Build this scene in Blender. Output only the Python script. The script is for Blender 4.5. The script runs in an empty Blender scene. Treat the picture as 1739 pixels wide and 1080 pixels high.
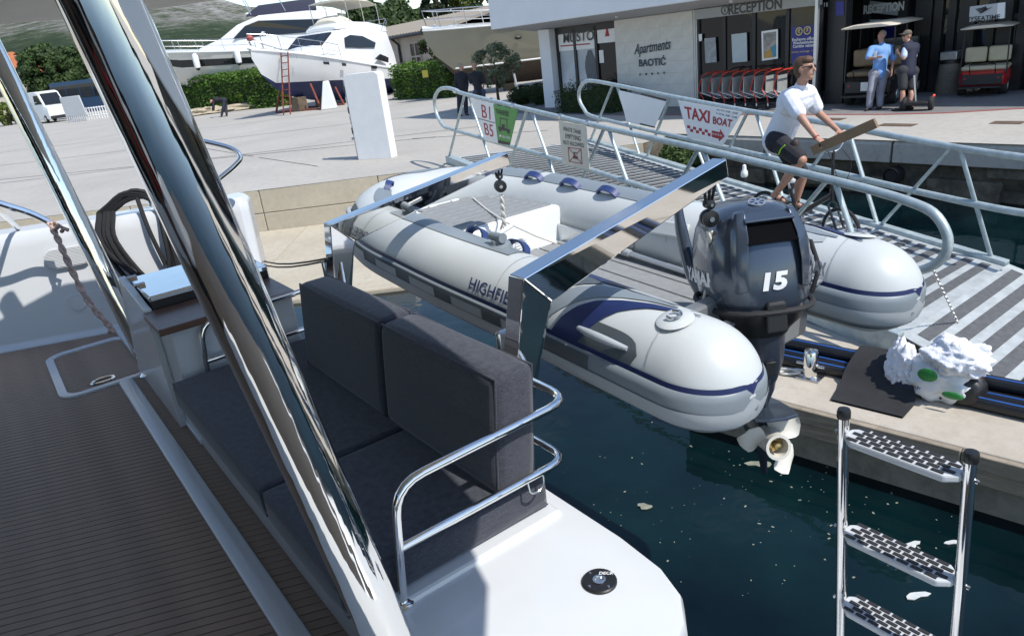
import bpy, bmesh, math, random
from mathutils import Vector as V, Matrix
random.seed(7)
S = bpy.context.scene
COL = S.collection
R = math.radians
# ------------------------------------------------------------------ camera
PITCH, ROLL, CZ, FPX, PW, PH = R(21), R(7), 2.5, 1226.0, 1739.0, 1080.0
CP = V((0, 0, CZ))
fw = V((0, math.cos(PITCH), -math.sin(PITCH)))
rt0 = V((1, 0, 0)); up0 = rt0.cross(fw)
rt = rt0 * math.cos(ROLL) - up0 * math.sin(ROLL)
up = up0 * math.cos(ROLL) + rt0 * math.sin(ROLL)
cd = bpy.data.cameras.new('camera'); cam = bpy.data.objects.new('camera', cd); COL.objects.link(cam)
cam.matrix_world = Matrix(((rt.x, up.x, -fw.x, CP.x), (rt.y, up.y, -fw.y, CP.y), (rt.z, up.z, -fw.z, CP.z), (0, 0, 0, 1)))
cd.sensor_fit = 'HORIZONTAL'; cd.sensor_width = 36; cd.lens = 36 * FPX / PW
cd.clip_start = 0.05; cd.clip_end = 12000
S.camera = cam
# ------------------------------------------------------------------ light
SUN_DIR = V((0.78, -0.63, 0)).normalized(); SUN_EL = R(54)
W = bpy.data.worlds.new('World'); S.world = W; W.use_nodes = True
wn = W.node_tree.nodes; wl = W.node_tree.links
bg = wn['Background']
sky = wn.new('ShaderNodeTexSky'); sky.sky_type = 'NISHITA'; sky.sun_disc = False
sky.sun_elevation = SUN_EL; sky.sun_rotation = math.atan2(SUN_DIR.x, SUN_DIR.y)
sky.air_density = 1.0; sky.dust_density = 0.25; sky.ozone_density = 1.4
tc = wn.new('ShaderNodeTexCoord'); mp = wn.new('ShaderNodeMapping'); mp.inputs['Scale'].default_value = (1.6, 1.6, 5)
nz = wn.new('ShaderNodeTexNoise'); nz.inputs['Scale'].default_value = 2.2; nz.inputs['Detail'].default_value = 8; nz.inputs['Roughness'].default_value = .6
rp = wn.new('ShaderNodeValToRGB'); rp.color_ramp.elements[0].position = .57; rp.color_ramp.elements[1].position = .8
rp.color_ramp.elements[1].color = (.7, .7, .7, 1)
mx = wn.new('ShaderNodeMixRGB'); mx.inputs['Color2'].default_value = (4.3, 4.5, 4.9, 1)
wl.new(tc.outputs['Generated'], mp.inputs['Vector']); wl.new(mp.outputs[0], nz.inputs['Vector']); wl.new(nz.outputs['Fac'], rp.inputs[0])
wl.new(rp.outputs[0], mx.inputs['Fac']); wl.new(sky.outputs[0], mx.inputs['Color1']); wl.new(mx.outputs[0], bg.inputs[0])
bg.inputs[1].default_value = 0.148
sl = bpy.data.lights.new('sun', 'SUN'); so = bpy.data.objects.new('sun', sl); COL.objects.link(so)
sl.energy = 3.7; sl.angle = R(.53); sl.color = (1, .955, .89)
sv = V((SUN_DIR.x * math.cos(SUN_EL), SUN_DIR.y * math.cos(SUN_EL), math.sin(SUN_EL)))
so.rotation_euler = sv.to_track_quat('Z', 'Y').to_euler(); so.location = sv * 60
S.view_settings.view_transform = 'Standard'; S.view_settings.look = 'None'
S.view_settings.exposure = 0.42; S.view_settings.gamma = 1; S.view_settings.use_curve_mapping = False
S.render.engine = 'CYCLES'
# ------------------------------------------------------------------ frames and measuring helpers
def ray(x, y): return rt * ((x - PW / 2) / FPX) - up * ((y - PH / 2) / FPX) + fw
def G(x, y, z=0.0):
    d = ray(x, y); return CP + d * ((z - CZ) / d.z)
def D(x, y, d): return CP + ray(x, y) * d
def onplane(x, y, P, N):
    d = ray(x, y); return CP + d * ((P - CP).dot(N) / d.dot(N))
TV = V((.5708, -.8211, 0)); AV = V((.8211, .5708, 0)); ZV = V((0, 0, 1))
def B(t, a, z): return TV * t + AV * a + ZV * z           # the boat's own frame: along the transom, aft, up
NV = V((.8131, .5822, 0)); SV = V((.5822, -.8131, 0))
def Fq(s, q, z): return SV * s + NV * q + ZV * z           # the quay and facade frame
# ------------------------------------------------------------------ materials
MATS = {}
def mat(name, col, rough=.5, metal=0, var=.08, vs=4., bump=0., bs=40., spec=.5, coat=0, col2=None, thr=None, stretch=None, det=6, trans=0, alpha=1, emis=None, sheen=0, bd=.01, sub=None):
    if name in MATS: return MATS[name]
    m = bpy.data.materials.new(name); m.use_nodes = True; n = m.node_tree.nodes; l = m.node_tree.links
    p = n['Principled BSDF']
    p.inputs['Roughness'].default_value = rough; p.inputs['Metallic'].default_value = metal
    p.inputs['Specular IOR Level'].default_value = spec; p.inputs['Coat Weight'].default_value = coat
    p.inputs['Transmission Weight'].default_value = trans; p.inputs['Alpha'].default_value = alpha
    p.inputs['Sheen Weight'].default_value = sheen
    c = (*col, 1)
    if var or col2:
        t = n.new('ShaderNodeTexCoord'); vec = t.outputs['Object']
        if stretch:
            g = n.new('ShaderNodeMapping'); g.inputs['Scale'].default_value = stretch; l.new(vec, g.inputs[0]); vec = g.outputs[0]
        z = n.new('ShaderNodeTexNoise'); z.inputs['Scale'].default_value = vs; z.inputs['Detail'].default_value = det; z.inputs['Roughness'].default_value = .62
        l.new(vec, z.inputs['Vector'])
        r = n.new('ShaderNodeValToRGB'); a, b = thr or (.3, .7)
        r.color_ramp.elements[0].position = a; r.color_ramp.elements[1].position = b
        r.color_ramp.elements[0].color = (*[x * (1 - var) for x in col], 1)
        r.color_ramp.elements[1].color = (*(col2 or [min(1, x * (1 + var)) for x in col]), 1)
        l.new(z.outputs['Fac'], r.inputs[0]); l.new(r.outputs[0], p.inputs['Base Color'])
    else: p.inputs['Base Color'].default_value = c
    if bump:
        t2 = n.new('ShaderNodeTexCoord'); z2 = n.new('ShaderNodeTexNoise'); z2.inputs['Scale'].default_value = bs; z2.inputs['Detail'].default_value = 5
        b2 = n.new('ShaderNodeBump'); b2.inputs['Strength'].default_value = bump; b2.inputs['Distance'].default_value = bd
        l.new(t2.outputs['Object'], z2.inputs['Vector']); l.new(z2.outputs['Fac'], b2.inputs['Height']); l.new(b2.outputs[0], p.inputs['Normal'])
    if emis: p.inputs['Emission Color'].default_value = (*emis[0], 1); p.inputs['Emission Strength'].default_value = emis[1]
    MATS[name] = m; return m
gel = mat('white gelcoat', (.58, .60, .615), .22, var=.03, vs=2, coat=.3)
chrome = mat('polished stainless', (.82, .81, .79), .035, 1, var=.04, vs=6)
steel = mat('dull stainless', (.6, .6, .6), .25, 1, var=.1, vs=8)
galv = mat('galvanised steel', (.42, .49, .5), .42, .35, var=.2, vs=9, bump=.1, bs=60)
galvd = mat('galvanised deck plate', (.46, .49, .49), .5, .2, var=.18, vs=7, bump=.35, bs=90)
blackpl = mat('black plastic', (.012, .012, .013), .4, var=.2)
blackrub = mat('black rubber', (.018, .018, .019), .75, var=.3, vs=5, bump=.2, bs=80)
hyp = mat('light grey hypalon', (.51, .54, .54), .4, var=.04, vs=2.5, bump=.04, bs=8, spec=.4)
hypg = mat('mid grey hypalon', (.20, .235, .26), .45, var=.05, vs=3)
hypd = mat('dark grey hypalon', (.075, .09, .10), .5, var=.07, vs=3)
hypl = mat('pale grey patch', (.36, .39, .41), .5, var=.05, vs=3)
navy = mat('navy hypalon', (.012, .022, .09), .4, var=.08, vs=4)
navyh = mat('navy handle webbing', (.02, .04, .14), .5, var=.1)
white = mat('white paint', (.78, .78, .77), .4, var=.04)
whitem = mat('white moulding', (.76, .79, .79), .35, var=.03)
ropew = mat('white rope', (.62, .6, .55), .85, var=.2, vs=60)
ropeb = mat('black rope', (.012, .012, .014), .8, var=.3, vs=80, bump=.5, bs=200, bd=.003)
alu = mat('brushed aluminium', (.56, .58, .6), .38, .75, var=.08, vs=12)
red = mat('red paint', (.42, .02, .025), .45, var=.1)
glass = mat('dark shop glass', (.01, .012, .014), .03, var=0, spec=.4)
dark = mat('dark frame', (.018, .018, .02), .45, var=.15)
skin = mat('skin', (.44, .235, .16), .5, var=.1, vs=14, bump=.05, bs=90)
# ------------------------------------------------------------------ mesh builder
def frame_of(d):
    d = d.normalized(); h = ZV if abs(d.z) < .9 else V((1, 0, 0))
    x = d.cross(h).normalized(); y = x.cross(d).normalized(); return x, y
ORG = {}
class MB:
    def __init__(s): s.v = []; s.f = []; s.mi = []; s.cur = 0
    def add(s, vs, fs):
        o = len(s.v); s.v += [V(p) for p in vs]
        for f in fs: s.f.append([i + o for i in f]); s.mi.append(s.cur)
        return s
    def hexa(s, p):  # 4 bottom (ccw), 4 top
        return s.add(p, [(3, 2, 1, 0), (4, 5, 6, 7), (0, 1, 5, 4), (1, 2, 6, 5), (2, 3, 7, 6), (3, 0, 4, 7)])
    def box(s, c, sz, ax=None):
        X, Y, Z = ax or (V((1, 0, 0)), V((0, 1, 0)), ZV)
        c = V(c); a, b, h = X * sz[0] / 2, Y * sz[1] / 2, Z * sz[2] / 2
        return s.hexa([c - a - b - h, c + a - b - h, c + a + b - h, c - a + b - h, c - a - b + h, c + a - b + h, c + a + b + h, c - a + b + h])
    def tbox(s, fn, r0, r1, r2):  # box in a frame function
        (a, b), (c, d), (e, g) = r0, r1, r2
        return s.hexa([fn(a, c, e), fn(b, c, e), fn(b, d, e), fn(a, d, e), fn(a, c, g), fn(b, c, g), fn(b, d, g), fn(a, d, g)])
    def poly(s, pts, ext):
        n = len(pts); ext = V(ext)
        vs = [V(p) for p in pts] + [V(p) + ext for p in pts]
        return s.add(vs, [tuple(range(n - 1, -1, -1)), tuple(range(n, 2 * n))] + [(i, (i + 1) % n, n + (i + 1) % n, n + i) for i in range(n)])
    def loft(s, rings, cap0=True, cap1=True, closed=True):
        n = len(rings[0]); vs = [p for r in rings for p in r]; fs = []
        for i in range(len(rings) - 1):
            for j in range(n if closed else n - 1):
                k = (j + 1) % n; fs.append((i * n + j, i * n + k, (i + 1) * n + k, (i + 1) * n + j))
        if cap0: fs.append(tuple(range(n - 1, -1, -1)))
        if cap1: fs.append(tuple(range((len(rings) - 1) * n, len(rings) * n)))
        return s.add(vs, fs)
    def tube(s, pts, r, seg=8, cap=True, closed=False, flat=1.0):
        pts = [V(p) for p in pts]; n = len(pts); rs = r if isinstance(r, (list, tuple)) else [r] * n
        dirs = []
        for i in range(n):
            a = pts[i - 1] if (i or closed) else pts[i]; b = pts[(i + 1) % n] if (i < n - 1 or closed) else pts[i]
            dirs.append((b - a).normalized())
        x, y = frame_of(dirs[0]); rings = []
        for i in range(n):
            d = dirs[i]; x = (x - d * x.dot(d)).normalized(); y = d.cross(x)
            rings.append([pts[i] + (x * math.cos(2 * math.pi * k / seg) + y * math.sin(2 * math.pi * k / seg) * flat) * rs[i] for k in range(seg)])
        if closed: rings.append(rings[0]); return s.loft(rings, False, False)
        return s.loft(rings, cap, cap)
    def lathe(s, prof, o, ax=ZV, seg=16, cap=True):
        o = V(o); ax = V(ax).normalized(); x, y = frame_of(ax)
        rings = [[o + ax * h + (x * math.cos(2 * math.pi * k / seg) + y * math.sin(2 * math.pi * k / seg)) * rr for k in range(seg)] for rr, h in prof]
        return s.loft(rings, cap, cap)
    def ball(s, c, r, seg=10, rings=6, ax=None):
        c = V(c); r = r if isinstance(r, (list, tuple)) else (r, r, r)
        X, Y, Z = ax or (V((1, 0, 0)), V((0, 1, 0)), ZV); rg = []
        for i in range(1, rings):
            th = math.pi * i / rings
            rg.append([c + X * (r[0] * math.sin(th) * math.cos(2 * math.pi * k / seg)) + Y * (r[1] * math.sin(th) * math.sin(2 * math.pi * k / seg)) - Z * (r[2] * math.cos(th)) for k in range(seg)])
        return s.loft(rg)
    def cap(s, a, b, ra, rb, seg=10):  # tapered capsule
        a = V(a); b = V(b); d = (b - a); L = d.length; d = d / L if L > 1e-6 else ZV
        x, y = frame_of(d); rg = []
        def ring(c, r): return [c + (x * math.cos(2 * math.pi * k / seg) + y * math.sin(2 * math.pi * k / seg)) * r for k in range(seg)]
        for e in (-.97, -.75, -.4): rg.append(ring(a + d * (ra * e), ra * math.sqrt(1 - e * e)))
        rg.append(ring(a, ra)); rg.append(ring(b, rb))
        for e in (.4, .75, .97): rg.append(ring(b + d * (rb * e), rb * math.sqrt(1 - e * e)))
        return s.loft(rg)
    def build(s, name, m, parent=None, smooth=40, bev=0, bseg=2, sub=0, local=False):
        me = bpy.data.meshes.new(name)
        if local: o0 = V((0, 0, 0))
        else:
            lo = V([min(p[i] for p in s.v) for i in range(3)]); hi = V([max(p[i] for p in s.v) for i in range(3)]); o0 = (lo + hi) / 2
            if parent is None: o0.z = lo.z
        me.from_pydata([tuple(p - o0) for p in s.v], [], s.f); me.update()
        bm = bmesh.new(); bm.from_mesh(me); bmesh.ops.recalc_face_normals(bm, faces=bm.faces); bm.to_mesh(me); bm.free()
        ms = m if isinstance(m, (list, tuple)) else [m]
        for q in ms: me.materials.append(q)
        if len(ms) > 1: me.polygons.foreach_set('material_index', s.mi)
        if smooth:
            me.polygons.foreach_set('use_smooth', [True] * len(me.polygons)); me.set_sharp_from_angle(angle=R(smooth))
        o = bpy.data.objects.new(name, me); COL.objects.link(o)
        if bev:
            b = o.modifiers.new('bevel', 'BEVEL'); b.width = bev; b.segments = bseg; b.limit_method = 'ANGLE'; b.angle_limit = R(35)
        if sub:
            q = o.modifiers.new('sub', 'SUBSURF'); q.levels = sub; q.render_levels = sub
        po = ORG[parent.name] if parent is not None else V((0, 0, 0))
        o.parent = parent; o.location = o0 - po; ORG[o.name] = o0
        return o
def tag(o, label, cat, group=None, kind=None):
    if label: o['label'] = label
    if cat: o['category'] = cat
    if group: o['group'] = group
    if kind: o['kind'] = kind
    return o
def thing(name, label, cat, loc=(0, 0, 0), group=None):
    o = bpy.data.objects.new(name, None); COL.objects.link(o); o.location = loc; o.empty_display_size = .1
    ORG[o.name] = V(loc); return tag(o, label, cat, group)
def struct(o): o['kind'] = 'structure'; return o
def dup(o, parent=None):
    c = o.copy(); COL.objects.link(c); c.parent = parent; ORG[c.name] = ORG.get(o.name, V((0, 0, 0)))
    for ch in [x for x in bpy.data.objects if x.parent == o]: dup(ch, c)
    return c
def arc(c, x, y, r, a0, a1, n=8): return [V(c) + V(x) * (r * math.cos(R(a0 + (a1 - a0) * i / n))) + V(y) * (r * math.sin(R(a0 + (a1 - a0) * i / n))) for i in range(n + 1)]
def fillet(pts, r, n=5):  # round the corners of a polyline
    pts = [V(p) for p in pts]; out = [pts[0]]
    for i in range(1, len(pts) - 1):
        p = pts[i]; a = (pts[i - 1] - p); b = (pts[i + 1] - p); k = min(r, a.length * .49, b.length * .49)
        p0 = p + a.normalized() * k; p2 = p + b.normalized() * k
        for j in range(n + 1):
            u = j / n; out.append(p0 * (1 - u) ** 2 + p * 2 * u * (1 - u) + p2 * u * u)
    return out + [pts[-1]]
def spline(pts, n=6):
    pts = [V(p) for p in pts]; out = []
    P = [pts[0] * 2 - pts[1]] + pts + [pts[-1] * 2 - pts[-2]]
    for i in range(1, len(P) - 2):
        a, b, c, d = P[i - 1:i + 3]
        for j in range(n):
            u = j / n
            out.append(.5 * ((2 * b) + (c - a) * u + (2 * a - 5 * b + 4 * c - d) * u * u + (3 * b - a - 3 * c + d) * u ** 3))
    return out + [pts[-1]]
def text_mesh(s, size=1.0, bold=0.0, shear=0.0, spacing=1.0):
    cu = bpy.data.curves.new('lettering', 'FONT'); cu.body = s; cu.size = size; cu.align_x = 'CENTER'; cu.align_y = 'CENTER'
    cu.offset = bold; cu.shear = shear; cu.resolution_u = 3; cu.space_character = spacing
    o = bpy.data.objects.new('lettering', cu); COL.objects.link(o)
    bpy.context.view_layer.update()
    me = bpy.data.meshes.new_from_object(o.evaluated_get(bpy.context.evaluated_depsgraph_get()))
    vs = [v.co.copy() for v in me.vertices]; fs = [tuple(p.vertices) for p in me.polygons]
    bpy.data.objects.remove(o); bpy.data.curves.remove(cu); bpy.data.meshes.remove(me)
    return vs, fs
def letter(s, c, X, Y, size, m, parent, bold=0., shear=0., wide=1.0, name='lettering', fn=None, spacing=1.0):
    """flat print: text centred at c, X to the right, Y up; fn maps (x, y) to a point for curved surfaces"""
    vs, fs = text_mesh(s, size, bold, shear, spacing); b = MB()
    X = V(X).normalized() if X is not None else None; Y = V(Y).normalized() if Y is not None else None
    b.add([fn(v.x * wide, v.y) if fn else V(c) + X * v.x * wide + Y * v.y for v in vs], fs)
    me = b.build(name, m, parent, smooth=0); return me
# ================================================================== SETTING
def concrete(name, c1, c2, c3, s1=.35, s2=9., rough=.85, bump=.25, crack=False):
    m = bpy.data.materials.new(name); m.use_nodes = True; n = m.node_tree.nodes; l = m.node_tree.links; p = n['Principled BSDF']
    p.inputs['Roughness'].default_value = rough; p.inputs['Specular IOR Level'].default_value = .3
    t = n.new('ShaderNodeTexCoord')
    a = n.new('ShaderNodeTexNoise'); a.inputs['Scale'].default_value = s1; a.inputs['Detail'].default_value = 8; a.inputs['Roughness'].default_value = .65
    b = n.new('ShaderNodeTexNoise'); b.inputs['Scale'].default_value = s2; b.inputs['Detail'].default_value = 8; b.inputs['Roughness'].default_value = .7
    ra = n.new('ShaderNodeValToRGB'); ra.color_ramp.elements[0].position = .35; ra.color_ramp.elements[1].position = .65
    ra.color_ramp.elements[0].color = (*c1, 1); ra.color_ramp.elements[1].color = (*c2, 1)
    rb = n.new('ShaderNodeValToRGB'); rb.color_ramp.elements[0].position = .45; rb.color_ramp.elements[1].position = .75
    rb.color_ramp.elements[0].color = (0, 0, 0, 1); rb.color_ramp.elements[1].color = (.8, .8, .8, 1)
    x = n.new('ShaderNodeMixRGB'); x.inputs['Color2'].default_value = (*c3, 1)
    for q in (a, b): l.new(t.outputs['Object'], q.inputs['Vector'])
    l.new(a.outputs['Fac'], ra.inputs[0]); l.new(b.outputs['Fac'], rb.inputs[0]); l.new(ra.outputs[0], x.inputs['Color1']); l.new(rb.outputs[0], x.inputs['Fac'])
    l.new(x.outputs[0], p.inputs['Base Color'])
    bu = n.new('ShaderNodeBump'); bu.inputs['Strength'].default_value = bump; bu.inputs['Distance'].default_value = .02
    l.new(b.outputs['Fac'], bu.inputs['Height']); l.new(bu.outputs[0], p.inputs['Normal'])
    return m
c_quay = concrete('quay concrete', (.37, .352, .32), (.44, .417, .375), (.32, .302, .275), .3, 6)
c_face = concrete('quay face concrete', (.42, .37, .285), (.5, .45, .355), (.36, .32, .25), .8, 7)
c_cap = concrete('quay cap concrete', (.38, .36, .32), (.47, .44, .39), (.30, .28, .25), .9, 8)
c_stone = concrete('dark quay stone', (.05, .045, .036), (.19, .165, .125), (.018, .017, .014), 1.6, 5, .8, .9)  # mottled stone, darker than the cap concrete
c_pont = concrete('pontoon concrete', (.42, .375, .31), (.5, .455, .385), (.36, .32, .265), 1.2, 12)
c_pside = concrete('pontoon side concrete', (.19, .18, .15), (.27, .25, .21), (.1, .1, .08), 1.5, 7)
c_pave = concrete('dark paving', (.17, .165, .165), (.23, .225, .22), (.13, .125, .125), .5, 4)
WZ = -1.0
# ground: one sheet reaching the horizon, behind the two quay edges
QE = [(-2500, 16.35), (3.4, 16.35)]
k1 = Fq(-11.45, 13.5, 0); k2 = Fq(120, 13.5, 0)
m = MB(); m.add([(-3000, 16.35, 0), (3.4, 16.35, 0), k1, k2, (4000, -90, 0), (4000, 6000, 0), (-3000, 6000, 0)], [tuple(range(7))])
struct(m.build('ground', c_quay, smooth=0))
def sheet(name, pts, z, mt): return struct(MB().add([V((p[0], p[1], z)) for p in pts], [tuple(range(len(pts)))]).build(name, mt, smooth=0))
pv = [Fq(-16, 16.15, 0), Fq(-8.1, 16.5, 0), Fq(-6.9, 16.75, 0), Fq(-5.3, 17.6, 0), Fq(20, 19.5, 0), Fq(20, 30, 0), Fq(-24, 30, 0), Fq(-24, 16.6, 0)]
sheet('pavement', pv, .004, c_pave)
redl = mat('faded red line', (.36, .07, .06), .8, var=.25, vs=3)
m = MB()
for a, b in zip(pv[0:4], pv[1:5]):
    d = (b - a).normalized(); w = V((-d.y, d.x, 0)) * .05
    m.add([a - w + ZV * .008, b - w + ZV * .008, b + w + ZV * .008, a + w + ZV * .008], [(0, 1, 2, 3)])
struct(m.build('painted_line', redl, smooth=0))
# expansion joints in the quay concrete
jm = mat('dirty joint', (.06, .055, .05), .95, var=.3)
def joint(a, b, w=.03):
    a = V((a.x, a.y, .004)); b = V((b.x, b.y, .004)); d = (b - a).normalized(); n_ = V((-d.y, d.x, 0)) * w
    return struct(MB().add([a - n_, b - n_, b + n_, a + n_], [(0, 1, 2, 3)]).build('expansion_joint', jm, smooth=0))
j0 = G(0, 307, 0); j1 = G(590, 250, 0); dj = (j1 - j0).normalized()
joint(j0 - dj * 30, G(740, 233, 0), .035); joint(G(700, 236, 0), G(930, 222, 0), .03)
joint(G(345, 252, 0), G(430, 266, 0), .02); joint(G(440, 268, 0), G(540, 283, 0), .02)
for y0 in (24.2, 31, 39): joint(V((-40, y0 + 1.2, 0)), V((0 if y0 < 30 else 2, y0 - .3, 0)), .03)
# thin dark brown plates set in the quay
platem = mat('dark brown plate', (.13, .09, .065), .7, .2, var=.3, vs=3)
for i, (c, w, lab) in enumerate((((1410, 203), 40, 'thin dark brown plate in the quay near the person in pale blue'), ((1525, 213), 50, 'thin dark brown plate in the quay beyond the cardboard box end'), ((1712, 209), 45, 'thin dark brown plate in the quay in front of the red golf cart'))):
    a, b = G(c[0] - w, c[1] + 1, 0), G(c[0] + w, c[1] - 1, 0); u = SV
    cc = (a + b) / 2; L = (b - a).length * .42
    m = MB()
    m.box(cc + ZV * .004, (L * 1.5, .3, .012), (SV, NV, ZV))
    d0 = tag(m.build('quay_plate', platem, smooth=0), lab, 'drain cover', 'dark brown plates in the quay')
# quay walls
def wall_piece(m, p0, p1, z0, z1, back, th=.4):
    return m.hexa([p0 + ZV * z0, p1 + ZV * z0, p1 + ZV * z0 + back * th, p0 + ZV * z0 + back * th, p0 + ZV * z1, p1 + ZV * z1, p1 + ZV * z1 + back * th, p0 + ZV * z1 + back * th])
Y0 = 16.35
m = MB(); m.hexa([(-200, Y0 + .05, -3), (3.34, Y0 + .05, -3), (3.34, Y0 + .5, -3), (-200, Y0 + .5, -3), (-200, Y0 + .05, -.012), (3.34, Y0 + .05, -.012), (3.34, Y0 + .5, -.012), (-200, Y0 + .5, -.012)])
qw = struct(m.build('quay_wall', c_face, smooth=0))
x = 3.395
for i in range(9):
    w = 2.9 + .25 * math.sin(i * 2.1)
    for z0, z1 in ((-.52, -.006), (-1.3, -.535)):
        m = MB(); m.hexa([(x - w + .02, Y0 + .004 * (i % 3), z0), (x, Y0 + .003 * (i % 2), z0), (x, Y0 + .3, z0), (x - w + .02, Y0 + .3, z0), (x - w + .02, Y0 + .004 * (i % 3), z1), (x, Y0 + .003 * (i % 2), z1), (x, Y0 + .3, z1), (x - w + .02, Y0 + .3, z1)])
        m.build('wall_panel', c_face, qw, smooth=0, bev=.012)
    x -= w
# low concrete apron at the foot of the wall, just clear of the water
m = MB(); m.hexa([(-60, 11.15, -2), (1.2, 10.9, -2), (1.2, Y0 + .2, -2), (-60, Y0 + .2, -2), (-60, 11.15, -.95), (1.2, 10.9, -.95), (1.2, Y0 + .2, -.95), (-60, Y0 + .2, -.95)])
ap = struct(m.build('quay_apron', c_face, smooth=0))
x = 1.19
for i in range(8):
    w = 2.7 + .2 * math.sin(i * 1.7)
    for y0, y1 in ((10.92, 13.6), (13.62, Y0 - .005)):
        m = MB(); m.hexa([(x - w + .02, y0 + (1.2 - x) * .004, -1.2), (x, y0 + (1.2 - x) * .004, -1.2), (x, y1, -1.2), (x - w + .02, y1, -1.2), (x - w + .02, y0 + (1.2 - x) * .004, -.93), (x, y0 + (1.2 - x) * .004, -.93), (x, y1, -.93), (x - w + .02, y1, -.93)]); m.build('apron_slab', c_face, ap, smooth=0, bev=.012)
    x -= w
# joining wall at the corner, then the long stone wall with its concrete cap
ka = V((3.4, Y0, 0)); kd = (k1 - ka).normalized(); kb = V((-kd.y, kd.x, 0))
m = MB(); wall_piece(m, ka + kd * .01, k1, -3, -.006, kb, .3)
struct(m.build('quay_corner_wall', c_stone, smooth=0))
m = MB()
gs, gz = 90, 12; L0, L1 = -11.4, 12.
vs = []
for j in range(gz + 1):
    z = -3 + (3 - .38) * j / gz
    for i in range(gs + 1):
        s_ = L0 + (L1 - L0) * i / gs
        off = .16 + .05 * math.sin(s_ * 3.1 + j * 1.7) * math.sin(s_ * 1.3 - j) + random.uniform(-.03, .03)
        vs.append(Fq(s_, 13.5 + off, z))
m.add(vs, [(j * (gs + 1) + i, j * (gs + 1) + i + 1, (j + 1) * (gs + 1) + i + 1, (j + 1) * (gs + 1) + i) for j in range(gz) for i in range(gs)])
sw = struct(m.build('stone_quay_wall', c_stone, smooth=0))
s_ = L0
i = 0
while s_ < 12:
    w = 2.35 + .3 * math.sin(i * 1.9)
    m = MB(); z = -.004 - .006 * (i % 2)
    pr = [(.0, -.4), (.01, -.08), (.05, -.02), (.11, z), (.7, z), (.7, -.4)]
    m.loft([[Fq(s_ + e, 13.46 + .015 * (i % 3) + q, zz) for q, zz in pr] for e in (.02, w * .5, w - .02)])
    m.build('cap_stone', c_cap, sw, smooth=30, bev=.015); s_ += w; i += 1
for ss, zz, ww, hh in ((-3.4, -.95, 1.5, .45), (-2.9, -.62, 1.1, .3), (-5.2, -.85, 1.2, .4), (-6.9, -.9, 1.1, .42), (-8.3, -.75, 1.3, .4), (-4.4, -.5, .9, .2), (-9.6, -.9, 1.0, .4), (-1.6, -.8, 1.2, .4)):
    m = MB(); m.tbox(lambda a, b, c: Fq(a, b, c), (ss - ww / 2, ss + ww / 2), (13.55, 13.9), (zz - hh / 2, zz + hh / 2)); m.build('stone', c_stone, sw, smooth=0, bev=.04)
# round drain pipe mouth in the stone wall
pm = onplane(1518, 297, Fq(0, 13.52, 0), NV)
m = MB(); m.lathe([(.13, 0), (.145, 0), (.145, .3), (.115, .3), (.115, .02), (.001, .02)], pm + NV * .12 - NV * .25, NV, 20, cap=False)
tag(m.build('drain_pipe', blackrub), 'black round drain pipe mouth in the dark stone quay wall', 'pipe')
# water
wm = bpy.data.materials.new('harbour water'); wm.use_nodes = True; n = wm.node_tree.nodes; l = wm.node_tree.links; p = n['Principled BSDF']
p.inputs['Base Color'].default_value = (.0022, .0125, .017, 1); p.inputs['Roughness'].default_value = .03; p.inputs['IOR'].default_value = 1.33
t = n.new('ShaderNodeTexCoord'); a = n.new('ShaderNodeTexNoise'); a.inputs['Scale'].default_value = 2.2; a.inputs['Detail'].default_value = 3
a2 = n.new('ShaderNodeTexNoise'); a2.inputs['Scale'].default_value = .7; a2.inputs['Detail'].default_value = 5
r2 = n.new('ShaderNodeValToRGB'); r2.color_ramp.elements[0].color = (.0007, .0042, .0068, 1); r2.color_ramp.elements[1].color = (.0026, .016, .018, 1)
r2.color_ramp.elements[0].position = .38; r2.color_ramp.elements[1].position = .68
b_ = n.new('ShaderNodeBump'); b_.inputs['Strength'].default_value = .12; b_.inputs['Distance'].default_value = .05
l.new(t.outputs['Object'], a.inputs['Vector']); l.new(t.outputs['Object'], a2.inputs['Vector']); l.new(a2.outputs['Fac'], r2.inputs[0]); l.new(r2.outputs[0], p.inputs['Base Color'])
l.new(a.outputs['Fac'], b_.inputs['Height']); l.new(b_.outputs[0], p.inputs['Normal'])
m = MB(); m.add([(-400, -600, WZ), (500, -600, WZ), (500, 30, WZ), (-400, 30, WZ)], [(0, 1, 2, 3)])
struct(m.build('water', wm, smooth=0))
# scraps and specks drifting on the water
scr = mat('floating scrap', (.55, .57, .56), .6, var=.15, vs=20)
spk = mat('floating weed', (.22, .23, .18), .8, var=.3, vs=10)
for i, (px, py, w, lab) in enumerate(((1549, 925, .035, 'curved white plastic scrap floating between the ladder treads'), (1557, 1011, .04, 'rounded white plastic scrap floating below the second ladder tread'), (1619, 921, .03, 'small white plastic scrap floating beside the right ladder rail'), (1290, 788, .06, 'pale torn weed floating below the propeller'), (1095, 860, .04, 'pale weed floating in the dark water behind the white deck'))):
    c = G(px, py, WZ + .006); m = MB(); pts = []
    for k in range(12):
        an = k * math.pi / 6; rr = w * (1 + .35 * math.sin(2 * an + i) + .2 * math.sin(3 * an + 2 * i)); pts.append(c + V((math.cos(an) * rr * 1.5, math.sin(an) * rr * .8, 0)))
    m.poly(pts, (0, 0, .006)); tag(m.build('floating_scrap', scr if i < 3 else spk, smooth=0), lab, 'scrap')
m = MB(); rs = random.Random(3)
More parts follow.
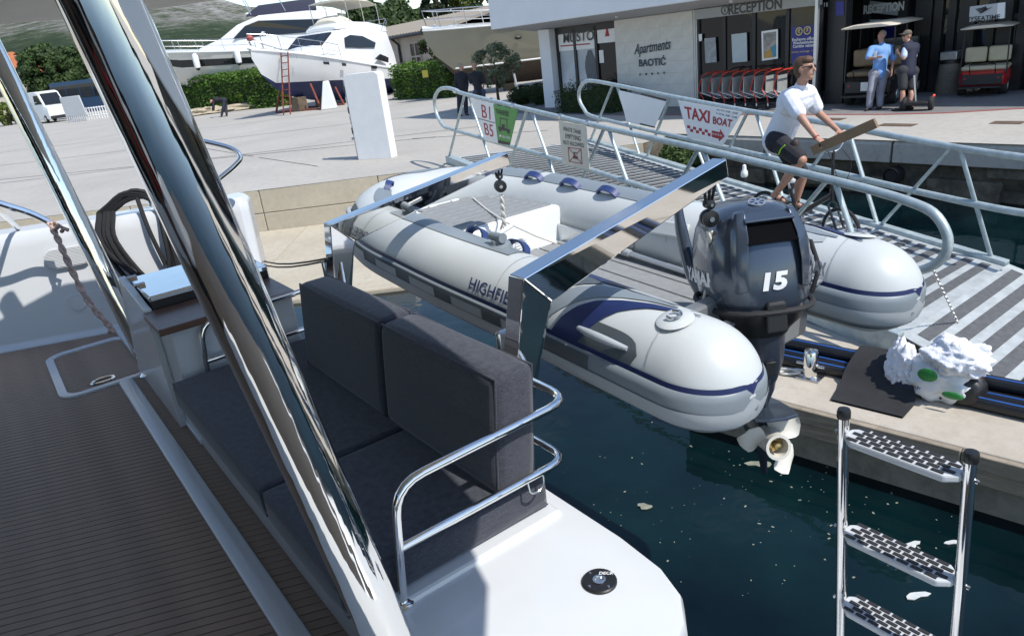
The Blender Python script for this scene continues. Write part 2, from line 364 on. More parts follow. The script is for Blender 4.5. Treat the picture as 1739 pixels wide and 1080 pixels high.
for k in range(150):
    px = rs.gauss(1300, 190); py = rs.gauss(840, 95)
    if not (940 < px < 1730 and 690 < py < 1075): continue
    c = G(px, py, WZ + .003); w = rs.choice((.002, .003, .004, .007)); an = rs.random() * 3
    dx = V((math.cos(an), math.sin(an), 0)) * w * rs.uniform(.8, 2); dy = V((-math.sin(an), math.cos(an), 0)) * w
    m.add([c - dx - dy, c + dx - dy * .6, c + dx * .8 + dy, c - dx * .7 + dy], [(0, 1, 2, 3)])
tag(m.build('floating_specks', spk, smooth=0), 'tiny pale specks drifting on the dark water', 'specks', kind='stuff')
# hills
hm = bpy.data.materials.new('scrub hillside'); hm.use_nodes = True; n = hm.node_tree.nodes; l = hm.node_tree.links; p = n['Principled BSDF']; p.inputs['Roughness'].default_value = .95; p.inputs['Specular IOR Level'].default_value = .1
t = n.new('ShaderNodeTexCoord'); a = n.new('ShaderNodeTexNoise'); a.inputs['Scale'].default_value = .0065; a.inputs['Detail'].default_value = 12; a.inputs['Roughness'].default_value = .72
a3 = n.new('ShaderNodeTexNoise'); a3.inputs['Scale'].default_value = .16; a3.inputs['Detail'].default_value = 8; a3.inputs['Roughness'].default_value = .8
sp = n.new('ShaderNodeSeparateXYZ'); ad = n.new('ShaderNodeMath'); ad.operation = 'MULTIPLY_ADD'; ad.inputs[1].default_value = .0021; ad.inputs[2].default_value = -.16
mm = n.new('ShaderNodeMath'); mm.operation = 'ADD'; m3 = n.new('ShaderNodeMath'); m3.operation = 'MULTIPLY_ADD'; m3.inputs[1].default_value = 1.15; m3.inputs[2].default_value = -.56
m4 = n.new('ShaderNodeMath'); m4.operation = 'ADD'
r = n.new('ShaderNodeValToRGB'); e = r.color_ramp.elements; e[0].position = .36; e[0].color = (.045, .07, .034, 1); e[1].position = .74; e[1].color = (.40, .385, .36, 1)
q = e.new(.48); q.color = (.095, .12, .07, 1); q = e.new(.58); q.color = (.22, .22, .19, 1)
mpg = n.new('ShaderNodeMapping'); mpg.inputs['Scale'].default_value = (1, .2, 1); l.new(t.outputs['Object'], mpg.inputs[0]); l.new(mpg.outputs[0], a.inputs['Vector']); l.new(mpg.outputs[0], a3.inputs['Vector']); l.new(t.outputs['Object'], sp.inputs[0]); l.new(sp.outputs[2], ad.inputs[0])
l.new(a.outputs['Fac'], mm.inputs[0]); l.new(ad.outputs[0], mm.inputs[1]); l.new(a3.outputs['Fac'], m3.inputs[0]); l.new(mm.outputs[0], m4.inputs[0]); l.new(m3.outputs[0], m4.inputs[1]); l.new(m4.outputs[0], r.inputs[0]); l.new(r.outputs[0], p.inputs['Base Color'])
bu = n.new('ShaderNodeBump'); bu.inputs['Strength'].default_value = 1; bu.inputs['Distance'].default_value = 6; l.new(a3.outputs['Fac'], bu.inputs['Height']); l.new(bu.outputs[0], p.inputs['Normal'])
rid = [(-2.5, 330), (-1.2, 330), (-.75, 300), (-.55, 250), (-.42, 205), (-.33, 150), (-.29, 122), (-.22, 96), (-.147, 74), (-.05, 60), (.2, 48), (.8, 40), (2.5, 40)]
def ridge(az):
    for (a, h), (b, g) in zip(rid, rid[1:]):
        if a <= az <= b: return h + (g - h) * (az - a) / (b - a)
    return 40
from mathutils import noise as _nz
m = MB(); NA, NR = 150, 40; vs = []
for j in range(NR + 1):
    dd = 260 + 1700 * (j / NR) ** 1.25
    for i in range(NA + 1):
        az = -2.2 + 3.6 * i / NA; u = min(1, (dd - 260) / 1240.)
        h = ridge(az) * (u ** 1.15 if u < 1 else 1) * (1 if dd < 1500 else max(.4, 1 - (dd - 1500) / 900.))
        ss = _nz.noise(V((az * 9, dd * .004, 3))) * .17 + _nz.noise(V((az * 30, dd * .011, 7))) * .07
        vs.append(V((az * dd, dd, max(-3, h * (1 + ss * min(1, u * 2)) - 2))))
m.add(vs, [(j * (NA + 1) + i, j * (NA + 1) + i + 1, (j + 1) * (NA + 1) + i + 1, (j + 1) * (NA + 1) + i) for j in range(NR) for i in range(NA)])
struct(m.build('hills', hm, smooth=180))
# ================================================================== THE CATAMARAN THE PICTURE IS TAKEN FROM
FZ, DZ = .6, .88
cat = thing('catamaran', 'white catamaran cockpit with brown planked floor, mirror steel posts and davits', 'catamaran', B(-2.5, .5, FZ))
teak = mat('brown synthetic teak', (.27, .195, .142), .62, var=.16, vs=9, bump=.25, bs=300, bd=.002, stretch=(.6, 1, 1))
caulk = mat('black deck caulking', (.02, .017, .015), .7, var=.2)
trim = mat('pale grey deck trim', (.6, .64, .68), .25, var=.03, coat=.2)
wood = mat('dark wood shelf', (.12, .062, .042), .35, var=.3, vs=14, stretch=(1, 1, 6))
SD = V((.975, .222, 0)).normalized(); SN = V((-SD.y, SD.x, 0))
OFF = 6.36                                                   # distance of the far bulwark along SN
m = MB(); m.tbox(B, (-8, 1.2), (-3.2, .62), (FZ - .12, FZ - .006))
floor = m.build('cockpit_floor', caulk, cat, smooth=0)
def on_line(off, a):   # point of the plank line 'off' with aft coordinate a
    p0 = SN * off; return p0 + SD * ((a - p0.dot(AV)) / SD.dot(AV))
pitch = .0455
for i in range(116):
    o1 = OFF - .012 - i * pitch; o0 = o1 - pitch + .0055
    for a0, a1 in (((-2.9, .372), (.468, .6)) if on_line(o0, .42).dot(TV) > -5.4 else ((-2.9, .6),)):
        m = MB(); p = [on_line(o0, a0), on_line(o0, a1), on_line(o1, a1), on_line(o1, a0)]
        m.poly([V((q.x, q.y, FZ - .004)) for q in p], (0, 0, .004)); m.build('plank', teak, floor, smooth=0)
# pale trim running along the floor in front of the seat
m = MB(); pr = [(.372, FZ - .002), (.375, FZ + .012), (.39, FZ + .02), (.45, FZ + .02), (.465, FZ + .012), (.468, FZ - .002)]
m.loft([[B(t, a, z) for a, z in pr] for t in (-5.35, -4, -3, -2, -1.2, 0, 1)]); m.build('floor_trim', trim, cat, bev=.004)
m = MB(); m.tbox(B, (-6.75, -3.97), (.56, .6), (FZ - .002, FZ + .035)); m.build('base_trim', trim, cat, bev=.006)
# hatch frame in the floor with a ring pull
def rring(c0, c1, a0, a1, r, w, z0, z1):
    out = []
    def loop(i):
        rr = r - i; pts = []
        for (cx, cy, s0) in ((c1 - r, a1 - r, 0), (c0 + r, a1 - r, 90), (c0 + r, a0 + r, 180), (c1 - r, a0 + r, 270)):
            for k in range(6): an = R(s0 + 18 * k); pts.append((cx + rr * math.cos(an), cy + rr * math.sin(an)))
        return pts
    return [[B(t, a, z) for t, a in loop(i)] for i, z in ((0, z0), (0, z1), (w, z1), (w, z0))]
m = MB(); m.loft(rring(-6.45, -5.36, .02, .62, .14, .055, FZ - .002, FZ + .014) , False, False)
hf = m.build('hatch_frame', trim, cat, bev=.004)
m = MB(); c = B(-5.52, .3, FZ + .006); m.tube([c + TV * .045 * math.cos(k * math.pi / 8) + AV * .075 * math.sin(k * math.pi / 8) for k in range(16)], .008, 6, closed=True); m.build('ring_pull', chrome, hf)
# far bulwark, leaning outward
def BW(s, o, z): return SD * s + SN * (OFF + o) + ZV * z
sE = G(392, 395, 1.5).dot(SD)
m = MB(); pr = [(0, FZ - .05), (.0, FZ), (.05, FZ + .04), (.2, 1.38), (.225, 1.46), (.27, 1.5), (.55, 1.5), (.6, 1.44), (.7, -.6), (.5, -.9), (.3, -.9)]
m.loft([[BW(s, o, z) for o, z in pr] for s in (-9, -6, -4, -2.5, sE - .06)] + [[BW(sE, o * .8 + .08, z if z < 1.4 else z - .05) for o, z in pr]])
bw = m.build('bulwark', gel, cat, smooth=35, bev=.012)
fN = (SN * -1 + ZV * .2).normalized(); fU = (ZV + SN * .18).normalized()
def BWf(px, py):  # on the inner face
    return onplane(px, py, BW(0, .13, 1.02), V((SN.x, SN.y, -.11)).normalized())
def stadium(c, w, h, n=8): return [c + SD * (w * sg) + SD * (h * math.cos(an)) + fU * (h * math.sin(an)) for sg, a0 in ((1, -90), (-1, 90)) for an in [R(a0 + 180 * k / n) for k in range(n + 1)]]
for (px, py) in ((115, 436), (148, 513)):
    c = BWf(px, py); m = MB(); m.poly([q + fN * .0 for q in stadium(c, .09, .085)], fN * .02); g_ = m.build('speaker_plate', gel, bw, smooth=0, bev=.006)
    if py < 500:
        for k in range(-6, 7):
            h = k * .0115; w = .09 + math.sqrt(max(0, .076 ** 2 - h * h)); m = MB(); cc = c + fU * h + fN * .023
            m.box(cc, (2 * w, .005, .006), (SD, fU, fN)); m.build('grille_slat', white, g_, smooth=0)
    else:
        m = MB(); m.lathe([(.058, .018), (.058, .026), (.05, .028), (.001, .028)], c - SD * .06, fN, 18, cap=False); m.build('lamp_disc', gel, g_)
m = MB(); c = BWf(160, 548); m.box(c, (.07, .025, .03), (SD, fU, fN)); m.build('drain_lip', dark, bw, bev=.008)
# mooring cleat on the bulwark
c = BW(0, .42, 1.5) + SD * (G(232, 372, 1.56).dot(SD)); m = MB()
m.tube([c + SD * -.2 + ZV * .1, c + SD * -.08 + ZV * .11, c + SD * .08 + ZV * .11, c + SD * .2 + ZV * .1], [.014, .02, .02, .014], 8)
for q in (-.06, .06): m.tube([c + SD * q, c + SD * q + ZV * .11], .02, 8)
m.build('cleat', chrome, cat); cleatP = c
# steel hand rail with its post on the bulwark
rp0 = D(-60, 325, 5.2); m = MB(); m.tube(spline([rp0, D(0, 346, 5.35), D(50, 362, 5.5), D(88, 380, 5.6)]), .026, 8); m.build('hand_rail', chrome, cat)
ps = BW(0, .4, 1.49) + SD * G(19, 398, 1.5).dot(SD); m = MB(); m.tube([ps, D(-22, 338, 5.3)], .02, 8); m.build('rail_post', chrome, cat)
# cabinet with grill lid, dark shelf
m = MB(); m.tbox(B, (-4.93, -3.97), (.57, 1.25), (FZ, 1.285)); cb = m.build('cabinet', gel, cat, smooth=0, bev=.012)
m = MB(); m.poly([B(-5.5, .53, FZ), B(-4.29, .53, FZ), B(-4.29, .53, 1.34), B(-4.95, .53, 1.41)], AV * .04); m.build('cabinet_side', gel, cb, smooth=0, bev=.006)
m = MB(); m.tbox(B, (-4.9, -4.31), (.575, 1.25), (1.365, 1.4)); m.build('grill_lid', chrome, cb, smooth=0, bev=.008)
m = MB(); m.tbox(B, (-4.89, -4.32), (.58, 1.25), (1.285, 1.364)); m.build('lid_gasket', blackpl, cb, smooth=0)
m = MB(); m.tbox(B, (-4.30, -3.9), (.52, 1.25), (1.287, 1.325)); m.build('shelf', wood, cb, smooth=0, bev=.004)
for tt in (-4.86, -4.62): m = MB(); m.tube([B(tt, .56, 1.408), B(tt, .62, 1.408)], .012, 8); m.build('hinge', chrome, cb)
m = MB(); m.tbox(B, (-4.55, -4.4), (1.16, 1.22), (1.402, 1.43)); m.build('lid_latch', steel, cb, bev=.006)
# seat base and aft deck
dk = [(-5.1, .57), (-5.1, 1.3), (-3.9, 1.375), (-1.93, 1.39), (-1.5, 1.385), (-1.3, 1.365), (-1.18, 1.32), (-1.1, 1.24), (-1.05, 1.12), (-1.01, .95), (-.98, .6), (-.97, -1.6), (-1.7, -1.6), (-1.72, .57)]
m = MB(); pts = [B(t, a, 0) for t, a in dk]; cen = B(-1.9, .7, 0)
def ring(k, z): return [V((cen.x + (p.x - cen.x) * k, cen.y + (p.y - cen.y) * k, z)) for p in pts]
m.loft([ring(1.02, -.2), ring(1.015, .5), ring(1.006, .82), ring(1, .865), ring(.994, .878), ring(.985, DZ)])
dko = m.build('aft_deck', gel, cat, smooth=30)
m = MB(); m.tbox(B, (-3.95, -1.74), (.6, 1.33), (FZ - .01, .898)); m.build('seat_base', gel, cat, smooth=0, bev=.015)
m = MB(); m.tbox(B, (-1.3, .2), (-1.6, 1.12), (-.6, .35)); m.build('hull_step', gel, cat, smooth=0, bev=.05)
m = MB(); m.tbox(B, (-1.25, .1), (1.1, 1.85), (-.5, .02)); m.build('swim_platform', gel, cat, smooth=0, bev=.05)
# winch handle socket
c = G(1018, 988, DZ); m = MB(); m.lathe([(.056, -.01), (.056, .006), (.052, .01), (.022, .01), (.02, .006), (.001, .006)], c, ZV, 28, cap=False); ws = m.build('socket_plate', blackpl, cat)
m = MB(); m.lathe([(.021, .004), (.021, .013), (.014, .014), (.011, .008), (.001, .007)], c, ZV, 16, cap=False); m.build('socket_ring', steel, ws)
for k in range(4):
    m = MB(); an = k * math.pi / 2 + .6; m.lathe([(.004, .009), (.004, .0125), (.001, .0125)], c + V((math.cos(an), math.sin(an), 0)) * .042, ZV, 8, cap=False); m.build('screw', steel, ws)
prn = mat('white print', (.7, .7, .7), .6, var=0)
letter('DECK', c + TV * -.003 + AV * .034 + ZV * .0125, rt, (up - ZV * up.z), .018, prn, ws, bold=.0004)
# posts that carry the hardtop, hand polished so that reflections run in streaks
streak = bpy.data.materials.new('streaky polished stainless'); streak.use_nodes = True; n = streak.node_tree.nodes; l = streak.node_tree.links; p = n['Principled BSDF']
p.inputs['Metallic'].default_value = 1; p.inputs['Roughness'].default_value = .05; p.inputs['Base Color'].default_value = (.84, .83, .80, 1)
t = n.new('ShaderNodeTexCoord'); mp_ = n.new('ShaderNodeMapping'); mp_.inputs['Scale'].default_value = (34, 34, 1.6); z = n.new('ShaderNodeTexNoise'); z.inputs['Scale'].default_value = 1; z.inputs['Detail'].default_value = 2
b = n.new('ShaderNodeBump'); b.inputs['Strength'].default_value = .35; b.inputs['Distance'].default_value = .004
l.new(t.outputs['Object'], mp_.inputs[0]); l.new(mp_.outputs[0], z.inputs['Vector']); l.new(z.outputs['Fac'], b.inputs['Height']); l.new(b.outputs[0], p.inputs['Normal'])
# parts of the saloon that the posts mirror are built further down
def post(p_top, p_low, zt, zb, r):
    d = (p_low - p_top); a = p_top + d * ((zt - p_top.z) / d.z); b = p_top + d * ((zb - p_top.z) / d.z)
    m = MB(); m.tube([a + (b - a) * (k / 12.) for k in range(13)], r, 40); o = m.build('hardtop_post', streak, cat, smooth=60)
    m = MB(); m.lathe([(r * 1.55, 0), (r * 1.55, .012), (r * 1.2, .03), (r * .98, .035)], b, -d.normalized(), 32); m.build('post_foot', chrome, o)
    return o
post(D(170, 0, 1.1), D(658, 1080, 1.85), 2.93, DZ, .0595)
post(D(10, 130, 4.45), D(205, 520, 4.95), 2.93, FZ, .064)
# hardtop
rf = [(-5.5, -2.9), (-5.5, .35), (-5.47, .75), (-5.33, 1.08), (-5.1, 1.36), (-4.75, 1.64), (-4.2, 1.8), (-3, 1.72), (-2, 1.6), (-1.2, 1.5), (-.5, 1.42), (-.2, 1.34), (0.05, 1.15), (.18, .8), (.25, -2.9)]
under = mat('hardtop underside', (.8, .775, .71), .5, var=.05, vs=1.5, bump=.1, bs=120)
m = MB(); p_ = [B(t, a, 2.92) for t, a in rf]; m.poly(p_, (0, 0, .14)); ht = m.build('hardtop', [under], cat, smooth=0, bev=.03)
# saloon bulkhead behind the cockpit: white wall, dark sliding glass
m = MB(); m.tbox(B, (-5.4, .2), (-2.95, -2.85), (FZ - .1, 1.0)); sb = m.build('saloon_bulkhead', gel, cat, smooth=0, bev=.01)
for k in range(4):
    m = MB(); t0 = -5.3 + k * 1.36; m.tbox(B, (t0, t0 + 1.3), (-2.92, -2.88), (1.02, 2.85)); m.build('saloon_glass', glass, sb, smooth=0)
for k in range(5):
    m = MB(); t0 = -5.35 + k * 1.36; m.tbox(B, (t0 - .03, t0 + .05), (-2.95, -2.85), (1.0, 2.92)); m.build('door_frame', dark, sb, smooth=0)
m = MB(); m.tbox(B, (-2.5, -1.75), (-2.84, -2.8), (.62, 2.5)); m.build('added_brown_panel', wood, sb, smooth=0, bev=.01)  # unseen brown, red and white pieces added to colour the posts' reflections
m = MB(); m.tbox(B, (-1.6, -1.35), (-2.83, -2.79), (1.1, 1.9)); m.build('added_red_panel', red, sb, smooth=0, bev=.01)
for t0 in (-3.9, -.9): m = MB(); m.tbox(B, (t0, t0 + .45), (-2.84, -2.78), (.62, 2.7)); m.build('added_white_panel', gel, sb, smooth=0, bev=.01)
# steel seat rails
def seat_rail(tt, sg, back_t):
    w = tt + .0
    m = MB()
    m.tube(fillet([B(w, .67, DZ), B(w, .72, 1.3), B(w, 1.42, 1.31), B(back_t, 1.42, 1.31)], .1), .0155, 12)
    o = m.build('seat_rail', chrome, cat)
    m = MB(); m.tube(fillet([B(w, .69, 1.085), B(w, 1.385, 1.085), B(back_t, 1.385, 1.085)], .09), .0145, 12); m.build('lower_rail', chrome, o)
    for q in (B(back_t, 1.385, DZ), ): m = MB(); m.tube([q, q + ZV * .21, B(back_t, 1.42, 1.31)], .0145, 10); m.build('rail_stanchion', chrome, o)
    m = MB(); m.lathe([(.035, 0), (.035, .008), (.02, .016)], B(w, .67, DZ + .001), ZV, 16); m.build('rail_foot', chrome, o)
    return o
sr = seat_rail(-1.755, 1, -2.35); seat_rail(-3.9, -1, -3.3)
m = MB(); q = B(-1.755, 1.2, 1.075); m.tube(spline([q, q + TV * .012 - ZV * .035, q + AV * .03 - ZV * .05 + TV * .012, q + AV * .06 - ZV * .035 + TV * .01, q + AV * .07]), .004, 8); m.build('rail_hook', steel, sr)
# davits
def box_arm(m, p0, p1, side, w0, h0, w1, h1, upv):
    d = (p1 - p0).normalized(); u = (upv - d * upv.dot(d)).normalized()
    def rg(p, w, h): return [p - side * w / 2 - u * h, p + side * w / 2 - u * h, p + side * w / 2, p - side * w / 2]
    m.loft([rg(p0, w0, h0), rg(p1, w1, h1)])
for (tt, kz, ta, tz) in ((-1.94, 1.735, 2.4, 1.955), (-3.56, 1.72, 2.5, 1.885)):
    m = MB(); k = B(tt, 1.40, kz); tip = B(tt + .06, ta, tz)
    e = (tip - k).normalized(); un = (ZV - e * ZV.dot(e)).normalized()
    sd = TV
    # leg and arm share a mitred knee
    lw = .085; r0 = [B(tt - .17 - lw / 2, 1.33, DZ), B(tt - .17 + lw / 2, 1.33, DZ), B(tt - .17 + lw / 2, 1.39, DZ), B(tt - .17 - lw / 2, 1.39, DZ)]
    r1 = [B(tt - lw / 2, 1.385, kz), B(tt + lw / 2, 1.385, kz), B(tt + lw / 2, 1.50, kz - .12), B(tt - lw / 2, 1.50, kz - .12)]
    m.loft([r0, r1]); m2 = MB()
    tp = tip + AV * .02
    r2 = [tp - sd * .034, tp + sd * .034, tp + sd * .034 - ZV * .075 + AV * .015, tp - sd * .034 - ZV * .075 + AV * .015]
    m2.loft([r1, r2])
    lg = m.build('davit_leg', chrome, cat, smooth=0, bev=.004); m2.build('davit_arm', chrome, cat, smooth=0, bev=.005)
    m = MB(); m.tbox(B, (tt - .245, tt - .095), (1.32, 1.392), (DZ, DZ + .03)); m.build('davit_bracket', chrome, lg, bev=.01)
    m = MB(); m.tbox(B, (tt - .145, tt - .122), (1.36, 1.44), (1.25, 1.5)); m.build('rope_clutch', steel, lg, bev=.02)
# ------------------------------------------------------------------ cushions (loose things)
def fabric():
    m = bpy.data.materials.new('charcoal woven fabric'); m.use_nodes = True; n = m.node_tree.nodes; l = m.node_tree.links; p = n['Principled BSDF']
    p.inputs['Roughness'].default_value = .9; p.inputs['Sheen Weight'].default_value = .25; p.inputs['Specular IOR Level'].default_value = .2
    t = n.new('ShaderNodeTexCoord'); mp_ = n.new('ShaderNodeMapping'); mp_.inputs['Scale'].default_value = (1, 1, 1)
    z = n.new('ShaderNodeTexNoise'); z.inputs['Scale'].default_value = 260; z.inputs['Detail'].default_value = 3
    mp2 = n.new('ShaderNodeMapping'); mp2.inputs['Scale'].default_value = (30, 30, 320); mp2.inputs['Rotation'].default_value = (0, 0, .9)
    z2 = n.new('ShaderNodeTexNoise'); z2.inputs['Scale'].default_value = 1.2; z2.inputs['Detail'].default_value = 4
    mi = n.new('ShaderNodeMixRGB'); mi.inputs['Fac'].default_value = .5
    r = n.new('ShaderNodeValToRGB'); r.color_ramp.elements[0].position = .32; r.color_ramp.elements[0].color = (.017, .019, .027, 1); r.color_ramp.elements[1].position = .68; r.color_ramp.elements[1].color = (.066, .071, .090, 1)
    l.new(t.outputs['Object'], z.inputs['Vector']); l.new(t.outputs['Object'], mp2.inputs[0]); l.new(mp2.outputs[0], z2.inputs['Vector'])
    l.new(z.outputs['Fac'], mi.inputs['Color1']); l.new(z2.outputs['Fac'], mi.inputs['Color2']); l.new(mi.outputs[0], r.inputs[0]); l.new(r.outputs[0], p.inputs['Base Color'])
    b = n.new('ShaderNodeBump'); b.inputs['Strength'].default_value = .3; b.inputs['Distance'].default_value = .002; l.new(mi.outputs[0], b.inputs['Height']); l.new(b.outputs[0], p.inputs['Normal'])
    return m
fab = fabric()
def cushion(name, label, t0, t1, f, a0, a1, z0, z1, puff, bev, cat_='cushion', grp=None, lean=0.0, seamz=None):
    """soft block: a subdivided box with slightly bulging faces and rounded, piped edges"""
    m = MB(); nt, na, nz_ = 10, 5, 6
    def pt(u, v, w):
        t = t0 + (t1 - t0) * u; a = a0 + (a1 - a0) * v + lean * w; z = z0 + (z1 - z0) * w
        bu = math.sin(math.pi * u) * math.sin(math.pi * v) * math.sin(math.pi * w)
        fx = (u - .5) * 2; fy = (v - .5) * 2; fz = (w - .5) * 2
        t += puff * fx * (1 - fy * fy) * (1 - fz * fz); a += puff * fy * (1 - fx * fx) ** .5 * (1 - fz * fz); z += puff * fz * (1 - fx * fx) ** .5 * (1 - fy * fy)
        return B(t, a, z)
    idx = {}; vs = []; fs = []
    def vid(i, j, k):
        if (i, j, k) not in idx: idx[(i, j, k)] = len(vs); vs.append(pt(i / nt, j / na, k / nz_))
        return idx[(i, j, k)]
    for i in range(nt):
        for j in range(na):
            for k in (0, nz_): fs.append((vid(i, j, k), vid(i + 1, j, k), vid(i + 1, j + 1, k), vid(i, j + 1, k)))
    for i in range(nt):
        for k in range(nz_):
            for j in (0, na): fs.append((vid(i, j, k), vid(i + 1, j, k), vid(i + 1, j, k + 1), vid(i, j, k + 1)))
    for j in range(na):
        for k in range(nz_):
            for i in (0, nt): fs.append((vid(i, j, k), vid(i, j + 1, k), vid(i, j + 1, k + 1), vid(i, j, k + 1)))
    m.add(vs, fs); o = m.build(name, fab, smooth=60, bev=bev, bseg=4)
    k_ = bev * .30
    for v_ in ((0, 1) if z1 - z0 > .3 else ()):
        q_ = [pt(u, v_, w) for u, w in [(i / 10, 0) for i in range(11)] + [(1, i / 6) for i in range(1, 7)] + [(i / 10, 1) for i in range(9, -1, -1)] + [(0, i / 6) for i in range(5, 0, -1)]]
        cen_ = sum(q_, V((0, 0, 0))) / len(q_); q_ = [p + (cen_ - p).normalized() * k_ - AV * (v_ - .5) * k_ * 2 for p in q_]
        MB().tube(q_, .0042, 6, closed=True).build('piping', fab, o)
    if z1 - z0 < .3:
        for w in (0, 1):
            q_ = [pt(u, v, w) for u, v in [(i / 10, 0) for i in range(11)] + [(1, i / 5) for i in range(1, 6)] + [(i / 10, 1) for i in range(9, -1, -1)] + [(0, i / 5) for i in range(4, 0, -1)]]
            cen_ = sum(q_, V((0, 0, 0))) / len(q_); q_ = [p + (cen_ - p).normalized() * k_ - ZV * (w - .5) * k_ * 2 for p in q_]
            MB().tube(q_, .0042, 6, closed=True).build('piping', fab, o)
    o.modifiers['bevel'].angle_limit = R(50)
    tag(o, label, cat_, grp); return o
cushion('seat_cushion', 'long charcoal seat cushion beside the white cabinet', -3.9, -2.515, .5, .5, 1.31, .9, 1.035, .008, .03)
cushion('seat_cushion', 'short charcoal seat cushion reaching the end of the steel rail', -2.5, -1.79, .5, .5, 1.31, .9, 1.035, .008, .03)
cushion('back_cushion', 'charcoal back cushion nearer the cabinet, wholly in shade', -3.52, -2.635, .5, 1.10, 1.275, 1.037, 1.47, .012, .032, lean=.05)
cushion('back_cushion', 'charcoal back cushion with sunlit end beside the steel rail', -2.62, -1.80, .5, 1.10, 1.275, 1.037, 1.47, .012, .032, lean=.05)
# ------------------------------------------------------------------ swim ladder
tb = mat('tread black pads', (.02, .02, .022), .6, var=.2)
lt = thing('swim_ladder', 'steel swim ladder with grey treads raised above the dark water', 'ladder', B(-.76, 1.6, .0))
aT = 1.72
def LP(t, h): return B(t + .04 * (1.42 - h), aT, h)
LT0, LT1 = -.925, -.60
for t in (LT0, LT1):
    m = MB(); m.tube([LP(t, -.05 + 1.47 * k / 6) for k in range(7)], .0155, 16); rl = m.build('rail', chrome, lt)
    m = MB(); m.lathe([(.0165, 0), (.0185, .003), (.0185, .02), (.016, .028), (.001, .03)], LP(t, 1.415), ZV, 16); m.build('end_cap', blackpl, rl)
for h in (1.378, 1.06, .80, .54, .28):
    c = LP((LT0 + LT1) / 2, h); w = (LT1 - LT0) / 2 - .012; dp = .045
    u = AV
    m = MB(); out = [(-w, -.018), (-w + .03, -dp), (w - .03, -dp), (w, -.018), (w, .018), (w - .03, dp), (-w + .03, dp), (-w, .018)]
    m.poly([c + TV * x + u * y - ZV * .022 for x, y in out], ZV * .022); tr = m.build('tread', mat('grey tread plastic', (.5, .52, .54), .45, var=.06), lt, smooth=0, bev=.006)
    for row in range(5):
        y = -.034 + row * .017
        for k in range(7):
            x = -w + .026 + (k + .5 * (row % 2)) * .037
            if x > w - .02: continue
            m = MB(); m.box(c + TV * (x + .006) + u * y + ZV * .0015, (.029, .011, .003), (TV, u, ZV)); m.build('grip_pad', tb, tr, smooth=0)
    for sg in (-1, 1):
        m = MB(); m.lathe([(.006, 0), (.006, .006), (.002, .008)], c + TV * (sg * (w + .028)) - AV * 0 - ZV * .012, TV * sg, 8); m.build('bolt', steel, tr)
# ------------------------------------------------------------------ ropes on the boat
m = MB(); rs = random.Random(5); cc = cleatP + ZV * .07 - SD * .16
for k in range(7):
    w = .2 + .05 * rs.random(); dp = .55 + .2 * rs.random(); x0 = rs.uniform(-.05, .05)
    pts = [cc + SD * (x0 - w) - ZV * .02, cc + SD * (x0 - w * 1.05) - ZV * .25 - SN * (.12 + .01 * k), cc + SD * (x0 - w * .45 + .08) - ZV * dp - SN * (.2 + .008 * k), cc + SD * (x0 + w * .35 + .12) - ZV * dp * .99 - SN * (.2 + .008 * k), cc + SD * (x0 + w * 1.05) - ZV * .25 - SN * (.13 + .01 * k), cc + SD * (x0 + w * .9) - ZV * .0 - SN * .02, cc + SD * x0 + ZV * (.06 + .01 * k)]
    pts = [p - SN * .16 for p in pts]
    cl = spline(pts + [pts[0]], 5); m.tube(cl[:-1], .019, 7, closed=True)
m.tube(spline([cc + SD * .05 - SN * .16 + ZV * .06, cc + SD * .1 - SN * .3 - ZV * .2, cc + SD * .16 - SN * .36 - ZV * .5]), .018, 7)
tag(m.build('coiled_rope', ropeb), 'coiled black mooring rope hung over the cleat', 'rope')
pk = mat('pink flecked rope', (.42, .30, .25), .85, var=.5, vs=35)
m = MB(); a = D(84, 378, 5.58); pts = spline([a, D(100, 410, 5.5), D(120, 455, 5.45), D(150, 512, 5.4), D(187, 556, 5.35), D(188, 566, 5.35)], 10)
for ph in (0, math.pi):
    q = []
    for i, p in enumerate(pts): an = i * .75 + ph; q.append(p + rt * .013 * math.cos(an) + fw * .013 * math.sin(an))
    m.tube(q, .014, 6)
m.tube([a + (D(112, 392, 5.5) - a) * (i / 10) + up * .02 * math.cos(i * 2) + fw * .03 * math.sin(i * 2) for i in range(11)], .016, 6)
tag(m.build('twisted_rope', pk), 'twisted pink and white rope tied to the hand rail', 'rope')
for (x0, y0, x1, y1, d0, d1, lab) in ((400, 417, 562, 438, 9, 3.8, 'black mooring line tied higher on the far davit leg'), (400, 424, 560, 442, 9, 3.8, 'black mooring line tied lower on the far davit leg')):
    m = MB(); p0, p1 = D(x0, y0, d0), D(x1, y1, d1); m.tube([p0 + (p1 - p0) * (i / 8) - ZV * .12 * math.sin(math.pi * i / 8) for i in range(9)], .0065, 6)
    tag(m.build('mooring_line', ropeb), lab, 'rope', 'black mooring lines to the quay')
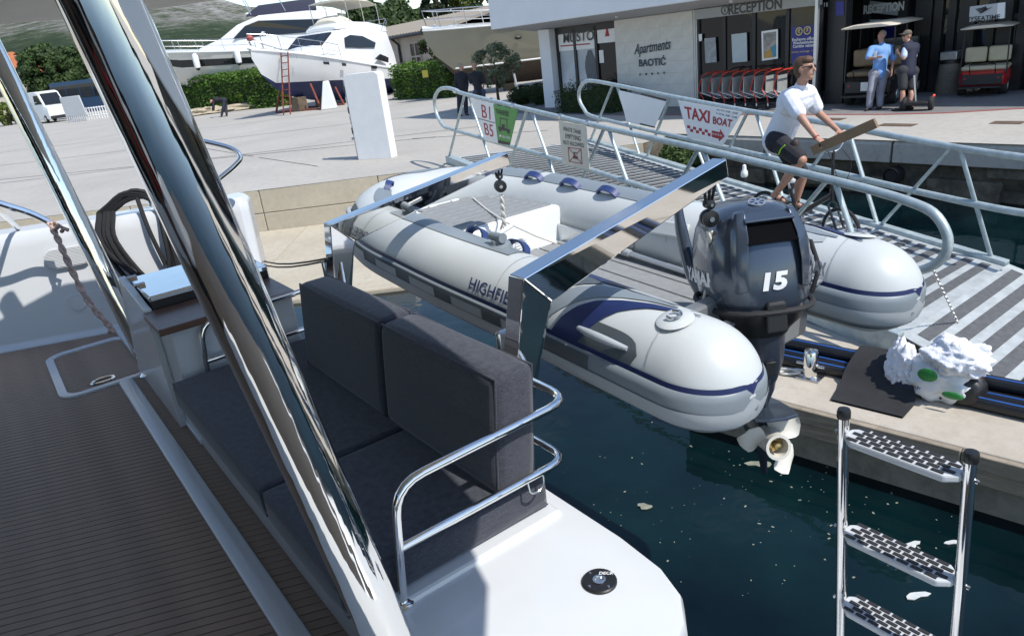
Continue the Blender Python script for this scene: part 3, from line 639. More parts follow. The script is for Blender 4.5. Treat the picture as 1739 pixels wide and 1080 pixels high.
# ================================================================== DINGHY
A0, HW, TR = 2.64, .62, .222
dg = thing('dinghy', 'pale grey inflatable dinghy with navy stripes hanging from the davits', 'dinghy', B(-3.2, A0, .85))
def zc(t): return 1.19 + (-1.45 - t) / 3.55 * .235
_c = []
raw = [(-1.43, -HW), (-2, -HW), (-2.6, -HW), (-3.2, -HW - .01), (-3.7, -HW), (-4.1, -HW + .02), (-4.45, -HW + .1), (-4.72, -HW + .24), (-4.88, -HW + .44), (-4.93, 0)]
raw = raw + [(t, -a) for t, a in raw[-2::-1]]
cl = spline([V((t, a, 0)) for t, a in raw], 14)
acc = [0]
for p, q in zip(cl, cl[1:]): acc.append(acc[-1] + (q - p).length)
LEN = acc[-1]
def along(s):
    s = max(0, min(LEN, s)); lo, hi = 0, len(acc) - 1
    while hi - lo > 1:
        m_ = (lo + hi) // 2
        if acc[m_] <= s: lo = m_
        else: hi = m_
    u = (s - acc[lo]) / max(1e-9, acc[hi] - acc[lo]); p = cl[lo].lerp(cl[hi], u)
    d = (cl[min(hi + 1, len(cl) - 1)] - cl[max(0, lo - 1)]).normalized(); return p, d
def rad(s):
    e = min(s, LEN - s)
    if e < .26: return TR * max(.02, math.sqrt(max(0, 1 - (1 - e / .26) ** 2.2)))
    return TR
def TP(s, th, off=0.0):
    """point on the tube: th = 0 outboard, 90 top, 180 inboard"""
    p, d = along(s); o = V((d.y, -d.x, 0)) * -1           # outboard in the (t, a) plan
    if o.dot(V((p.x + 3.2, p.y, 0))) < 0 and abs(p.y) > .3: o = -o
    r_ = rad(s) + off; ct, st_ = math.cos(R(th)), math.sin(R(th))
    return B(p.x + o.x * r_ * ct, A0 + p.y + o.y * r_ * ct, zc(p.x) + r_ * st_)
# orientation check so that outboard points away from the middle everywhere
_p, _d = along(1.0); _o = V((_d.y, -_d.x, 0)); OSIGN = -1 if _o.y > 0 else 1
def TP(s, th, off=0.0):
    p, d = along(s); o = V((d.y, -d.x, 0)) * OSIGN
    r_ = rad(s); r_ = r_ + off * min(1, r_ / .07); ct, st_ = math.cos(R(th)), math.sin(R(th))
    return B(p.x + o.x * r_ * ct, A0 + p.y + o.y * r_ * ct, zc(p.x) + r_ * st_)
def s_at(t, far=False):
    best = min(range(len(cl)), key=lambda i: abs(cl[i].x - t) + (0 if (cl[i].y > 0) == far else 9)); return acc[best]
_e = [.27 * (k / 14.) ** 1.5 for k in range(15)]
ss = [LEN * .5 - (LEN * .5) * math.copysign(abs(u) ** .82, u) for u in [1 - 2 * i / 150 for i in range(151)]]
ss = _e + [s for s in ss if .28 < s < LEN - .28] + [LEN - s for s in _e[::-1]]
m = MB(); m.loft([[TP(s, th) for th in range(0, 360, 10)] for s in ss])
tube = m.build('tube', hyp, dg, smooth=60)
def patch(name, mt, s0, s1, lo, hi, off=.003, ns=24, nt_=8, parent=None, th_=.003):
    m = MB(); f = lambda fn, s: fn(s) if callable(fn) else fn
    rows = []
    for i in range(ns + 1):
        s = s0 + (s1 - s0) * i / ns; a, b = f(lo, i / ns), f(hi, i / ns)
        rows.append([TP(s, a + (b - a) * j / nt_, off) for j in range(nt_ + 1)])
    m.loft(rows, False, False, closed=False); return m.build(name, mt, parent or tube, smooth=80)
# rub strake: bulging grey belt with a navy line above and below it, all the way round and over both tips
def hth(s, h):
    r_ = rad(s); return math.degrees(math.asin(max(-1, min(1, h / r_))))
def belt(name, mt, prof, parent, tipmax=.5, rng=None):
    m = MB(); m.loft([[TP(s, hth(s, h), o) for h, o in prof] for s in (rng or ss)], False, False, closed=False)
    if rng: return m.build(name, mt, parent, smooth=60)
    es = [tipmax * (k / 22.) ** 1.5 for k in range(23)]
    for e in (0, 1): m.loft([[TP(LEN - q if e else q, 180 - hth(q, h), o) for h, o in prof] for q in es], False, False, closed=False)
    return m.build(name, mt, parent, smooth=60)
rub = belt('rub_strake', hypg, [(.035, .002), (.028, .015), (.005, .021), (-.03, .026), (-.07, .034), (-.1, .028), (-.122, .018), (-.132, .002)], tube)
belt('strake_band', hypd, [(.026, .0175), (.004, .0235), (-.03, .0285), (-.05, .033)], rub, rng=[.62 + (LEN - 1.24) * k / 110 for k in range(111)])
belt('strake_band', hypd, [(-.088, .0335), (-.1, .0305), (-.122, .0205)], rub, rng=[.62 + (LEN - 1.24) * k / 110 for k in range(111)])
belt('strake_ridge', hypl, [(-.03, .031), (-.045, .036), (-.072, .040), (-.088, .036)], rub)
for a_, b_ in ((.034, .054), (-.148, -.130)): belt('navy_line', navy, [(a_, .0045), ((a_ + b_) / 2, .0045), (b_, .0045)], tube)
sB = s_at(-4.85)
for k in range(7):
    s0 = .95 + k * .42; patch('strake_patch', hypl, s0, s0 + .26, -7, 4, .0315, 6, 3, rub)
# coloured panels on both sides
for far in (False, True):
    X = (lambda s: LEN - s - 0) if far else (lambda s: s)
    def pt(name, mt, a, b, lo, hi, off=.003): return patch(name, mt, X(a), X(b), lo, hi, off, parent=tube)
    ease = lambda u: u * u * (3 - 2 * u)
    def lin(tab):
        def f_(x):
            for (p, q), (r_, w) in zip(tab, tab[1:]):
                if p <= x <= r_: return q + (w - q) * (x - p) / (r_ - p)
            return tab[-1][1] if x > tab[-1][0] else tab[0][1]
        return f_
    def band(name, mt, s0, s1, lo, hi, off=.004): fl_, fh_ = lin(lo), lin(hi); return patch(name, mt, X(s0), X(s1), lambda u: fl_(s0 + (s1 - s0) * u), lambda u: fh_(s0 + (s1 - s0) * u), off, 30, 10, parent=tube)
    HI = [(.26, 100), (.46, 89), (.6, 76), (.7, 64), (.77, 50), (.83, 32), (.87, 15)]
    band('navy_stripe', navy, .26, .87, [(.26, 98), (.46, 79), (.56, 62), (.63, 42), (.70, 14.2), (.87, 14.2)], HI, .006)
    band('grey_panel', hypg, .38, .95, [(.38, 99), (.47, 94), (.61, 81), (.72, 68), (.8, 53), (.87, 36), (.95, 15)], [(.38, 103), (.52, 104), (.66, 98), (.76, 89), (.86, 72), (.95, 42)], .0045)
    band('pale_panel', hypl, .42, .72, [(.42, 107), (.72, 102)], [(.42, 116), (.55, 128), (.72, 126)], .0045)
    band('dark_panel', hypd, .78, 1.1, [(.78, 92), (.87, 74), (.95, 50), (1.0, 14.2), (1.1, 14.2)], [(.78, 96), (.9, 99), (1.1, 94)], .005)
    band('navy_top', navy, .66, 1.1, [(.66, 104), (.78, 98), (1.1, 99)], [(.66, 124), (.8, 140), (1.1, 140)], .0055)
    pt('grey_panel', hypg, 1.40, 2.55, lambda u: 84 - 6 * u, 118, .004); pt('grey_panel', hypg, 2.64, 3.3, lambda u: 78 + 16 * u * u, 118, .004)
    m = MB()
    for s in (.58, ):
        c = TP(X(s - .26), 78, .002); nrm = (c - TP(X(s - .26), 78, -.05)).normalized(); ux, uy = frame_of(nrm)
        m.lathe([(.075, 0), (.07, .004), (.035, .01), (.001, .011)], c, nrm, 24, cap=False); dr = m.build('ring_pad', hyp, tube)
        m = MB(); m.tube([c + nrm * .022 + ux * .028 * math.cos(k * math.pi / 6) + uy * .028 * math.sin(k * math.pi / 6) for k in range(10)], .006, 6); m.build('lifting_ring', steel, dr)
    # seams across the tube
    for s, a, b in ((.33, 10, 170), (1.31, 10, 170)):
        patch('seam', hypl, X(s), X(s + .006), a, b, .0025, 2, 14)
    # navy lifting handles on top
    for s, th in ((1.50, 118), (1.88, 122), (2.72, 122), (3.35, 110)) if not far else ((1.02, 118), (1.9, 116), (2.25, 116), (2.62, 116)):
        m = MB(); pr_ = [TP(X(s + u * .09), th, .004 + .048 * math.sqrt(max(0, 1 - u * u))) for u in (-1, -.85, -.6, -.3, 0, .3, .6, .85, 1)]
        rows = []
        for i, p in enumerate(pr_):
            u = (-1, -.85, -.6, -.3, 0, .3, .6, .85, 1)[i]; q0 = TP(X(s + u * .09), th - 5, .004 + .048 * math.sqrt(max(0, 1 - u * u))); q1 = TP(X(s + u * .09), th + 5, .004 + .048 * math.sqrt(max(0, 1 - u * u)))
            i0 = TP(X(s + u * .075), th + 5, -.004 + .048 * math.sqrt(max(0, 1 - u * u))); i1 = TP(X(s + u * .075), th - 5, -.004 + .048 * math.sqrt(max(0, 1 - u * u))); rows.append([q0, q1, i0, i1])
        m.loft(rows); m.build('handle', navyh, tube, smooth=60)
    # moulded side grips
    for s, th in ((.57, 26), (3.05, 34)):
        m = MB(); rows = []
        for i in range(17):
            u = -1 + i / 8.; hh = 17 * (1 - abs(u) ** 4) ** .5; rows.append([TP(X(s + u * .19), th + hh * v, .004 + .0012 * (1 - v * v)) for v in (-1, -.5, 0, .5, 1)])
        m.loft(rows, False, False, closed=False); gp = m.build('grip_pad', hypd, tube, smooth=60)
        m = MB(); m.tube([TP(X(s + u * .14), th + 3, .010 + .026 * (1 - u * u)) for u in (-1, -.7, -.35, 0, .35, .7, 1)], [.010, .014, .017, .018, .017, .014, .010], 10); m.build('grip', hypl, gp)
patch('grey_panel', hypg, LEN * .5 - .16, LEN * .5 + .36, 46, lambda u: 70 + 34 * math.sin(math.pi * u), .004)
# maker's name along the near tube
s0 = s_at(-2.72); letter('HIGHFIELD', None, None, None, .085, navy, tube, bold=.0012, fn=lambda x, y: TP(s0 - x * 1.0, 26 + y / TR * 57.3, .005), spacing=1.05)
letter('HIGHFIELD', None, None, None, .085, navy, tube, bold=.0012, fn=lambda x, y: TP(LEN - s0 - x * 1.0, 26 + y / TR * 57.3, .005), spacing=1.05)
# rowlock on the near tube
c = TP(s_at(-2.98), 100, 0); m = MB(); ux = TV; m.lathe([(.07, -.01), (.066, .008), (.038, .02), (.03, .04), (.001, .045)], c, (AV * -.17 + ZV), 20, cap=False); ol = m.build('rowlock_base', hypg, tube)
m = MB(); m.tube([c + ZV * .05 - TV * .055, c + ZV * .05 + TV * .05], [.022, .026], 14); m.build('rowlock', hypg, ol)
m = MB(); m.tube([c + ZV * .06 + TV * .0, c + ZV * .085 + AV * .1], .012, 8); m.build('rowlock_pin', white, ol)
# aluminium hull below the tubes
m = MB(); rings = []
for t in (-1.9, -2.2, -2.8, -3.4, -3.9, -4.3, -4.65, -4.9):
    e = max(0, (-t - 3.2) / 1.75); hb = .46 * (1 - e ** 2.4); kz = zc(t) - .33 + .3 * e ** 2; cz = zc(t) - .2 + .08 * e; hb = max(hb, .03)
    rings.append([B(t, A0 + x, z) for x, z in ((-hb - .03, cz + .03), (-hb, cz), (-hb * .5, (cz + kz) / 2 - .01), (0, kz), (hb * .5, (cz + kz) / 2 - .01), (hb, cz), (hb + .03, cz + .03))])
m.loft(rings, True, True); m.build('hull', white, dg, smooth=30)
# floor boards, grey anti slip
nos = mat('grey anti slip deck', (.24, .25, .255), .75, var=.12, vs=18, bump=.3, bs=160)
fzf = lambda t: zc(t) - .13
m = MB(); m.hexa([B(-3.7, A0 - .46, fzf(-3.7) - .04), B(-1.9, A0 - .46, fzf(-1.9) - .04), B(-1.9, A0 + .46, fzf(-1.9) - .04), B(-3.7, A0 + .46, fzf(-3.7) - .04), B(-3.7, A0 - .46, fzf(-3.7)), B(-1.9, A0 - .46, fzf(-1.9)), B(-1.9, A0 + .46, fzf(-1.9)), B(-3.7, A0 + .46, fzf(-3.7))])
fl = m.build('floor', whitem, dg, smooth=0)
for k in range(6):
    a = A0 - .37 + k * .148; m = MB(); p = [B(-3.62, a - .066, fzf(-3.62) + .003), B(-1.95, a - .066, fzf(-1.95) + .003), B(-1.95, a + .066, fzf(-1.95) + .003), B(-3.62, a + .066, fzf(-3.62) + .003)]
    m.poly(p, ZV * .006); m.build('floor_board', nos, fl, smooth=0)
# bow locker with a slatted grey pad on the lid
lz = 1.44
m = MB(); lo = [(-3.66, -.41), (-3.66, .41), (-4.32, .38), (-4.6, .16), (-4.6, -.16), (-4.32, -.38)]
m.loft([[B(t, A0 + a, fzf(t) - .02) for t, a in lo], [B(t, A0 + a, lz) for t, a in lo]]); lk = m.build('bow_locker', whitem, dg, smooth=0, bev=.025)
for k in range(8):
    t = -3.72 - k * .1; w = .37 if t > -4.25 else .37 - (-4.25 - t) * .9; m = MB(); m.box(B(t - .03, A0, lz + .006), (.078, 2 * w, .012), (TV, AV, ZV)); m.build('lid_slat', nos, lk, smooth=0, bev=.004)
for a in (-.16, .16): m = MB(); m.box(B(-4.48, A0 + a * .6, lz + .012), (.03, .06, .02), (TV, AV, ZV)); m.build('hinge', white, lk, bev=.005)
vt = B(-3.655, A0 + .02, 1.27)
m = MB(); m.lathe([(.06, 0), (.055, .02), (.001, .022)], vt, TV, 18, cap=False); ve = m.build('vent', whitem, lk)
for k in range(-2, 3): m = MB(); m.box(vt + TV * .026 + ZV * k * .018, (.01, .09 - abs(k) * .012, .007), (TV, AV, ZV)); m.build('vent_slat', white, ve, smooth=0)
# inner liner and transom
for sg in (-1, 1):
    m = MB(); m.hexa([B(-3.7, A0 + sg * .40, fzf(-3.7)), B(-1.85, A0 + sg * .44, fzf(-1.85)), B(-1.85, A0 + sg * .50, fzf(-1.85)), B(-3.7, A0 + sg * .50, fzf(-3.7)), B(-3.7, A0 + sg * .42, fzf(-3.7) + .07), B(-1.85, A0 + sg * .45, fzf(-1.85) + .07), B(-1.85, A0 + sg * .5, fzf(-1.85) + .07), B(-3.7, A0 + sg * .5, fzf(-3.7) + .07)]); m.build('floor_rim', whitem, fl, smooth=0, bev=.01)
m = MB(); tz = 1.36; m.hexa([B(-1.90, A0 - .40, .98), B(-1.85, A0 - .40, .98), B(-1.85, A0 + .40, .98), B(-1.90, A0 + .40, .98), B(-1.93, A0 - .47, tz), B(-1.86, A0 - .47, tz), B(-1.86, A0 + .47, tz), B(-1.93, A0 + .47, tz)]); trn = m.build('transom', mat('grey aluminium plate', (.3, .31, .32), .4, .6, var=.1, vs=5), dg, smooth=0, bev=.012)
m = MB(); m.tbox(B, (-1.94, -1.80), (A0 - .12, A0 + .12), (1.2, 1.385)); m.build('motor_pad', mat('dark motor pad', (.03, .03, .035), .5), trn, bev=.01)
for a in (-.33, .33): m = MB(); q = B(-1.82, A0 + a, 1.27); m.tube([q, q + TV * .04, q + TV * .04 + AV * .06, q + AV * .06], .01, 8); m.build('transom_eye', alu, trn)
# valve on the inside of the far tube
sv_ = LEN - s_at(-3.05); q = TP(sv_, 186, .003); nn = (q - TP(sv_, 186, -.05)).normalized(); m = MB(); m.lathe([(.042, 0), (.04, .008), (.026, .01), (.024, .002), (.001, .002)], q, nn, 18, cap=False); va = m.build('valve', hypl, tube)
m = MB(); m.lathe([(.024, .003), (.015, .006), (.001, .007)], q, nn, 14, cap=False); m.build('valve_cap', dark, va)
m = MB(); q = TP(LEN - s_at(-2.72), 150, .004); m.box(q, (.26, .09, .02), (TV, frame_of((q - TP(LEN - s_at(-2.72), 150, -.05)).normalized())[1], (q - TP(LEN - s_at(-2.72), 150, -.05)).normalized())); m.build('seat_holder', hyp, tube, bev=.01)
# oar strapped inside the far tube
oa = thing('oar', 'grey aluminium oar strapped along the inside of the dinghy', 'oar', B(-2.5, A0 + .4, 1.1))
m = MB(); p0, p1 = B(-3.3, A0 + .37, 1.24), B(-1.95, A0 + .37, 1.12); m.tube([p0, p0.lerp(p1, .2), p0.lerp(p1, .9), p1], [.014, .017, .017, .02], 10); m.build('shaft', alu, oa)
m = MB(); m.tube([p0.lerp(p1, -.02), p0.lerp(p1, .22)], .024, 10); m.build('hand_grip', hypl, oa)
m = MB(); q = p0.lerp(p1, .62); m.lathe([(.03, -.025), (.034, 0), (.03, .025)], q, (p1 - p0), 14); m.build('collar', hypl, oa)
m = MB(); q0 = p0.lerp(p1, -.03); m.box(q0 - TV * .2, (.4, .02, .13), ((p1 - p0).normalized(), AV, ZV)); m.build('blade', alu, oa, bev=.008)
# ------------------------------------------------------------------ lifting tackles
def tackle(tip, low, lab, tail):
    tk = thing('davit_tackle', lab, 'tackle', low)
    c = tip.lerp(low, .42)
    for k, dx in enumerate((-.055, .0, .05)):
        m = MB(); m.tube([tip + AV * dx * .5 - ZV * .02 + TV * dx * .3, c + AV * dx * .35 + ZV * .06], .0065, 6); m.build('fall_rope', ropeb, tk)
    for cc, r in ((c + ZV * .055, .02), (c - ZV * .005, .036)):
        m = MB(); ax = (TV * .75 - AV * .35).normalized(); m.lathe([(r * .4, -.024), (r, -.02), (r, -.006), (r * .8, 0), (r, .006), (r, .02), (r * .4, .024)], cc, ax, 18); bl = m.build('pulley_block', blackpl, tk)
        m = MB(); m.lathe([(r * .3, -.03), (r * .3, .03)], cc, ax, 10); m.build('pulley_pin', steel, bl)
    m = MB(); pts = [c - ZV * .06 + (low - c) * (i / 14.) for i in range(15)]
    for ph in (0, math.pi): m.tube([p + rt * .008 * math.cos(i * 1.1 + ph) + fw * .008 * math.sin(i * 1.1 + ph) for i, p in enumerate(pts)], .0085, 6)
    m.build('bridle_rope', ropew, tk)
    for i, q in enumerate(tail):
        m = MB(); m.tube([low, low.lerp(q, .5) - ZV * .01, q], .0065, 6); m.build('bridle_leg', ropew, tk)
    return tk
t1 = B(-3.50, 2.47, 1.86); tackle(t1, B(-3.56, 2.5, 1.47), 'black pulley tackle with white bridle above the bow locker', [B(-3.66, A0 - .28, 1.12), B(-3.62, A0 + .38, 1.16), B(-4.4, A0 + .2, 1.46)])
t2 = B(-1.88, 2.36, 1.93); tackle(t2, B(-1.95, 2.42, 1.42), 'black pulley tackle with white bridle beside the outboard motor', [B(-1.96, A0 - .32, 1.14), B(-1.95, A0 + .2, 1.3)])
m = MB(); q = B(-1.9, 2.41, 1.66); m.tube(spline([q, q + rt * .06 + up * .012, q + rt * .1 + up * .03, q + rt * .09 - up * .0, q + rt * .05 - up * .01]), .0045, 6); tag(m.build('red_cord', red), 'short red safety cord beside the outboard motor', 'cord')
# ------------------------------------------------------------------ OUTBOARD
om = thing('outboard_motor', 'dark blue grey outboard motor with white propeller on the dinghy transom', 'outboard motor', V((1.1, 2.85, .7)))
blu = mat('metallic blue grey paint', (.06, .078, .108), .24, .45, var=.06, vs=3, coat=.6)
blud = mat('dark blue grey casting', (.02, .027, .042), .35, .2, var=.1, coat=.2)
RD = V((.02, -1, 0)).normalized(); LD = V((-1, -.02, 0)).normalized()      # towards the rear (at the camera), towards the camera's left
TILT = R(9); RZ = (ZV * math.cos(TILT) - RD * math.sin(TILT)); RR = (RD * math.cos(TILT) + ZV * math.sin(TILT))
OC = V((1.075, 2.96, 1.285)); OK = 1.14
def OP(x, y, z):
    if z < -.47: z = -.396 + (z + .47) * 1.12
    elif z < -.1: z = -.1 + (z + .1) * .80
    return OC + (LD * x * 1.04 + RR * y + RZ * z) * OK                        # x left, y rear, z up along the motor
def sring(w, y0, y1, z, n=28, p=3.2, flat=0.0):
    out = []
    for k in range(n):
        an = 2 * math.pi * k / n; c, s_ = math.cos(an), math.sin(an)
        x = math.copysign(abs(c) ** (2 / p), c) * w; y = (y0 + y1) / 2 + math.copysign(abs(s_) ** (2 / p), s_) * (y1 - y0) / 2
        x *= 1 - .14 * max(0, (y - (y0 + y1) / 2) / ((y1 - y0) / 2)) ** 2
        out.append(OP(x, y, z + flat * (y - y0)))
    return out
m = MB(); m.loft([sring(*q) for q in ((.12, -.15, .16, -.045), (.150, -.19, .185, -.005), (.176, -.225, .205, .045), (.19, -.245, .212, .11), (.193, -.25, .21, .18), (.186, -.248, .2, .25), (.172, -.24, .182, .31), (.15, -.225, .155, .355), (.118, -.2, .115, .385), (.07, -.15, .05, .402), (.02, -.09, -.03, .406))])
cw = m.build('cowling', blu, om, smooth=50, bev=.0)
# rubber band between cowl and pan, dipping towards the back
m = MB(); rows = []
for k in range(33):
    an = 2 * math.pi * k / 32; c, s_ = math.cos(an), math.sin(an); w = .183; x = math.copysign(abs(c) ** .62, c) * w; y = -.02 + math.copysign(abs(s_) ** .62, s_) * .232
    x *= 1 - .14 * max(0, (y + .02) / .23) ** 2; rows.append(OP(x * 1.03, y * 1.02, .028 - .09 * (y + .25) * .35))
m.tube(rows[:-1], .013, 8, closed=True); m.build('cowl_band', blackrub, om)
# raised shoulders framing the rear scoop
for sg in (-1, 1):
    m = MB(); m.loft([[OP(sg * x, y, z) for x, y, z in r_] for r_ in (((.075, .168, .372), (.10, .15, .378), (.105, .12, .378), (.07, .14, .388)), ((.082, .212, .29), (.118, .196, .3), (.13, .16, .31), (.085, .19, .32)), ((.09, .222, .2), (.128, .205, .2), (.14, .17, .2), (.1, .2, .2)), ((.092, .215, .1), (.12, .2, .09), (.13, .17, .09), (.1, .19, .1)))]); m.build('cowl_shoulder', blu, cw, smooth=60, bev=.008)
m = MB(); m.loft([[OP(x, y, z) for x, y, z in ((-.082, .168, .335), (.082, .168, .335), (.09, .208, .268), (-.09, .208, .268))], [OP(x, y, z) for x, y, z in ((-.082, .176, .340), (.082, .176, .340), (.09, .2155, .266), (-.09, .2155, .266))]]); m.build('air_scoop', mat('matt black opening', (.006, .006, .007), 1, spec=0),  cw, smooth=0, bev=.004)
m = MB(); m.loft([[OP(x, y, z) for x, y, z in ((-.088, .15, .352), (.088, .15, .352), (.086, .19, .338), (-.086, .19, .338))], [OP(x, y, z) for x, y, z in ((-.088, .14, .374), (.088, .14, .374), (.086, .197, .346), (-.086, .197, .346))]]); m.build('scoop_brow', blu, cw, smooth=0, bev=.008)
def rearf(z):   # rear surface y at height z on the centreline
    tab = [(-.01, .185), (.045, .206), (.11, .213), (.18, .211), (.25, .201), (.31, .183)]
    for (a, b), (c, d) in zip(tab, tab[1:]):
        if a <= z <= c: return b + (d - b) * (z - a) / (c - a)
    return .2
pw = mat('white decal', (.75, .76, .78), .4, var=0)
letter('15', None, None, None, .085, pw, cw, bold=.004, shear=.15, wide=1.15, fn=lambda x, y: OP(-x + .01, rearf(.125 + y) + .0035 - .9 * (x - .01) ** 2, .125 + y))
def sidef(y, z, sg): return (.192 - .10 * max(0, (y + .02) / .23) ** 2) - .4 * max(0, z - .2) ** 1.3 - .5 * max(0, .08 - z) ** 1.3
letter('YAMAHA', None, None, None, .07, pw, cw, bold=.003, wide=1.12, fn=lambda x, y: OP(sidef(x, .13 + y, 1) + .008, .0 + x, .13 + y))
letter('YAMAHA', None, None, None, .07, pw, cw, bold=.003, wide=1.12, fn=lambda x, y: OP(-sidef(x, .13 + y, 1) - .008, -x, .13 + y))
# round badges: ring with three crossed bars
def badge(c, n_, u_, r):
    x = u_.cross(n_).normalized(); m = MB(); m.lathe([(r, 0), (r, .004), (r * .86, .004), (r * .86, .0022)], c, n_, 24, cap=False); m.cur = 0
    for k in range(6):
        an = k * math.pi / 3 + math.pi / 2; d = x * math.cos(an) + u_ * math.sin(an); m.box(c + d * r * .45 + n_ * .003, (r * .8, r * .13, .003), (d, n_.cross(d), n_))
        d2 = n_.cross(d); m.box(c + d * r * .7 + n_ * .003, (r * .1, r * .36, .003), (d, d2, n_))
    b0 = m.build('badge', alu, cw, smooth=0); m = MB(); m.lathe([(r * .9, .0005), (r * .9, .002), (.001, .002)], c, n_, 24, cap=False); m.build('badge_disc', mat('badge blue', (.01, .03, .1), .3, var=0), b0, smooth=0)
badge(OP(0, .075, .4005), (RZ * .93 + RR * .36).normalized(), (RZ * .36 - RR * .93).normalized() * 1.0, .036)
badge(OP(-.165, .135, .17), (-LD * .85 + RR * .5).normalized(), RZ, .022)
m = MB(); m.tube([OP(-.17, -.05, .24), OP(-.22, 0, .22), OP(-.235, .03, .12), OP(-.21, .02, .03), OP(-.17, 0, .0)], .011, 8); m.build('cable', blackrub, om)
# latch at the back, lower pan
m = MB(); m.loft([[OP(x, y, z) for x, y, z in r_] for r_ in (((-.035, .19, .055), (.035, .19, .055), (.035, .222, .05), (-.035, .222, .05)), ((-.038, .19, -.06), (.038, .19, -.06), (.038, .218, -.065), (-.038, .218, -.065)))]); m.build('cowl_latch', blackpl, om, smooth=0, bev=.01)
m = MB(); m.loft([sring(*q, p=2.8) for q in ((.165, -.2, .195, .0), (.15, -.19, .18, -.04), (.115, -.165, .15, -.075), (.1, -.15, .135, -.1))]); m.build('bottom_pan', blackpl, om, smooth=50)
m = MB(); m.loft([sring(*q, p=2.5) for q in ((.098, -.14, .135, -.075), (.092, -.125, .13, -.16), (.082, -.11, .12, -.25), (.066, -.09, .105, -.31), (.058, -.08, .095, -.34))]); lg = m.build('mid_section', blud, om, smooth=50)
m = MB(); m.loft([[OP(x, y, z) for x, y, z in ((-.02, .12, -.22), (.02, .12, -.22), (.02, .126, -.29), (-.02, .126, -.29))], [OP(x, y, z) for x, y, z in ((-.02, .137, -.22), (.02, .137, -.22), (.016, .13, -.29), (-.016, .13, -.29))]]); m.build('exhaust_port', blackpl, lg, bev=.006)
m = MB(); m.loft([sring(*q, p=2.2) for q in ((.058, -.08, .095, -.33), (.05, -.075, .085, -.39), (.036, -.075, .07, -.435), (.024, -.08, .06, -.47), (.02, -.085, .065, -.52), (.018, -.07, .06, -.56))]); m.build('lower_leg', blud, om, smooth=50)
m = MB(); out = [(-.018, -.14), (-.05, -.1), (-.075, 0), (-.085, .10), (-.08, .165), (-.03, .185), (.03, .185), (.08, .165), (.085, .10), (.075, 0), (.05, -.1), (.018, -.14)]
m.loft([[OP(x, y, -.475 + .0 - .0 * y) for x, y in out], [OP(x, y, -.487) for x, y in out]]); m.build('cavitation_plate', blu, om, smooth=0, bev=.004)
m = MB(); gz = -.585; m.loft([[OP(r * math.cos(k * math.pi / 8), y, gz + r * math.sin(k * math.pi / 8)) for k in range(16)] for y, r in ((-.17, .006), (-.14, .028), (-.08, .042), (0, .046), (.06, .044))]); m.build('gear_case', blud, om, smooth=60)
m = MB(); m.poly([OP(-.004, -.09, gz - .02), OP(-.004, .04, gz - .03), OP(-.004, .03, gz - .15), OP(-.004, -.02, gz - .17)], LD * .008); m.build('skeg', blud, om, smooth=0)
pwm = mat('off white propeller paint', (.62, .6, .54), .35, var=.06)
hub = MB(); hub.loft([[OP(r * math.cos(k * math.pi / 9), y, gz + r * math.sin(k * math.pi / 9)) for k in range(18)] for y, r in ((.055, .046), (.12, .043), (.155, .044), (.17, .047), (.17, .036), (.12, .034))], cap0=True, cap1=True); pr = hub.build('propeller_hub', pwm, om, smooth=50)
m = MB(); m.loft([[OP(r * math.cos(k * math.pi / 5), y, gz + r * math.sin(k * math.pi / 5)) for k in range(10)] for y, r in ((.1, .03), (.128, .03), (.134, .015), (.165, .013), (.168, .004))]); m.build('shaft_nut', mat('brass', (.45, .33, .14), .3, .9), pr, smooth=40)
for k in range(3):
    a0 = R((8, 122, 232)[k]); m = MB(); rows = []
    for i in range(9):
        u = i / 8; rr = .036 + .09 * u; w = R(46) * math.sin(math.pi * (u * .80 + .16)) ** .7 * (1.15 if u < .7 else 1.0); row = []
        for j in range(9):
            v = -1 + j / 4; an = a0 + v * w * .78 + .15 * u; row.append(OP(rr * math.cos(an), .11 + v * .035 * (1 - .3 * u), gz + rr * math.sin(an)))
        rows.append(row)
    back = [[p - RR * .006 for p in r_] for r_ in rows]
    m.loft(rows, False, False, closed=False); m.loft(back, False, False, closed=False)
    m.build('blade', pwm, pr, smooth=60)
# clamp bracket and tiller
m = MB()
for sg in (-1, 1): m.loft([[OP(sg * .07 - .012, -.13, 0), OP(sg * .07 + .012, -.13, 0), OP(sg * .07 + .012, -.3, .02), OP(sg * .07 - .012, -.3, .02)], [OP(sg * .07 - .012, -.12, -.3), OP(sg * .07 + .012, -.12, -.3), OP(sg * .07 + .012, -.22, -.28), OP(sg * .07 - .012, -.22, -.28)]])
m.build('clamp_bracket', blackpl, om, smooth=0, bev=.008)
m = MB(); m.tube(spline([OP(.1, -.2, .0), OP(.14, -.3, .1), OP(.16, -.36, .27), OP(.165, -.38, .42)]), [.05, .05, .05, .048, .045, .042, .04, .038, .036, .034, .032, .03, .03, .028, .026, .024, .022, .02, .02][:19], 12); m.build('tiller', blu, om, smooth=60)
m = MB(); m.tube([OP(.13, -.2, -.03), OP(.22, -.24, -.05), OP(.26, -.22, -.03)], .02, 8); m.build('shift_lever', blackpl, om)
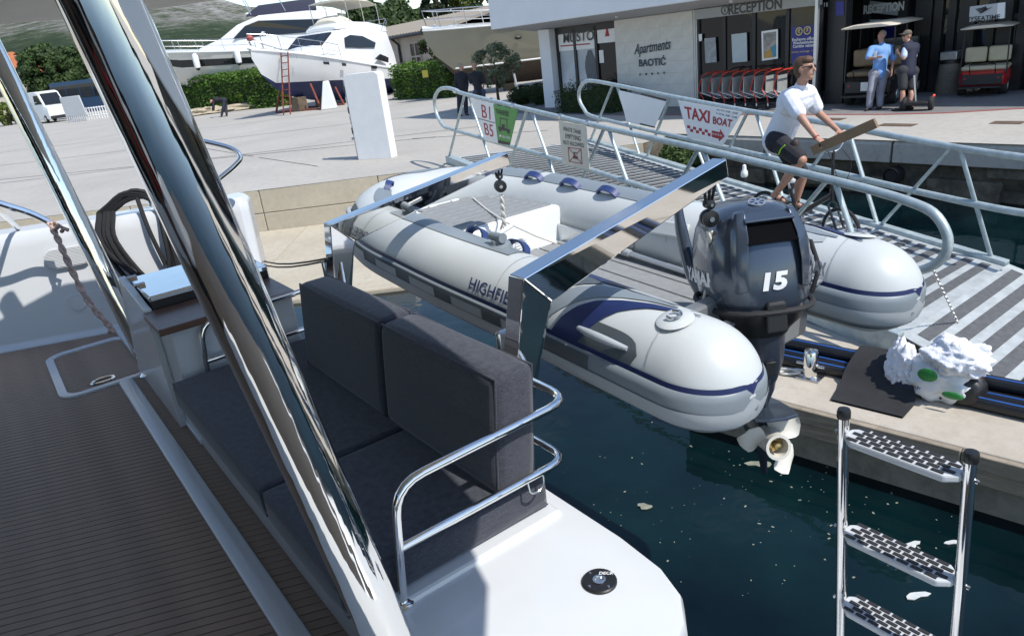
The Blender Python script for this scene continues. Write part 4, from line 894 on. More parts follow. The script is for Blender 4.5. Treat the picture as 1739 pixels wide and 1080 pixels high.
# ================================================================== PONTOON AND GANGWAY
PZ = -.5
pe0 = G(1270, 665, PZ); pe1 = G(1739, 785, PZ); PE = (pe1 - pe0); PE.z = 0; PE.normalize(); PN = V((-PE.y, PE.x, 0))
if PN.y < 0: PN = -PN
def PP(e, n_, z): return pe0 + PE * e + PN * n_ + ZV * (z - PZ)
pon = thing('pontoon', 'pale concrete floating pontoon with weathered timber edge below the gangway', 'pontoon', PP(2, 1, -1.3))
for i, (a, b) in enumerate(((-.6, 2.395), (2.405, 7.0), (7.01, 14))):
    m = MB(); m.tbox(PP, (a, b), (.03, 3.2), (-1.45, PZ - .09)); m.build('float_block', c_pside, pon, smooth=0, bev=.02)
    m = MB(); m.tbox(PP, (a + .003, b - .003), (.0, 3.2), (PZ - .09, PZ)); m.build('top_slab', c_pont, pon, smooth=0, bev=.015)
tim = mat('weathered timber', (.27, .225, .17), .8, var=.3, vs=5, stretch=(1, 1, 7), bump=.4, bs=30)
e = -.6; k = 0
while e < 12:
    L = 2.2 + .3 * math.sin(k * 2.3); m = MB(); m.tbox(PP, (e + .004, e + L), (-.055 + .004 * (k % 2), -.002), (PZ - .125, PZ - .006 - .004 * (k % 2))); m.build('fender_board', tim, pon, smooth=0, bev=.008)
    m = MB(); m.tbox(PP, (e + .004, e + L), (-.035 + .003 * (k % 2), .026), (PZ - .25, PZ - .13)); m.build('fender_board', tim, pon, smooth=0, bev=.008); e += L; k += 1
# bundle of black pipes with blue stripes lying along the pontoon
pipeb = mat('black pipe plastic', (.012, .013, .016), .35, var=.15); stripe = mat('blue pipe stripe', (.03, .12, .42), .45, var=.1)
ply = .62
for i, (n_, z, r, lab) in enumerate(((ply, PZ + .055, .055, 'black blue-striped water pipe nearest the pontoon cleat'), (ply + .112, PZ + .055, .055, 'black blue-striped water pipe in the middle of the bundle'), (ply + .224, PZ + .055, .055, 'black blue-striped water pipe closest to the gangway'), (ply + .168, PZ + .152, .055, 'black blue-striped water pipe resting on top of the bundle'))):
    m = MB(); pts = [PP(-.55 + .5 * j, n_ + .012 * math.sin(j * .9 + i), z) for j in range(24)]; m.tube(pts, r, 14); pp = m.build('water_pipe', pipeb, smooth=60); tag(pp, lab, 'pipe', 'blue striped pipes on the pontoon')
    for an in (65, 150):
        m = MB(); m.tube([p + ZV * (r * math.sin(R(an))) - PN * (r * math.cos(R(180 - an)) * -1) for p in pts], .006, 6); m.build('stripe', stripe, pp)
# black carpet strip laid over the pipes
m = MB(); rows = []
for (n_, z) in ((.18, PZ + .006), (.4, PZ + .008), (.5, PZ + .03), (.56, PZ + .1), (.66, PZ + .165), (.8, PZ + .24), (.95, PZ + .18), (1.02, PZ + .1), (1.05, PZ + .01)):
    rows.append([PP(.60 + u * .55 + .02 * math.sin(n_ * 9 + u * 5), n_, z + .012) for u in (0, .25, .5, .75, 1)])
m.loft(rows, False, False, closed=False); m.loft([[p - ZV * .012 for p in r_] for r_ in rows], False, False, closed=False)
tag(m.build('carpet_strip', blackrub, smooth=60), 'worn black carpet strip laid over the striped pipes', 'carpet')
# mooring cleat: steel pillar with cross bar
c = G(1376, 641, PZ); cl_ = thing('mooring_cleat', 'polished steel mooring cleat on the pontoon edge', 'cleat', c)
m = MB(); m.lathe([(.06, .01), (.06, .24), (.053, .256), (.001, .263)], c, ZV, 24); m.build('pillar', chrome, cl_)
m = MB(); m.box(c + ZV * .008, (.2, .16, .016), (PE, PN, ZV)); m.build('base_plate', steel, cl_, bev=.004)
m = MB(); m.tube([c + ZV * .12 - PE * .12, c + ZV * .12 + PE * .12], .013, 10); m.build('cross_bar', steel, cl_)
m = MB(); q = c - PE * .06 - PN * .03 + ZV * .02
m.tube(spline([q + PE * .12, q, q - PE * .1 + PN * .04, q - PE * .2, q - PE * .14 - PN * .05, q - PE * .02 + ZV * .02, q - PE * .12 + PN * .0 + ZV * .03, q - PE * .22 - PN * .02, q - PE * .2 - PN * .13]), .011, 6)
m.tube(spline([q + PE * .1 + ZV * .03, q - PE * .05 + ZV * .03 + PN * .03, q - PE * .18 - PN * .02, q - PE * .26 - PN * .1]), .011, 6)
tag(m.build('white_rope', ropew), 'white rope knotted round the pontoon cleat', 'rope')
# shopping bag stuffed with white cloth
def blobby(c, r, seed, amp, freq, seg=28, rings=18, flat=None, axx=None):
    m = MB(); X, Y = axx or (PE, PN); rg = []
    for i in range(1, rings):
        th = math.pi * i / rings; row = []
        for k in range(seg):
            an = 2 * math.pi * k / seg; d = V((math.sin(th) * math.cos(an), math.sin(th) * math.sin(an), -math.cos(th)))
            q = d * freq + V((seed, seed * 2, 0)); n_ = _nz.noise(q) + .6 * abs(_nz.noise(q * 2.3)) * 1.6 - .4
            s_ = 1 + amp * n_; p = c + X * (d.x * r[0] * s_) + Y * (d.y * r[1] * s_) + ZV * (d.z * r[2] * s_)
            if flat is not None and p.z < flat: p.z = flat
            row.append(p)
        rg.append(row)
    m.loft(rg); return m
bagw = bpy.data.materials.new('printed carrier bag'); bagw.use_nodes = True; n = bagw.node_tree.nodes; l = bagw.node_tree.links; p = n['Principled BSDF']; p.inputs['Roughness'].default_value = .35
t = n.new('ShaderNodeTexCoord'); a = n.new('ShaderNodeTexNoise'); a.inputs['Scale'].default_value = 5.5; a.inputs['Detail'].default_value = 1
r = n.new('ShaderNodeValToRGB'); r.color_ramp.interpolation = 'CONSTANT'; e_ = r.color_ramp.elements; e_[0].color = (.72, .74, .76, 1); e_[1].position = .64; e_[1].color = (.35, .52, .68, 1); q = e_.new(.70); q.color = (.03, .2, .05, 1)
l.new(t.outputs['Object'], a.inputs['Vector']); l.new(a.outputs['Fac'], r.inputs[0]); l.new(r.outputs[0], p.inputs['Base Color'])
bc = G(1580, 688, PZ) + PN * .17; bg_ = thing('carrier_bag', 'white and green carrier bag stuffed with white cloth on the pontoon', 'bag', V((bc.x, bc.y, PZ)))
blobby(bc + ZV * .16, (.29, .17, .2), 4, .26, 2.6, 48, 30, flat=PZ + .004).build('bag_body', bagw, bg_, smooth=70)
blobby(bc + PE * .2 + ZV * .12 + PN * .02, (.13, .15, .15), 9, .15, 2, flat=PZ + .004).build('dark_side', blackpl, bg_, smooth=70)
grn = mat('green print', (.02, .2, .04), .4, var=.1)
for (px, py, w, h) in ((1575, 637, .07, .055), (1618, 672, .075, .03)):
    cc = onplane(px, py, bc - PN * .215, PN); m = MB(); m.ball(cc, (w, .012, h), 14, 8, (PE, PN, ZV)); m.build('leaf_print', grn, bg_)
cc = onplane(1541, 655, bc - PN * .235, PN); letter('carrefour.fr', cc, PE, ZV, .04, mat('navy print', (.01, .02, .1), .5, var=0), bg_, bold=.0006, name='bag_lettering')
cloth = mat('white crumpled cloth', (.74, .76, .82), .85, var=.05, vs=9, bump=.6, bs=22, bd=.03)
def crumple(c, r, seed): return blobby(c, r, seed, .34, 1.5, 60, 40)
m = crumple(bc + ZV * .36 + PE * .1, (.24, .2, .15), 2); o = m.build('white_cloth', cloth, smooth=75); tag(o, 'bunched white cloth spilling over the top of the carrier bag', 'cloth')
m = crumple(bc + ZV * .2 - PE * .26, (.13, .15, .22), 6); o = m.build('white_cloth', cloth, smooth=75); tag(o, 'white cloth hanging down the pipe side of the carrier bag', 'cloth')
m = crumple(bc + ZV * .06 - PE * .38 - PN * .03, (.12, .06, .055), 8); o = m.build('white_cloth', cloth, smooth=75); tag(o, 'small white rag lying on the black carpet strip', 'cloth')
# yellow handled marker
c = G(1716, 692, PZ) + ZV * .022; mk = thing('marker', 'yellow marker with grey tip lying on the pontoon', 'marker', c); d = PE
m = MB(); m.tube([c, c + d * .1], .02, 10); m.build('barrel', mat('yellow plastic', (.62, .3, .02), .4, var=.05), mk)
m = MB(); m.tube([c - d * .05, c], [.016, .021], 10); m.build('cap', mat('grey plastic', (.25, .26, .27), .4), mk)
# ------------------------------------------------------------------ gangway
NB, FB, NT, FT = V((3.39, 5.74, -.33)), V((5.3, 7.14, -.33)), V((-.95, 16.8, .13)), V((2.28, 16.8, .13))
def GW(u, v, h=0.0): return NT.lerp(NB, u).lerp(FT.lerp(FB, u), v) + ZV * h
gw = thing('gangway', 'galvanised steel gangway with tubular railings leading down to the pontoon', 'gangway', GW(.5, .5, -.2))
m = MB(); m.hexa([GW(0, .02, -.03), GW(1, .02, -.03), GW(1, .98, -.03), GW(0, .98, -.03), GW(0, .02, 0), GW(1, .02, 0), GW(1, .98, 0), GW(0, .98, 0)]); dkp = m.build('deck', galvd, gw, smooth=0)
for v in (0, 1):
    m = MB(); o_ = .05 if v == 0 else -.05; w_ = .025
    m.hexa([GW(-.01, v - w_, -.2), GW(1.0, v - w_, -.2), GW(1.0, v + w_, -.2), GW(-.01, v + w_, -.2), GW(-.01, v - w_, .045), GW(1.0, v - w_, .045), GW(1.0, v + w_, .045), GW(-.01, v + w_, .045)]); m.build('side_beam', galv, gw, smooth=0, bev=.01)
grip = mat('dark grip strip', (.1, .103, .107), .8, var=.25, vs=14, bump=.5, bs=120)
for k in range(50):
    u = .012 + k * .0197; m = MB(); p = [GW(u, .06, .003), GW(u + .0105, .06, .003), GW(u + .0105, .94, .003), GW(u, .94, .003)]; m.poly(p, ZV * .004); m.build('grip_strip', grip, dkp, smooth=0)
# hinged flap plate and its strips, dark rubber sheet after it
gd = (NB.lerp(FB, .5) - NT.lerp(FT, .5)); gd.z = 0; gd.normalize()
def FL(u, v): return GW(1, v) + gd * (.015 + u * .95) + ZV * (-.155 * u) + ZV * .004
m = MB(); m.poly([FL(0, .0), FL(1, .0), FL(1, 1.0), FL(0, 1.0)], ZV * .012); fp = m.build('flap_plate', galvd, gw, smooth=0)
for k in range(4):
    u = .08 + k * .23; m = MB(); m.poly([FL(u, .06 + .0 * k) + ZV * .013, FL(u + .13, .06) + ZV * .013, FL(u + .13, .95) + ZV * .013, FL(u, .95) + ZV * .013], ZV * .004); m.build('grip_strip', grip, fp, smooth=0)
m = MB(); q = [FL(.97, .1), FL(1.9, .1), FL(1.9, .9), FL(.97, .9)]; m.poly([V((p.x, p.y, PZ + .004)) for p in q], ZV * .01); tag(m.build('rubber_sheet', blackrub, smooth=0), 'dark rubber sheet lying at the foot of the gangway', 'rubber mat')
def gline(u, v): return GW(u, v)
def rail_plane(v): P = GW(0, v); Q = GW(1, v); d = Q - P; n_ = V((-d.y, d.x, 0)).normalized(); return P, n_
def deckz(P, v):
    a, b = GW(0, v), GW(1, v); d = b - a; u = (P - a).dot(V((d.x, d.y, 0))) / (d.x ** 2 + d.y ** 2); return a.z + d.z * u
def mk_rail(v, loop0, top, mid, legs, loop1):
    P, N_ = rail_plane(v); W_ = lambda x, y: onplane(x, y, P, N_)
    pts = [W_(*q) for q in mid + loop0 + top + loop1]
    m = MB(); m.tube(spline(pts, 4), .040, 12); ro = m.build('railing', galv, gw, smooth=60)
    for (a, b) in legs:
        p0, p1 = W_(*a), W_(*b); k = 1.0
        for _ in range(80):
            p = p0.lerp(p1, k)
            if p.z <= deckz(p, v): break
            k += .03
        m = MB(); m.tube([p0, p0.lerp(p1, k)], .030, 10, flat=.7); m.build('brace', galv, ro)
    return ro, W_
near, Wn = mk_rail(.0, [(752, 213), (741, 192), (738, 168), (746, 153), (760, 150)], [(775, 154), (789, 160), (899, 187), (1031, 218), (1185, 252), (1412, 306), (1490, 326)], [(1450, 432), (1200, 352), (958, 275), (854, 245), (768, 220)],
    [((789, 161), (763, 266)), ((796, 162), (827, 256)), ((895, 187), (869, 271)), ((903, 190), (939, 291)), ((1026, 218), (990, 302)), ((1034, 220), (1068, 315)), ((1186, 253), (1160, 300)), ((1194, 255), (1236, 360)), ((1405, 306), (1356, 364)), ((1418, 309), (1444, 387))], [(1545, 343), (1585, 362), (1607, 395), (1608, 425), (1590, 448), (1555, 460), (1515, 452), (1470, 438)])
far, Wf = mk_rail(1.0, [(992, 186), (984, 170), (984, 153), (993, 140)], [(1008, 138), (1056, 147), (1144, 165), (1276, 190), (1372, 204), (1438, 216), (1623, 251), (1739, 268), (1800, 278)], [(1800, 366), (1739, 362), (1656, 347), (1515, 316), (1383, 285), (1185, 240), (1066, 213), (1004, 197)],
    [((1040, 146), (1003, 238)), ((1048, 147), (1090, 276)), ((1138, 165), (1092, 285)), ((1152, 167), (1195, 280)), ((1270, 190), (1240, 250)), ((1284, 192), (1329, 335)), ((1432, 216), (1378, 286)), ((1440, 217), (1491, 385)), ((1616, 251), (1494, 385)), ((1630, 253), (1683, 437))], [])
for o_ in (near,):
    for (x, y) in ((772, 155), (834, 170), (870, 180), (951, 198), (997, 209)):
        p = Wn(x, y); q = Wn(x + 5, y + 1.2); m = MB(); m.tube([p, q], .044, 12); m.build('rail_clamp', steel, near)
# chain from the near railing to the deck
ch = thing('rail_chain', 'thin steel chain hanging from the gangway railing end', 'chain', GW(.97, .3)); p0, p1 = Wn(1583, 455), Wn(1583, 455) + (GW(1.02, .28) - Wn(1583, 455))
for k in range(26):
    a = p0.lerp(p1, k / 26.); b = p0.lerp(p1, (k + 1.25) / 26.); d = (b - a); x, y = frame_of(d); w = x if k % 2 else y; c = (a + b) / 2; h = d.length / 2
    m = MB(); m.tube([c + d.normalized() * h * math.cos(j * math.pi / 4) + w * .012 * math.sin(j * math.pi / 4) for j in range(8)], .004, 5, closed=True); m.build('link', steel, ch)
# support foot and lamp post like bottle of the gangway, small white capped lamp on the far wall
m = MB(); q = GW(.985, .12, -.2); m.tube([q, V((q.x, q.y, PZ))], .035, 10); m.build('support_leg', galv, gw)
# ------------------------------------------------------------------ signs on the railings
paperw = mat('white sign board', (.82, .82, .81), .45, var=.03); txr = mat('sign red', (.38, .015, .03), .5, var=0); txk = mat('sign black', (.02, .02, .02), .5, var=0); txw = mat('sign white', (.75, .75, .72), .5, var=0)
sgreen = mat('sign green', (.07, .30, .05), .45, var=.05); cream = mat('cream sign board', (.74, .68, .56), .55, var=.06)
def rdir(v): d = GW(1, v) - GW(0, v); d.normalize(); return d
def sign(name, label, px, W_, v, mt, off=.05):
    N_ = rail_plane(v)[1]; N_ = N_ if N_.dot(CP - GW(.5, v)) > 0 else -N_
    pts = [W_(*q) + N_ * off for q in px]; m = MB(); m.poly(pts, N_ * .008); cen = sum(pts, V((0, 0, 0))) / len(pts)
    t_ = thing(name, label, 'sign', cen); o_ = m.build('board', mt, t_, smooth=0, bev=.002)
    def at(x, y, o2=.0105): return W_(x, y) + N_ * (off + o2)
    return t_, at, N_
def flat_px(at, pts, mt, parent, name='print', o2=.0105):
    m = MB(); m.add([at(x, y, o2) for x, y in pts], [tuple(range(len(pts)))]); return m.build(name, mt, parent, smooth=0)
def warp_text(s, quad, at, mt, parent, bold=.02, o2=.0125, name='lettering'):
    """text stretched into a quadrilateral tl, tr, br, bl"""
    vs, fs = text_mesh(s, 1.0, bold); x0 = min(v.x for v in vs); x1 = max(v.x for v in vs); y0 = min(v.y for v in vs); y1 = max(v.y for v in vs)
    P = [at(x, y, o2) for x, y in quad]
    f = lambda v: (P[3].lerp(P[2], (v.x - x0) / (x1 - x0))).lerp(P[0].lerp(P[1], (v.x - x0) / (x1 - x0)), (v.y - y0) / (y1 - y0))
    m = MB(); m.add([f(v) for v in vs], fs); return m.build(name, mt, parent, smooth=0)
t_, at, N_ = sign('berth_sign', 'white sign with red letters B1 and B5 on the gangway railing', [(802, 166), (843, 176), (851, 243), (828, 238)], Wn, 0, paperw)
warp_text('B1', [(822, 177), (837, 181), (838, 203), (824, 199)], at, txr, t_, .0); warp_text('B5', [(826, 208), (842, 212), (843, 233), (829, 228)], at, txr, t_, .0)
flat_px(at, [(816, 200), (846, 208), (846, 209.2), (816, 201.2)], txk, t_)
t_, at, N_ = sign('transfer_sign', 'green transfers sign showing a golf cart, beside the B1 sign', [(843, 177), (885, 187), (871, 246), (851, 243)], Wn, 0, sgreen, .056)
warp_text('TRANSFERS', [(847, 184), (870, 189), (869, 198), (848, 192)], at, txk, t_, .01); flat_px(at, [(851, 237), (873, 242), (871.5, 246), (852, 243)], txk, t_)
for q in ([(854, 199), (868, 202), (868, 203.4), (854, 200.4)], [(855, 200), (856, 200.3), (855, 215), (854, 215)], [(866, 203), (867, 203.3), (867, 218), (866, 218)], [(851, 214), (871, 219), (872, 224), (852, 219)], [(858, 210), (863, 211), (862, 218), (857, 217)]): flat_px(at, q, txk, t_)
for cx, cy in ((855, 221), (869, 224.5)): flat_px(at, [(cx + 2.4 * math.cos(k * .785), cy + 2.4 * math.sin(k * .785)) for k in range(8)], txk, t_)
flat_px(at, [(855 + 2 * math.cos(k * .785), 230 + 2 * math.sin(k * .785)) for k in range(8)], txw, t_); warp_text('HELP DESK', [(858, 229), (873, 232), (873, 236), (858, 233)], at, txw, t_, .02)
t_, at, N_ = sign('waste_sign', 'cream waste tank emptying not allowed sign on the gangway railing', [(954, 204), (1001, 213), (1007, 287), (961, 278)], Wn, 0, cream)
warp_text('WASTE TANK', [(962, 214), (993, 221), (993, 228), (962, 221)], at, txk, t_, .0); warp_text('EMPTYING', [(966, 226), (992, 231), (992, 239), (966, 234)], at, txk, t_, .0); warp_text('NOT ALLOWED', [(962, 237), (997, 243), (998, 250), (963, 244)], at, txk, t_, .0)
rr = [(970, 249), (993, 252), (995, 278), (972, 274)]; c0 = (982, 263)
m = MB(); P = [at(x, y) for x, y in rr]; cc = sum(P, V((0, 0, 0))) / 4; m.loft([[p for p in P], [p.lerp(cc, .1) for p in P]], False, False); m.build('red_frame', txr, t_, smooth=0)
for a, b in ((0, 2), (1, 3)): m = MB(); d = (P[b] - P[a]).normalized(); w = d.cross(N_) * .006; m.add([P[a] - w + N_ * .002, P[b] - w + N_ * .002, P[b] + w + N_ * .002, P[a] + w + N_ * .002], [(0, 1, 2, 3)]); m.build('cross_line', txr, t_, smooth=0)
flat_px(at, [(979, 263), (987, 265), (987, 270), (979, 268)], txk, t_); flat_px(at, [(980, 257), (985, 258), (985, 259.5), (982, 259), (982, 263), (980, 263)], txk, t_)
t_, at, N_ = sign('blank_sign', 'blank white panel on the far gangway railing beside the taxi sign', [(1055, 153), (1137, 171), (1115, 217), (1068, 207)], Wf, 1, paperw)
flat_px(at, [(1093, 158), (1137, 168), (1136, 172), (1093, 161)], dark, t_, 'tape'); flat_px(at, [(1091, 211), (1117, 217), (1118, 215), (1091, 208.5)], dark, t_, 'tape'); 
t_, at, N_ = sign('taxi_sign', 'white taxi boat sign with red arrow on the far railing', [(1156, 170), (1266, 190), (1232, 247), (1173, 233)], Wf, 1, paperw)
warp_text('TAXI', [(1167, 180), (1211, 188), (1210, 209), (1170, 200)], at, txr, t_, .03); warp_text('BOAT', [(1216, 197), (1250, 203), (1247, 216), (1216, 210)], at, txr, t_, .03)
warp_text('Sun-Thu  9:00 - 22:00', [(1223, 184), (1259, 191), (1258, 194), (1223, 187)], at, txk, t_, 0); warp_text('Fri & Sat  9:00 - 23:00', [(1222, 190), (1258, 198), (1257, 201), (1222, 193)], at, txk, t_, 0)
for k in range(8):
    for j in range(2):
        if (k + j) % 2: continue
        x = 1172 + k * 5; y = 212 + k * 1.15 + j * 5; flat_px(at, [(x, y), (x + 5, y + 1.1), (x + 5, y + 6.1), (x, y + 5)], txr, t_, 'chequer')
flat_px(at, [(1214, 221), (1228, 224), (1228, 218), (1236, 231), (1226, 240), (1226, 235.5), (1214, 232)], txr, t_, 'arrow'); warp_text('024 98 798 760', [(1215, 224.5), (1232, 228), (1232, 231.5), (1215, 228)], at, txw, t_, .01, .0145)
# ================================================================== MARINA BUILDING
def Q(px, py, q): return onplane(px, py, Fq(0, q, 0), NV)
def sx(px, py, q): return Q(px, py, q).dot(SV)
bd = thing('marina_building', 'white marina building with overhanging upper floor, stone wall and dark glazed shop fronts', 'building', Fq(-14, 18.5, 0))
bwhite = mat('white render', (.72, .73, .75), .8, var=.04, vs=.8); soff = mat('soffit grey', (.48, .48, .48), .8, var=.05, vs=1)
lime = mat('pale limestone', (.66, .64, .59), .75, var=.07, vs=5, bump=.15, bs=30); headm = mat('grey header panel', (.36, .38, .38), .5, var=.05)
m = MB(); m.tbox(Fq, (-21.9, -10.2), (16.3, 27), (2.86, 7)); m.build('upper_floor', bwhite, bd, smooth=0, bev=.02)
m = MB(); m.tbox(Fq, (-10.19, 25), (19.0, 27), (2.86, 7)); m.build('upper_floor', bwhite, bd, smooth=0, bev=.02)
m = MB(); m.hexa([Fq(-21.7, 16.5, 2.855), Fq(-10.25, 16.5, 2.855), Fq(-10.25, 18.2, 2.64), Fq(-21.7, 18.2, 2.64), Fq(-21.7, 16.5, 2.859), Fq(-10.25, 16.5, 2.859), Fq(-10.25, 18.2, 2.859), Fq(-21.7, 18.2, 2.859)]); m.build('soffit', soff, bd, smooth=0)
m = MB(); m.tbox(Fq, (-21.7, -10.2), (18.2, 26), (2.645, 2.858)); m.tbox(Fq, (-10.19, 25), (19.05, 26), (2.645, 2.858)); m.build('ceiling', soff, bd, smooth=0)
for s_ in (-16.6, -12.5, -8.6):
    m = MB(); m.lathe([(.045, 0), (.045, -.05), (.03, -.06)], Fq(s_, 17.1, 2.77), ZV, 12); m.build('soffit_lamp', bwhite, bd)
# stone wall of laid slabs
m = MB(); m.tbox(Fq, (-17.5, -14.4), (17.92, 18.6), (0, 2.66)); sw_ = m.build('stone_wall', lime, bd, smooth=0)
rows = 8; hh = 2.64 / rows
for r_ in range(rows):
    x = -17.5; k = 0; off = (0, .4, .15, .55)[r_ % 4]
    edges = [-17.5] + [e for e in (-17.5 + off + .86 * i for i in range(5)) if -17.35 < e < -14.55] + [-14.4]
    for a, b in zip(edges, edges[1:]):
        m = MB(); m.tbox(Fq, (a + .0015, b - .0015), (17.9 + random.uniform(0, .004), 17.95), (r_ * hh + .0015, (r_ + 1) * hh - .0015)); m.build('stone_slab', lime, sw_, smooth=0, bev=.002)
m = MB(); m.tbox(Fq, (-14.405, -14.3), (17.93, 19.2), (0, 2.66)); m.build('wall_return', lime, bd, smooth=0)
navl = mat('dark navy lettering', (.03, .05, .075), .5, var=0)
def wtext(s, px, py, size, mt, q, bold=.0, shear=0, wide=1., parent=None, th=0, rot=0):
    c = Q(px, py, q); X = SV * math.cos(rot) + ZV * math.sin(rot); Y = ZV * math.cos(rot) - SV * math.sin(rot)
    return letter(s, c, X, Y, size, mt, parent or bd, bold, shear, wide, name='wall_lettering')
wtext('Apartments', 1106, 81, .42, navl, 17.87, bold=.006, shear=.45, wide=.72, rot=.06); wtext('BAOTIĆ', 1107, 107, .29, navl, 17.87, bold=.008, wide=1.05)
for k in range(5):
    c = Q(1087 + k * 10.2, 127 - k * .7, 17.87); m = MB(); m.poly([c + SV * .045 * (1 if j % 2 == 0 else .45) * math.cos(math.pi / 2 + j * math.pi / 5) + ZV * .045 * (1 if j % 2 == 0 else .45) * math.sin(math.pi / 2 + j * math.pi / 5) for j in range(10)], -NV * .01); m.build('star', navl, bd, smooth=0)
# left column and the shop window
m = MB(); m.tbox(Fq, (-21.1, -20.52), (17.75, 18.3), (0, 2.66)); m.build('column', bwhite, bd, smooth=0, bev=.01)
m = MB(); m.tbox(Fq, (-20.5, -17.51), (18.4, 18.45), (0, 2.6)); m.build('shop_back', dark, bd, smooth=0)
sw1 = [-20.45, sx(978, 100, 18.05), sx(1014, 100, 18.05), -17.52]
post = mat('shop poster', (.42, .47, .53), .4, var=.22, vs=.9, col2=(.62, .65, .68))
for i, (a, b) in enumerate(zip(sw1, sw1[1:])):
    m = MB(); m.tbox(Fq, (a + .05, b - .03), (18.08, 18.1), (.12, 2.45)); m.build('shop_pane', glass if i == 2 else post, bd, smooth=0)
for a in sw1: m = MB(); m.tbox(Fq, (a - .05, a + .06), (18.02, 18.14), (0, 2.56)); m.build('mullion', dark, bd, smooth=0)
m = MB(); m.tbox(Fq, (-20.5, -17.5), (18.02, 18.15), (2.45, 2.65)); m.build('window_head', dark, bd, smooth=0)
m = MB(); m.tbox(Fq, (-20.4, sw1[2] - .06), (18.05, 18.078), (1.88, 2.43)); pl = m.build('poster_head', paperw, bd, smooth=0)
letter('MUSTO', Q(981, 64, 18.005), SV, ZV, .44, mat('charcoal lettering', (.035, .035, .04), .5, var=0), bd, bold=.004, shear=.12, wide=1.05, name='shop_lettering')
m = MB(); a, b = Q(952, 80, 18.04), Q(1002, 76, 18.04); m.add([a, b, b + ZV * .04, a + ZV * .04], [(0, 1, 2, 3)]); m.build('red_rule', txr, bd, smooth=0)
m = MB(); m.tbox(Fq, (sw1[2] + .08, -17.55), (18.05, 18.078), (2.02, 2.43)); m.build('poster_head', paperw, bd, smooth=0)
a = Q(1031, 55, 18.04); m = MB(); m.add([a + ZV * .22, a - SV * .11 - ZV * .13, a + SV * .1 - ZV * .13], [(0, 1, 2)]); m.build('sail_print', txr, bd, smooth=0)
m = MB(); m.tbox(Fq, (sw1[2] + .1, sw1[2] + .3), (18.06, 18.078), (1.4, 1.8)); m.build('notice', paperw, bd, smooth=0)
fig = mat('poster figure', (.1, .11, .13), .5, var=.2)
m = MB(); c = Q(1003, 115, 18.06); m.ball(c + ZV * .42, (.13, .01, .16), 10, 6, (SV, NV, ZV)); m.ball(c, (.27, .01, .5), 12, 8, (SV, NV, ZV)); m.ball(c - ZV * .6, (.24, .01, .6), 12, 8, (SV, NV, ZV)); m.build('poster_figure', fig, bd)
# reception front
RQ = 18.0
m = MB(); m.tbox(Fq, (-14.3, -10.52), (17.86, 18.05), (2.40, 2.66)); hd = m.build('reception_header', headm, bd, smooth=0, bev=.006)
letter('RECEPTION', Q(1281, 13, 17.85), SV, ZV, .34, mat('dark grey lettering', (.06, .06, .065), .5, var=0), hd, bold=.01, wide=.92, name='header_lettering')
c = Q(1231, 18, 17.855); m = MB(); m.lathe([(.12, 0), (.12, .008), (.1, .008), (.1, 0)], c, -NV, 24, cap=False); m.box(c - ZV * .01 - NV * .004, (.025, .005, .09), (SV, NV, ZV)); m.box(c + ZV * .06 - NV * .004, (.025, .005, .025), (SV, NV, ZV)); m.build('info_symbol', txk, hd, smooth=0)
bays = [-14.28, sx(1230, 100, RQ), sx(1280, 100, RQ), sx(1336, 100, RQ), -10.55]
for a, b in zip(bays, bays[1:]):
    m = MB(); m.tbox(Fq, (a + .05, b - .05), (RQ + .04, RQ + .055), (.05, 2.4)); m.build('glass_pane', glass, bd, smooth=0)
for a in bays: m = MB(); m.tbox(Fq, (a - .05, a + .05), (RQ, RQ + .1), (0, 2.4)); m.build('mullion', dark, bd, smooth=0)
m = MB(); m.tbox(Fq, (bays[0], bays[-1]), (RQ + .005, RQ + .09), (.78, .88)); m.build('transom_bar', dark, bd, smooth=0)
m = MB(); m.tbox(Fq, (bays[0] - .06, bays[0] - .0), (17.93, 18.0), (0, 2.4)); m.build('door_jamb', alu, bd, smooth=0)
m = MB(); m.tbox(Fq, (-10.58, -10.5), (17.82, 17.9), (0, 2.66)); m.build('steel_post', alu, bd, smooth=0)
def poster(px, mt, q=RQ - .03, name='poster', fr=None):
    p = [Q(x, y, q) for x, y in px]; m = MB(); m.poly(p, NV * .008); o_ = m.build(name, mt, bd, smooth=0); return o_
mapp = mat('marina map print', (.16, .2, .24), .5, var=.5, vs=6, col2=(.5, .45, .38)); 
poster([(1242, 59), (1268, 56), (1269, 105), (1244, 107)], mat('pale notice', (.45, .52, .54), .4, var=.05)); pf = poster([(1293, 54), (1321, 50), (1321, 100), (1294, 104)], paperw); poster([(1296, 57), (1318, 54), (1318, 97), (1297, 100)], mapp, RQ - .034)
poster([(1297, 92), (1308, 82), (1313, 98), (1297, 100)], mat('orange print', (.5, .28, .07), .5), RQ - .037); poster([(1308, 82), (1318, 76), (1318, 96), (1313, 98)], mat('turquoise print', (.05, .25, .36), .5), RQ - .037)
poster([(1196, 66), (1215, 64), (1217, 106), (1198, 108)], mat('grey notice', (.3, .32, .34), .4, var=.3, vs=7)); poster([(1186, 59), (1192, 58), (1192, 70), (1187, 71)], paperw)
bluep = mat('exchange blue', (.015, .02, .2), .4, var=.05); yel = mat('sign yellow', (.6, .5, .2), .5, var=0)
eb = poster([(1344, 47), (1384, 42), (1383, 106), (1345, 110)], bluep, 17.9, 'exchange_board')
for px, ch_ in ((1357, '€'), (1371, '$')):
    c = Q(px, 54 - (px - 1357) * .12, 17.88); m = MB(); m.lathe([(.1, 0), (.1, .005), (.075, .005), (.075, 0)], c, -NV, 20, cap=False); m.build('coin_ring', yel, eb, smooth=0); letter(ch_, c - NV * .004, SV, ZV, .13, yel, eb, bold=.004)
